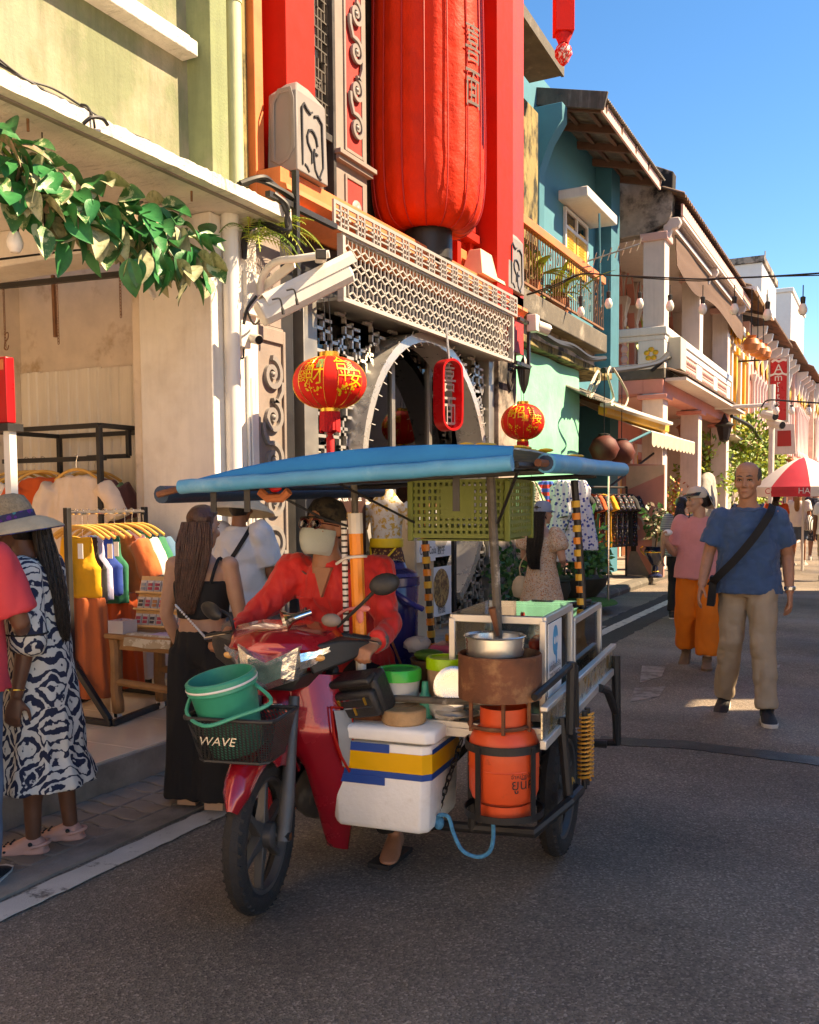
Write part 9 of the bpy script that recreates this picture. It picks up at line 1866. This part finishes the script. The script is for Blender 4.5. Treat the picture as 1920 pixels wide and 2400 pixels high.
plant('ginger_plant', 'tall strap-leaved ginger plant with white flowers beside the hanging dresses', (-4.05,12.3,.12), 26, .75, .06, .35, 'banana_leaf', (.5,1.35), (.22,.3,'clay_dark'), 3, .06, 1.0)
plant('leafy_ginger', 'second clump of upright broad leaves in front of the dark clothes rack', (-4.1,13.9,.12), 20, .65, .07, .3, 'banana_leaf', (.6,1.4), (.2,.3,'clay_dark'), 5, .06, .6)
o = thing('planter_box', 'square concrete planter at the kerb with tall thin cactus', 'planter', (-3.98,13.6,.125)); part('box', MB().loft([[(-3.98+s*k_, 13.6+q_*k_, z) for s, q_ in ((-1,-1), (1,-1), (1,1), (-1,1))] for z, k_ in ((.125,.15), (.55,.19))]), 'concrete', o, bev=.01)
for k_ in range(5): part('cactus_stem', MB().tube([(-3.98+.04*k_-.08, 13.6+.03*k_, .5), (-3.96+.05*k_-.08, 13.62+.02*k_, 1.2+.12*(k_ % 3))], [.035,.02], 8), 'cactus', o)
solo('turf_mat', MB().lathe([(.75,.127), (.73,.15), (.01,.152)], (-3.95,12.3,0), 26), 'grass_mat', 'round patch of artificial turf at the pavement corner', 'turf mat')
# dresses and clothes racks of the next shop
for k_, (u, mt, L, lab) in enumerate(((1318,'batik_blue',1.1,'white dress with blue palm print hanging by the pavement'), (1355,'batik_blue',.95,'second blue and white printed dress beside the striped pole'), (1240,'batik_cream',1.1,'cream printed dress hanging behind the capped woman'), (1280,'rainbow',1.1,'bright striped dress among the hanging dresses'))):
  p_ = wy(u, 1120, 12.2+.15*k_); garment('dress', (p_.x, p_.y, 1.92), rad(10+8*k_), mt, L, .24, lab, 'hanging dresses', hm=False)
o = thing('dress_rail', 'steel rail holding the printed dresses', 'clothes rack', (-3.9,12.3,.12)); part('rail', MB().tube([(-4.6,12.2,1.9), (-3.3,12.45,1.9)], .014, 8), 'chrome', o); part('post', MB().tube([(-4.6,12.2,.12), (-4.6,12.2,1.9)], .016, 8), 'chrome', o); part('post', MB().tube([(-3.35,12.45,.12), (-3.35,12.45,1.9)], .016, 8), 'chrome', o)
o = thing('dark_clothes_rack', 'rack crowded with dark printed shirts on black hangers', 'clothes rack', (-4.55,16.4,.12)); part('rail', MB().tube([(-4.9,15.4,1.75), (-4.3,17.2,1.75)], .02, 8), 'black_metal', o); part('post', MB().tube([(-4.9,15.4,.12), (-4.9,15.4,1.75)], .02, 8), 'black_metal', o); part('post', MB().tube([(-4.3,17.2,.12), (-4.3,17.2,1.75)], .02, 8), 'black_metal', o)
for k_ in range(12):
  f_ = k_/11; p_ = V(-4.9,15.4,1.76).lerp(V(-4.3,17.2,1.76), f_)
  garment('tee', p_, rad(-15+6*math.sin(k_)), ['batik_dark','batik_dark','cloth_black','batik_dark','cloth_rust','batik_dark','cloth_yellow','batik_dark'][k_ % 8], .95, .25, 'dark printed shirt on the crowded rack' if k_ % 8 not in (2,4,6) else ['','','plain black shirt on the crowded rack','','rust red shirt on the crowded rack','','yellow shirt on the crowded rack'][k_ % 8], 'shirts on the dark rack', hm=False)
# printed banner with painted arcade
o = thing('arcade_banner', 'tall printed banner showing a receding pink arcade', 'banner', (-3.95,17.3,.125)); ba, bb_ = wz(1467,1347,.125), wz(1555,1352,.125); bt = wy(1510,1088,17.3).z; dv = (bb_-ba); dv.z = 0; W_ = dv.length; dv.normalize(); nv = V(dv.y,-dv.x,0)
part('panel', MB().prism([(0,.0), (W_,.0), (W_,bt-.15), (0,bt-.1)], ba, dv, (0,0,1), nv*-.03), 'pink_wall', o); Hb = bt-.15
def bpr(nm, poly, mt, lift): part(nm, MB().prism([(x*W_, y*Hb) for x, y in poly], ba+nv*(.003*lift), dv, (0,0,1), nv*.002), mt, o)
bpr('painted_ceiling', [(0,.78), (1,.92), (1,1), (0,1)], 'peach_wall', 1); bpr('painted_column', [(.68,.0), (.98,.0), (.98,.62), (.72,.62)], 'pink_white', 1); bpr('painted_band', [(.68,.46), (.98,.47), (.98,.52), (.68,.50)], 'teal_wall', 2); bpr('painted_floor', [(0,0), (.66,0), (.3,.22), (.12,.22)], 'concrete', 1); bpr('painted_doorway', [(.14,.22), (.28,.22), (.28,.40), (.21,.44), (.14,.40)], 'dark_interior', 1)
for cx_, cy_, rr in ((.32,.52,.30), (.28,.46,.2), (.23,.42,.12)): part('painted_arch', MB().band([(W_*(cx_+rr*math.cos(PI*k_/12)), Hb*(cy_)+W_*rr*1.05*math.sin(PI*k_/12)) for k_ in range(13)], W_*.05, ba+nv*.006, dv, (0,0,1), nv*.002), 'pink_white', o)
p_ = V(-3.72,17.0,.125); o = thing('blue_urn', 'dark blue and gold pedestal urn with red-leaved shrub before the banner', 'urn', p_); part('urn', MB().lathe([(.13,0), (.13,.04), (.06,.08), (.05,.2), (.1,.27), (.19,.42), (.2,.5), (.17,.53), (.21,.56)], p_, 24), 'blue_glaze', o); part('gold_ring', MB().lathe([(.205,.45), (.208,.46), (.205,.47)], p_, 24, cap=False).lathe([(.065,.10), (.07,.11), (.065,.12)], p_, 24, cap=False), 'gold_trim', o)
for s in (-1, 1): part('handle', MB().tube(spline([p_+V(s*.19,0,.4), p_+V(s*.27,0,.5), p_+V(s*.22,0,.56)], 5), .014, 6), 'gold_trim', o)
bush('urn_shrub', 'small red and green leaved shrub growing in the blue urn', p_+V(0,0,1.0), (.2,.2,.32), 220, 'shrub_leaf', .11, 6, (.66,.02), mt2='leaf_pink')
# awning, lamp, hanging lanterns
o = thing('cream_awning', 'cream roller awning with scalloped valance over the clothes shop', 'awning', (-4.3,17.5,2.7))
A0, A1, B0, B1 = wy(1362,948,13.6), wx(1500,975,-5.1), wx(1525,1012,-3.92), wx(1626,1038,-3.92); A0 = V(-5.0,15.2,3.35); A1 = V(-5.0,19.6,3.35)
part('canvas', MB().sheet(lambda a, b: A0.lerp(A1, a).lerp(B0.lerp(B1, a), b)+V(0,0,-.05*math.sin(PI*b)), 14, 8, (0,0,.01)), 'awning_cloth', o); part('valance', MB().sheet(lambda a, b: B0.lerp(B1, a)+V(.02,0,-(.22+.05*abs(math.sin(a*PI*12)))*b), 72, 3, (.008,0,0)), 'awning_cloth', o); part('front_bar', MB().tube([B0, B1], .025, 8), 'white_paint', o)
part('support_arm', MB().tube([B0, wx(1395,1075,-4.6)], .025, 8), 'teal_wall', o); part('support_arm', MB().tube([B0.lerp(B1,.5), wx(1430,1140,-4.7)], .022, 8), 'black_metal', o)
part('cassette', MB().beam(wx(1412,960,-4.35), wx(1560,1005,-4.0), .16, .16), 'yellow_paint', o, bev=.02); part('cassette_cover', MB().beam(wx(1412,955,-4.3)+V(.05,0,.05), wx(1560,1000,-3.95)+V(.05,0,.05), .2, .06), 'white_paint', o, bev=.01)
part('shop_eave', corr(14.4, 18.4, -4.25, 3.15, -5.2, 3.6, .12, .02, .015), 'roof_sheet', TEAL)
for k_, (u, v, rr) in enumerate(((1416,1052,.27), (1457,1060,.25))):
  p_ = wy(u, v, 15.5+k_*.7); o = thing('brown_lantern', ['faded brown paper lantern under the clothes shop roof', 'faded brown paper lantern with dark print nearer the banner'][k_], 'lantern', p_); part('shade', MB().lathe([(.1,-rr*.8), (rr*.7,-rr*.55), (rr*.95,0), (rr*.7,rr*.55), (.1,rr*.8)], p_, 20), 'lantern_brown', o, angle=70); part('cap', MB().lathe([(.1,rr*.8), (.1,rr*.9), (.05,rr*.95)], p_, 14), 'black_metal', o); part('cord', MB().tube([p_+V(0,0,rr*.8), p_+V(0,0,1.3)], .008, 5), 'cable', o)
for k_, (u, v, X) in enumerate(((1698,1005,-3.9), (1608,1010,-4.6))):
  p_ = wx(u, v, X); o = thing('porch_lantern', ['black scrolled street lantern between the pink pillars', 'brown bell lamp hanging in the pink arcade'][k_], 'lamp', p_); part('lamp', MB().lathe([(.03,-.35), (.12,-.3), (.2,.05), (.26,.1), (.1,.2), (.02,.4)], p_, 8), 'black_metal' if k_ == 0 else 'wood_brown', o); part('bracket', MB().tube(spline([p_+V(0,.5,-.3), p_+V(0,.6,.0), p_+V(0,.3,.0), p_+V(0,.1,-.2)], 5), .025, 6) if k_ == 0 else MB().tube([p_+V(0,0,.4), p_+V(0,0,1.1)], .02, 6), 'black_metal', o)
for k_, (u, v, X) in enumerate(((1572,1325,-4.15), (1618,1315,-4.25))): p_ = wx(u, v, X); p_.z = .125; solo('ceramic_stool', MB().lathe([(.2,0), (.24,.1), (.28,.35), (.24,.6), (.2,.68), (.02,.68)], p_, 20), 'blue_glaze', ['dark blue ceramic stool beside the banner', 'second dark blue ceramic stool, nearer the pink pillar'][k_], 'stool')
bush('arcade_hedge', 'small-leaved hedge with reddish tips beyond the banner', wx(1590,1200,-4.5), (.5,.9,.75), 1200, 'lime_leaf', .10, 9, (.12,.05), mt2='terracotta')
p_ = wx(1765,1085,-3.75); bush('street_tree', 'bright yellow-green feathery tree in front of the far shophouses', p_, (.9,1.9,1.5), 3600, 'lime_leaf', .16, 11, (.0,.09), 'tree', mt2='fern')
p_ = wx(1655,1110,-4.6); bush('arcade_tree', 'feathery lime green tree showing between the pink pillars', p_, (.7,1.2,1.2), 1600, 'lime_leaf', .15, 12, (.1,.07), 'tree', mt2='fern')
p_ = wx(1655,1165,-4.3); sm_ = MB().ell((p_.x, p_.y, p_.z-.1), (.25,.75,.75), 20, 14); sm_.v = [q_+V(.06,.1,.1)*noise.noise(q_*2.5) for q_ in sm_.v]; solo('carved_stone', sm_, 'stone', 'pale carved stone slab standing by the pink arcade', 'stone', angle=80)
# parasol, canopies and signs in the distance
p_ = wy(1885,1085,21.5); o = thing('parasol', 'red and white drink-brand parasol over the far pavement', 'umbrella', V(p_.x, p_.y, 0)); zt_ = wy(1868,1072,21.5).z; zr_ = wy(1860,1142,21.5).z
for k_ in range(8):
  a0_, a1_ = 2*PI*k_/8+.2, 2*PI*(k_+1)/8+.2; R_ = 1.0
  part('panel', MB().sheet(lambda a, b: V(p_.x+R_*b*math.cos(a0_+(a1_-a0_)*a), p_.y+R_*b*math.sin(a0_+(a1_-a0_)*a), zt_-(zt_-zr_)*b**1.5), 4, 6, (0,0,-.01)), 'umb_red' if k_ % 2 else 'umb_white', o); part('valance', MB().sheet(lambda a, b: V(p_.x+R_*math.cos(a0_+(a1_-a0_)*a), p_.y+R_*math.sin(a0_+(a1_-a0_)*a), zr_-.2*b), 4, 1, (.005,0,0)), 'umb_red' if k_ % 2 else 'umb_white', o)
part('pole', MB().tube([(p_.x, p_.y, 0), (p_.x, p_.y, zt_)], .025, 8), 'white_paint', o)
for a_, s, mt in ((-1.9,'Coca-Cola','umb_red'), (-1.2,'HAADTHIP','umb_white'), (-2.6,'Coca-Cola','umb_white')):
  q_ = V(p_.x+1.012*math.cos(a_), p_.y+1.012*math.sin(a_), zr_-.09); txt('brand_word', s, .17, q_, V(-math.sin(a_), math.cos(a_), 0), (0,0,1), mt, o)
o = thing('green_awning', 'rolled green fringed awning above the street tree', 'awning', wx(1815,1040,-3.6)); part('roll', MB().tube([wx(1785,1035,-3.7), wx(1828,1052,-3.3)], .13, 12), 'leaf_dark', o); part('arm', MB().tube([wx(1788,1075,-3.9), wx(1812,1055,-3.5)], .05, 6), 'brown_timber', o)
o = thing('shop_sign', 'white shop sign with red panel above the far pavement', 'sign', wx(1825,1030,-3.5)); part('panel', MB().prism([(0,0), (.55,0), (.5,.75), (0,.8)], wy(1812,1065,26), (1,0,0), (0,0,1), (0,.1,0)), 'pink_white', o); part('red_patch', MB().prism([(.1,.2), (.44,.2), (.42,.6), (.1,.6)], wy(1812,1065,26)-V(0,.01,0), (1,0,0), (0,0,1), (0,.005,0)), 'red_wall', o)
for k_, (u, v) in enumerate(((1790,970), (1806,990))): p_ = wy(u, v, 25); o = thing('pole_camera', ['white camera on the arm beside the hanging sign', 'white camera lower on the pole beside the hanging sign'][k_], 'camera', p_); part('body', MB().tube([p_, p_+V(.3,-.25,-.1)], .11, 10), 'cctv_body', o); part('lens', MB().tube([p_+V(.3,-.25,-.1), p_+V(.31,-.26,-.102)], .09, 10), 'cctv_dark', o)
p0_ = wy(1780,960,25); solo('camera_pole', MB().tube([V(p0_.x+.3, 25, 0), V(p0_.x+.3, 25, p0_.z+.6)], .07, 10).tube([V(p0_.x-1.5, 25, p0_.z+.1), V(p0_.x+.4, 25, p0_.z+.1)], .05, 8), 'white_paint', 'white steel pole with side arm carrying street cameras', 'pole')
plant('balcony_palm', 'yellow-green palm fronds behind the iron balcony railing', (-4.8,13.3,sbz), 22, .95, .05, .5, 'lime_leaf', (.5,1.4), (.2,.3,'terracotta'), 8, .1)
plant('balcony_plant', 'second potted palm behind the iron railing near the yellow shutters', (-4.78,14.6,sbz), 24, .95, .05, .5, 'lime_leaf', (.5,1.4), (.2,.3,'terracotta'), 9, .12)
plant('snake_plant', 'upright snake plant on the pink veranda', (-4.6,20.6,zdeck), 12, .9, .05, .05, 'lime_leaf', (1.2,1.5), (.2,.35,'terracotta'), 10, .12)
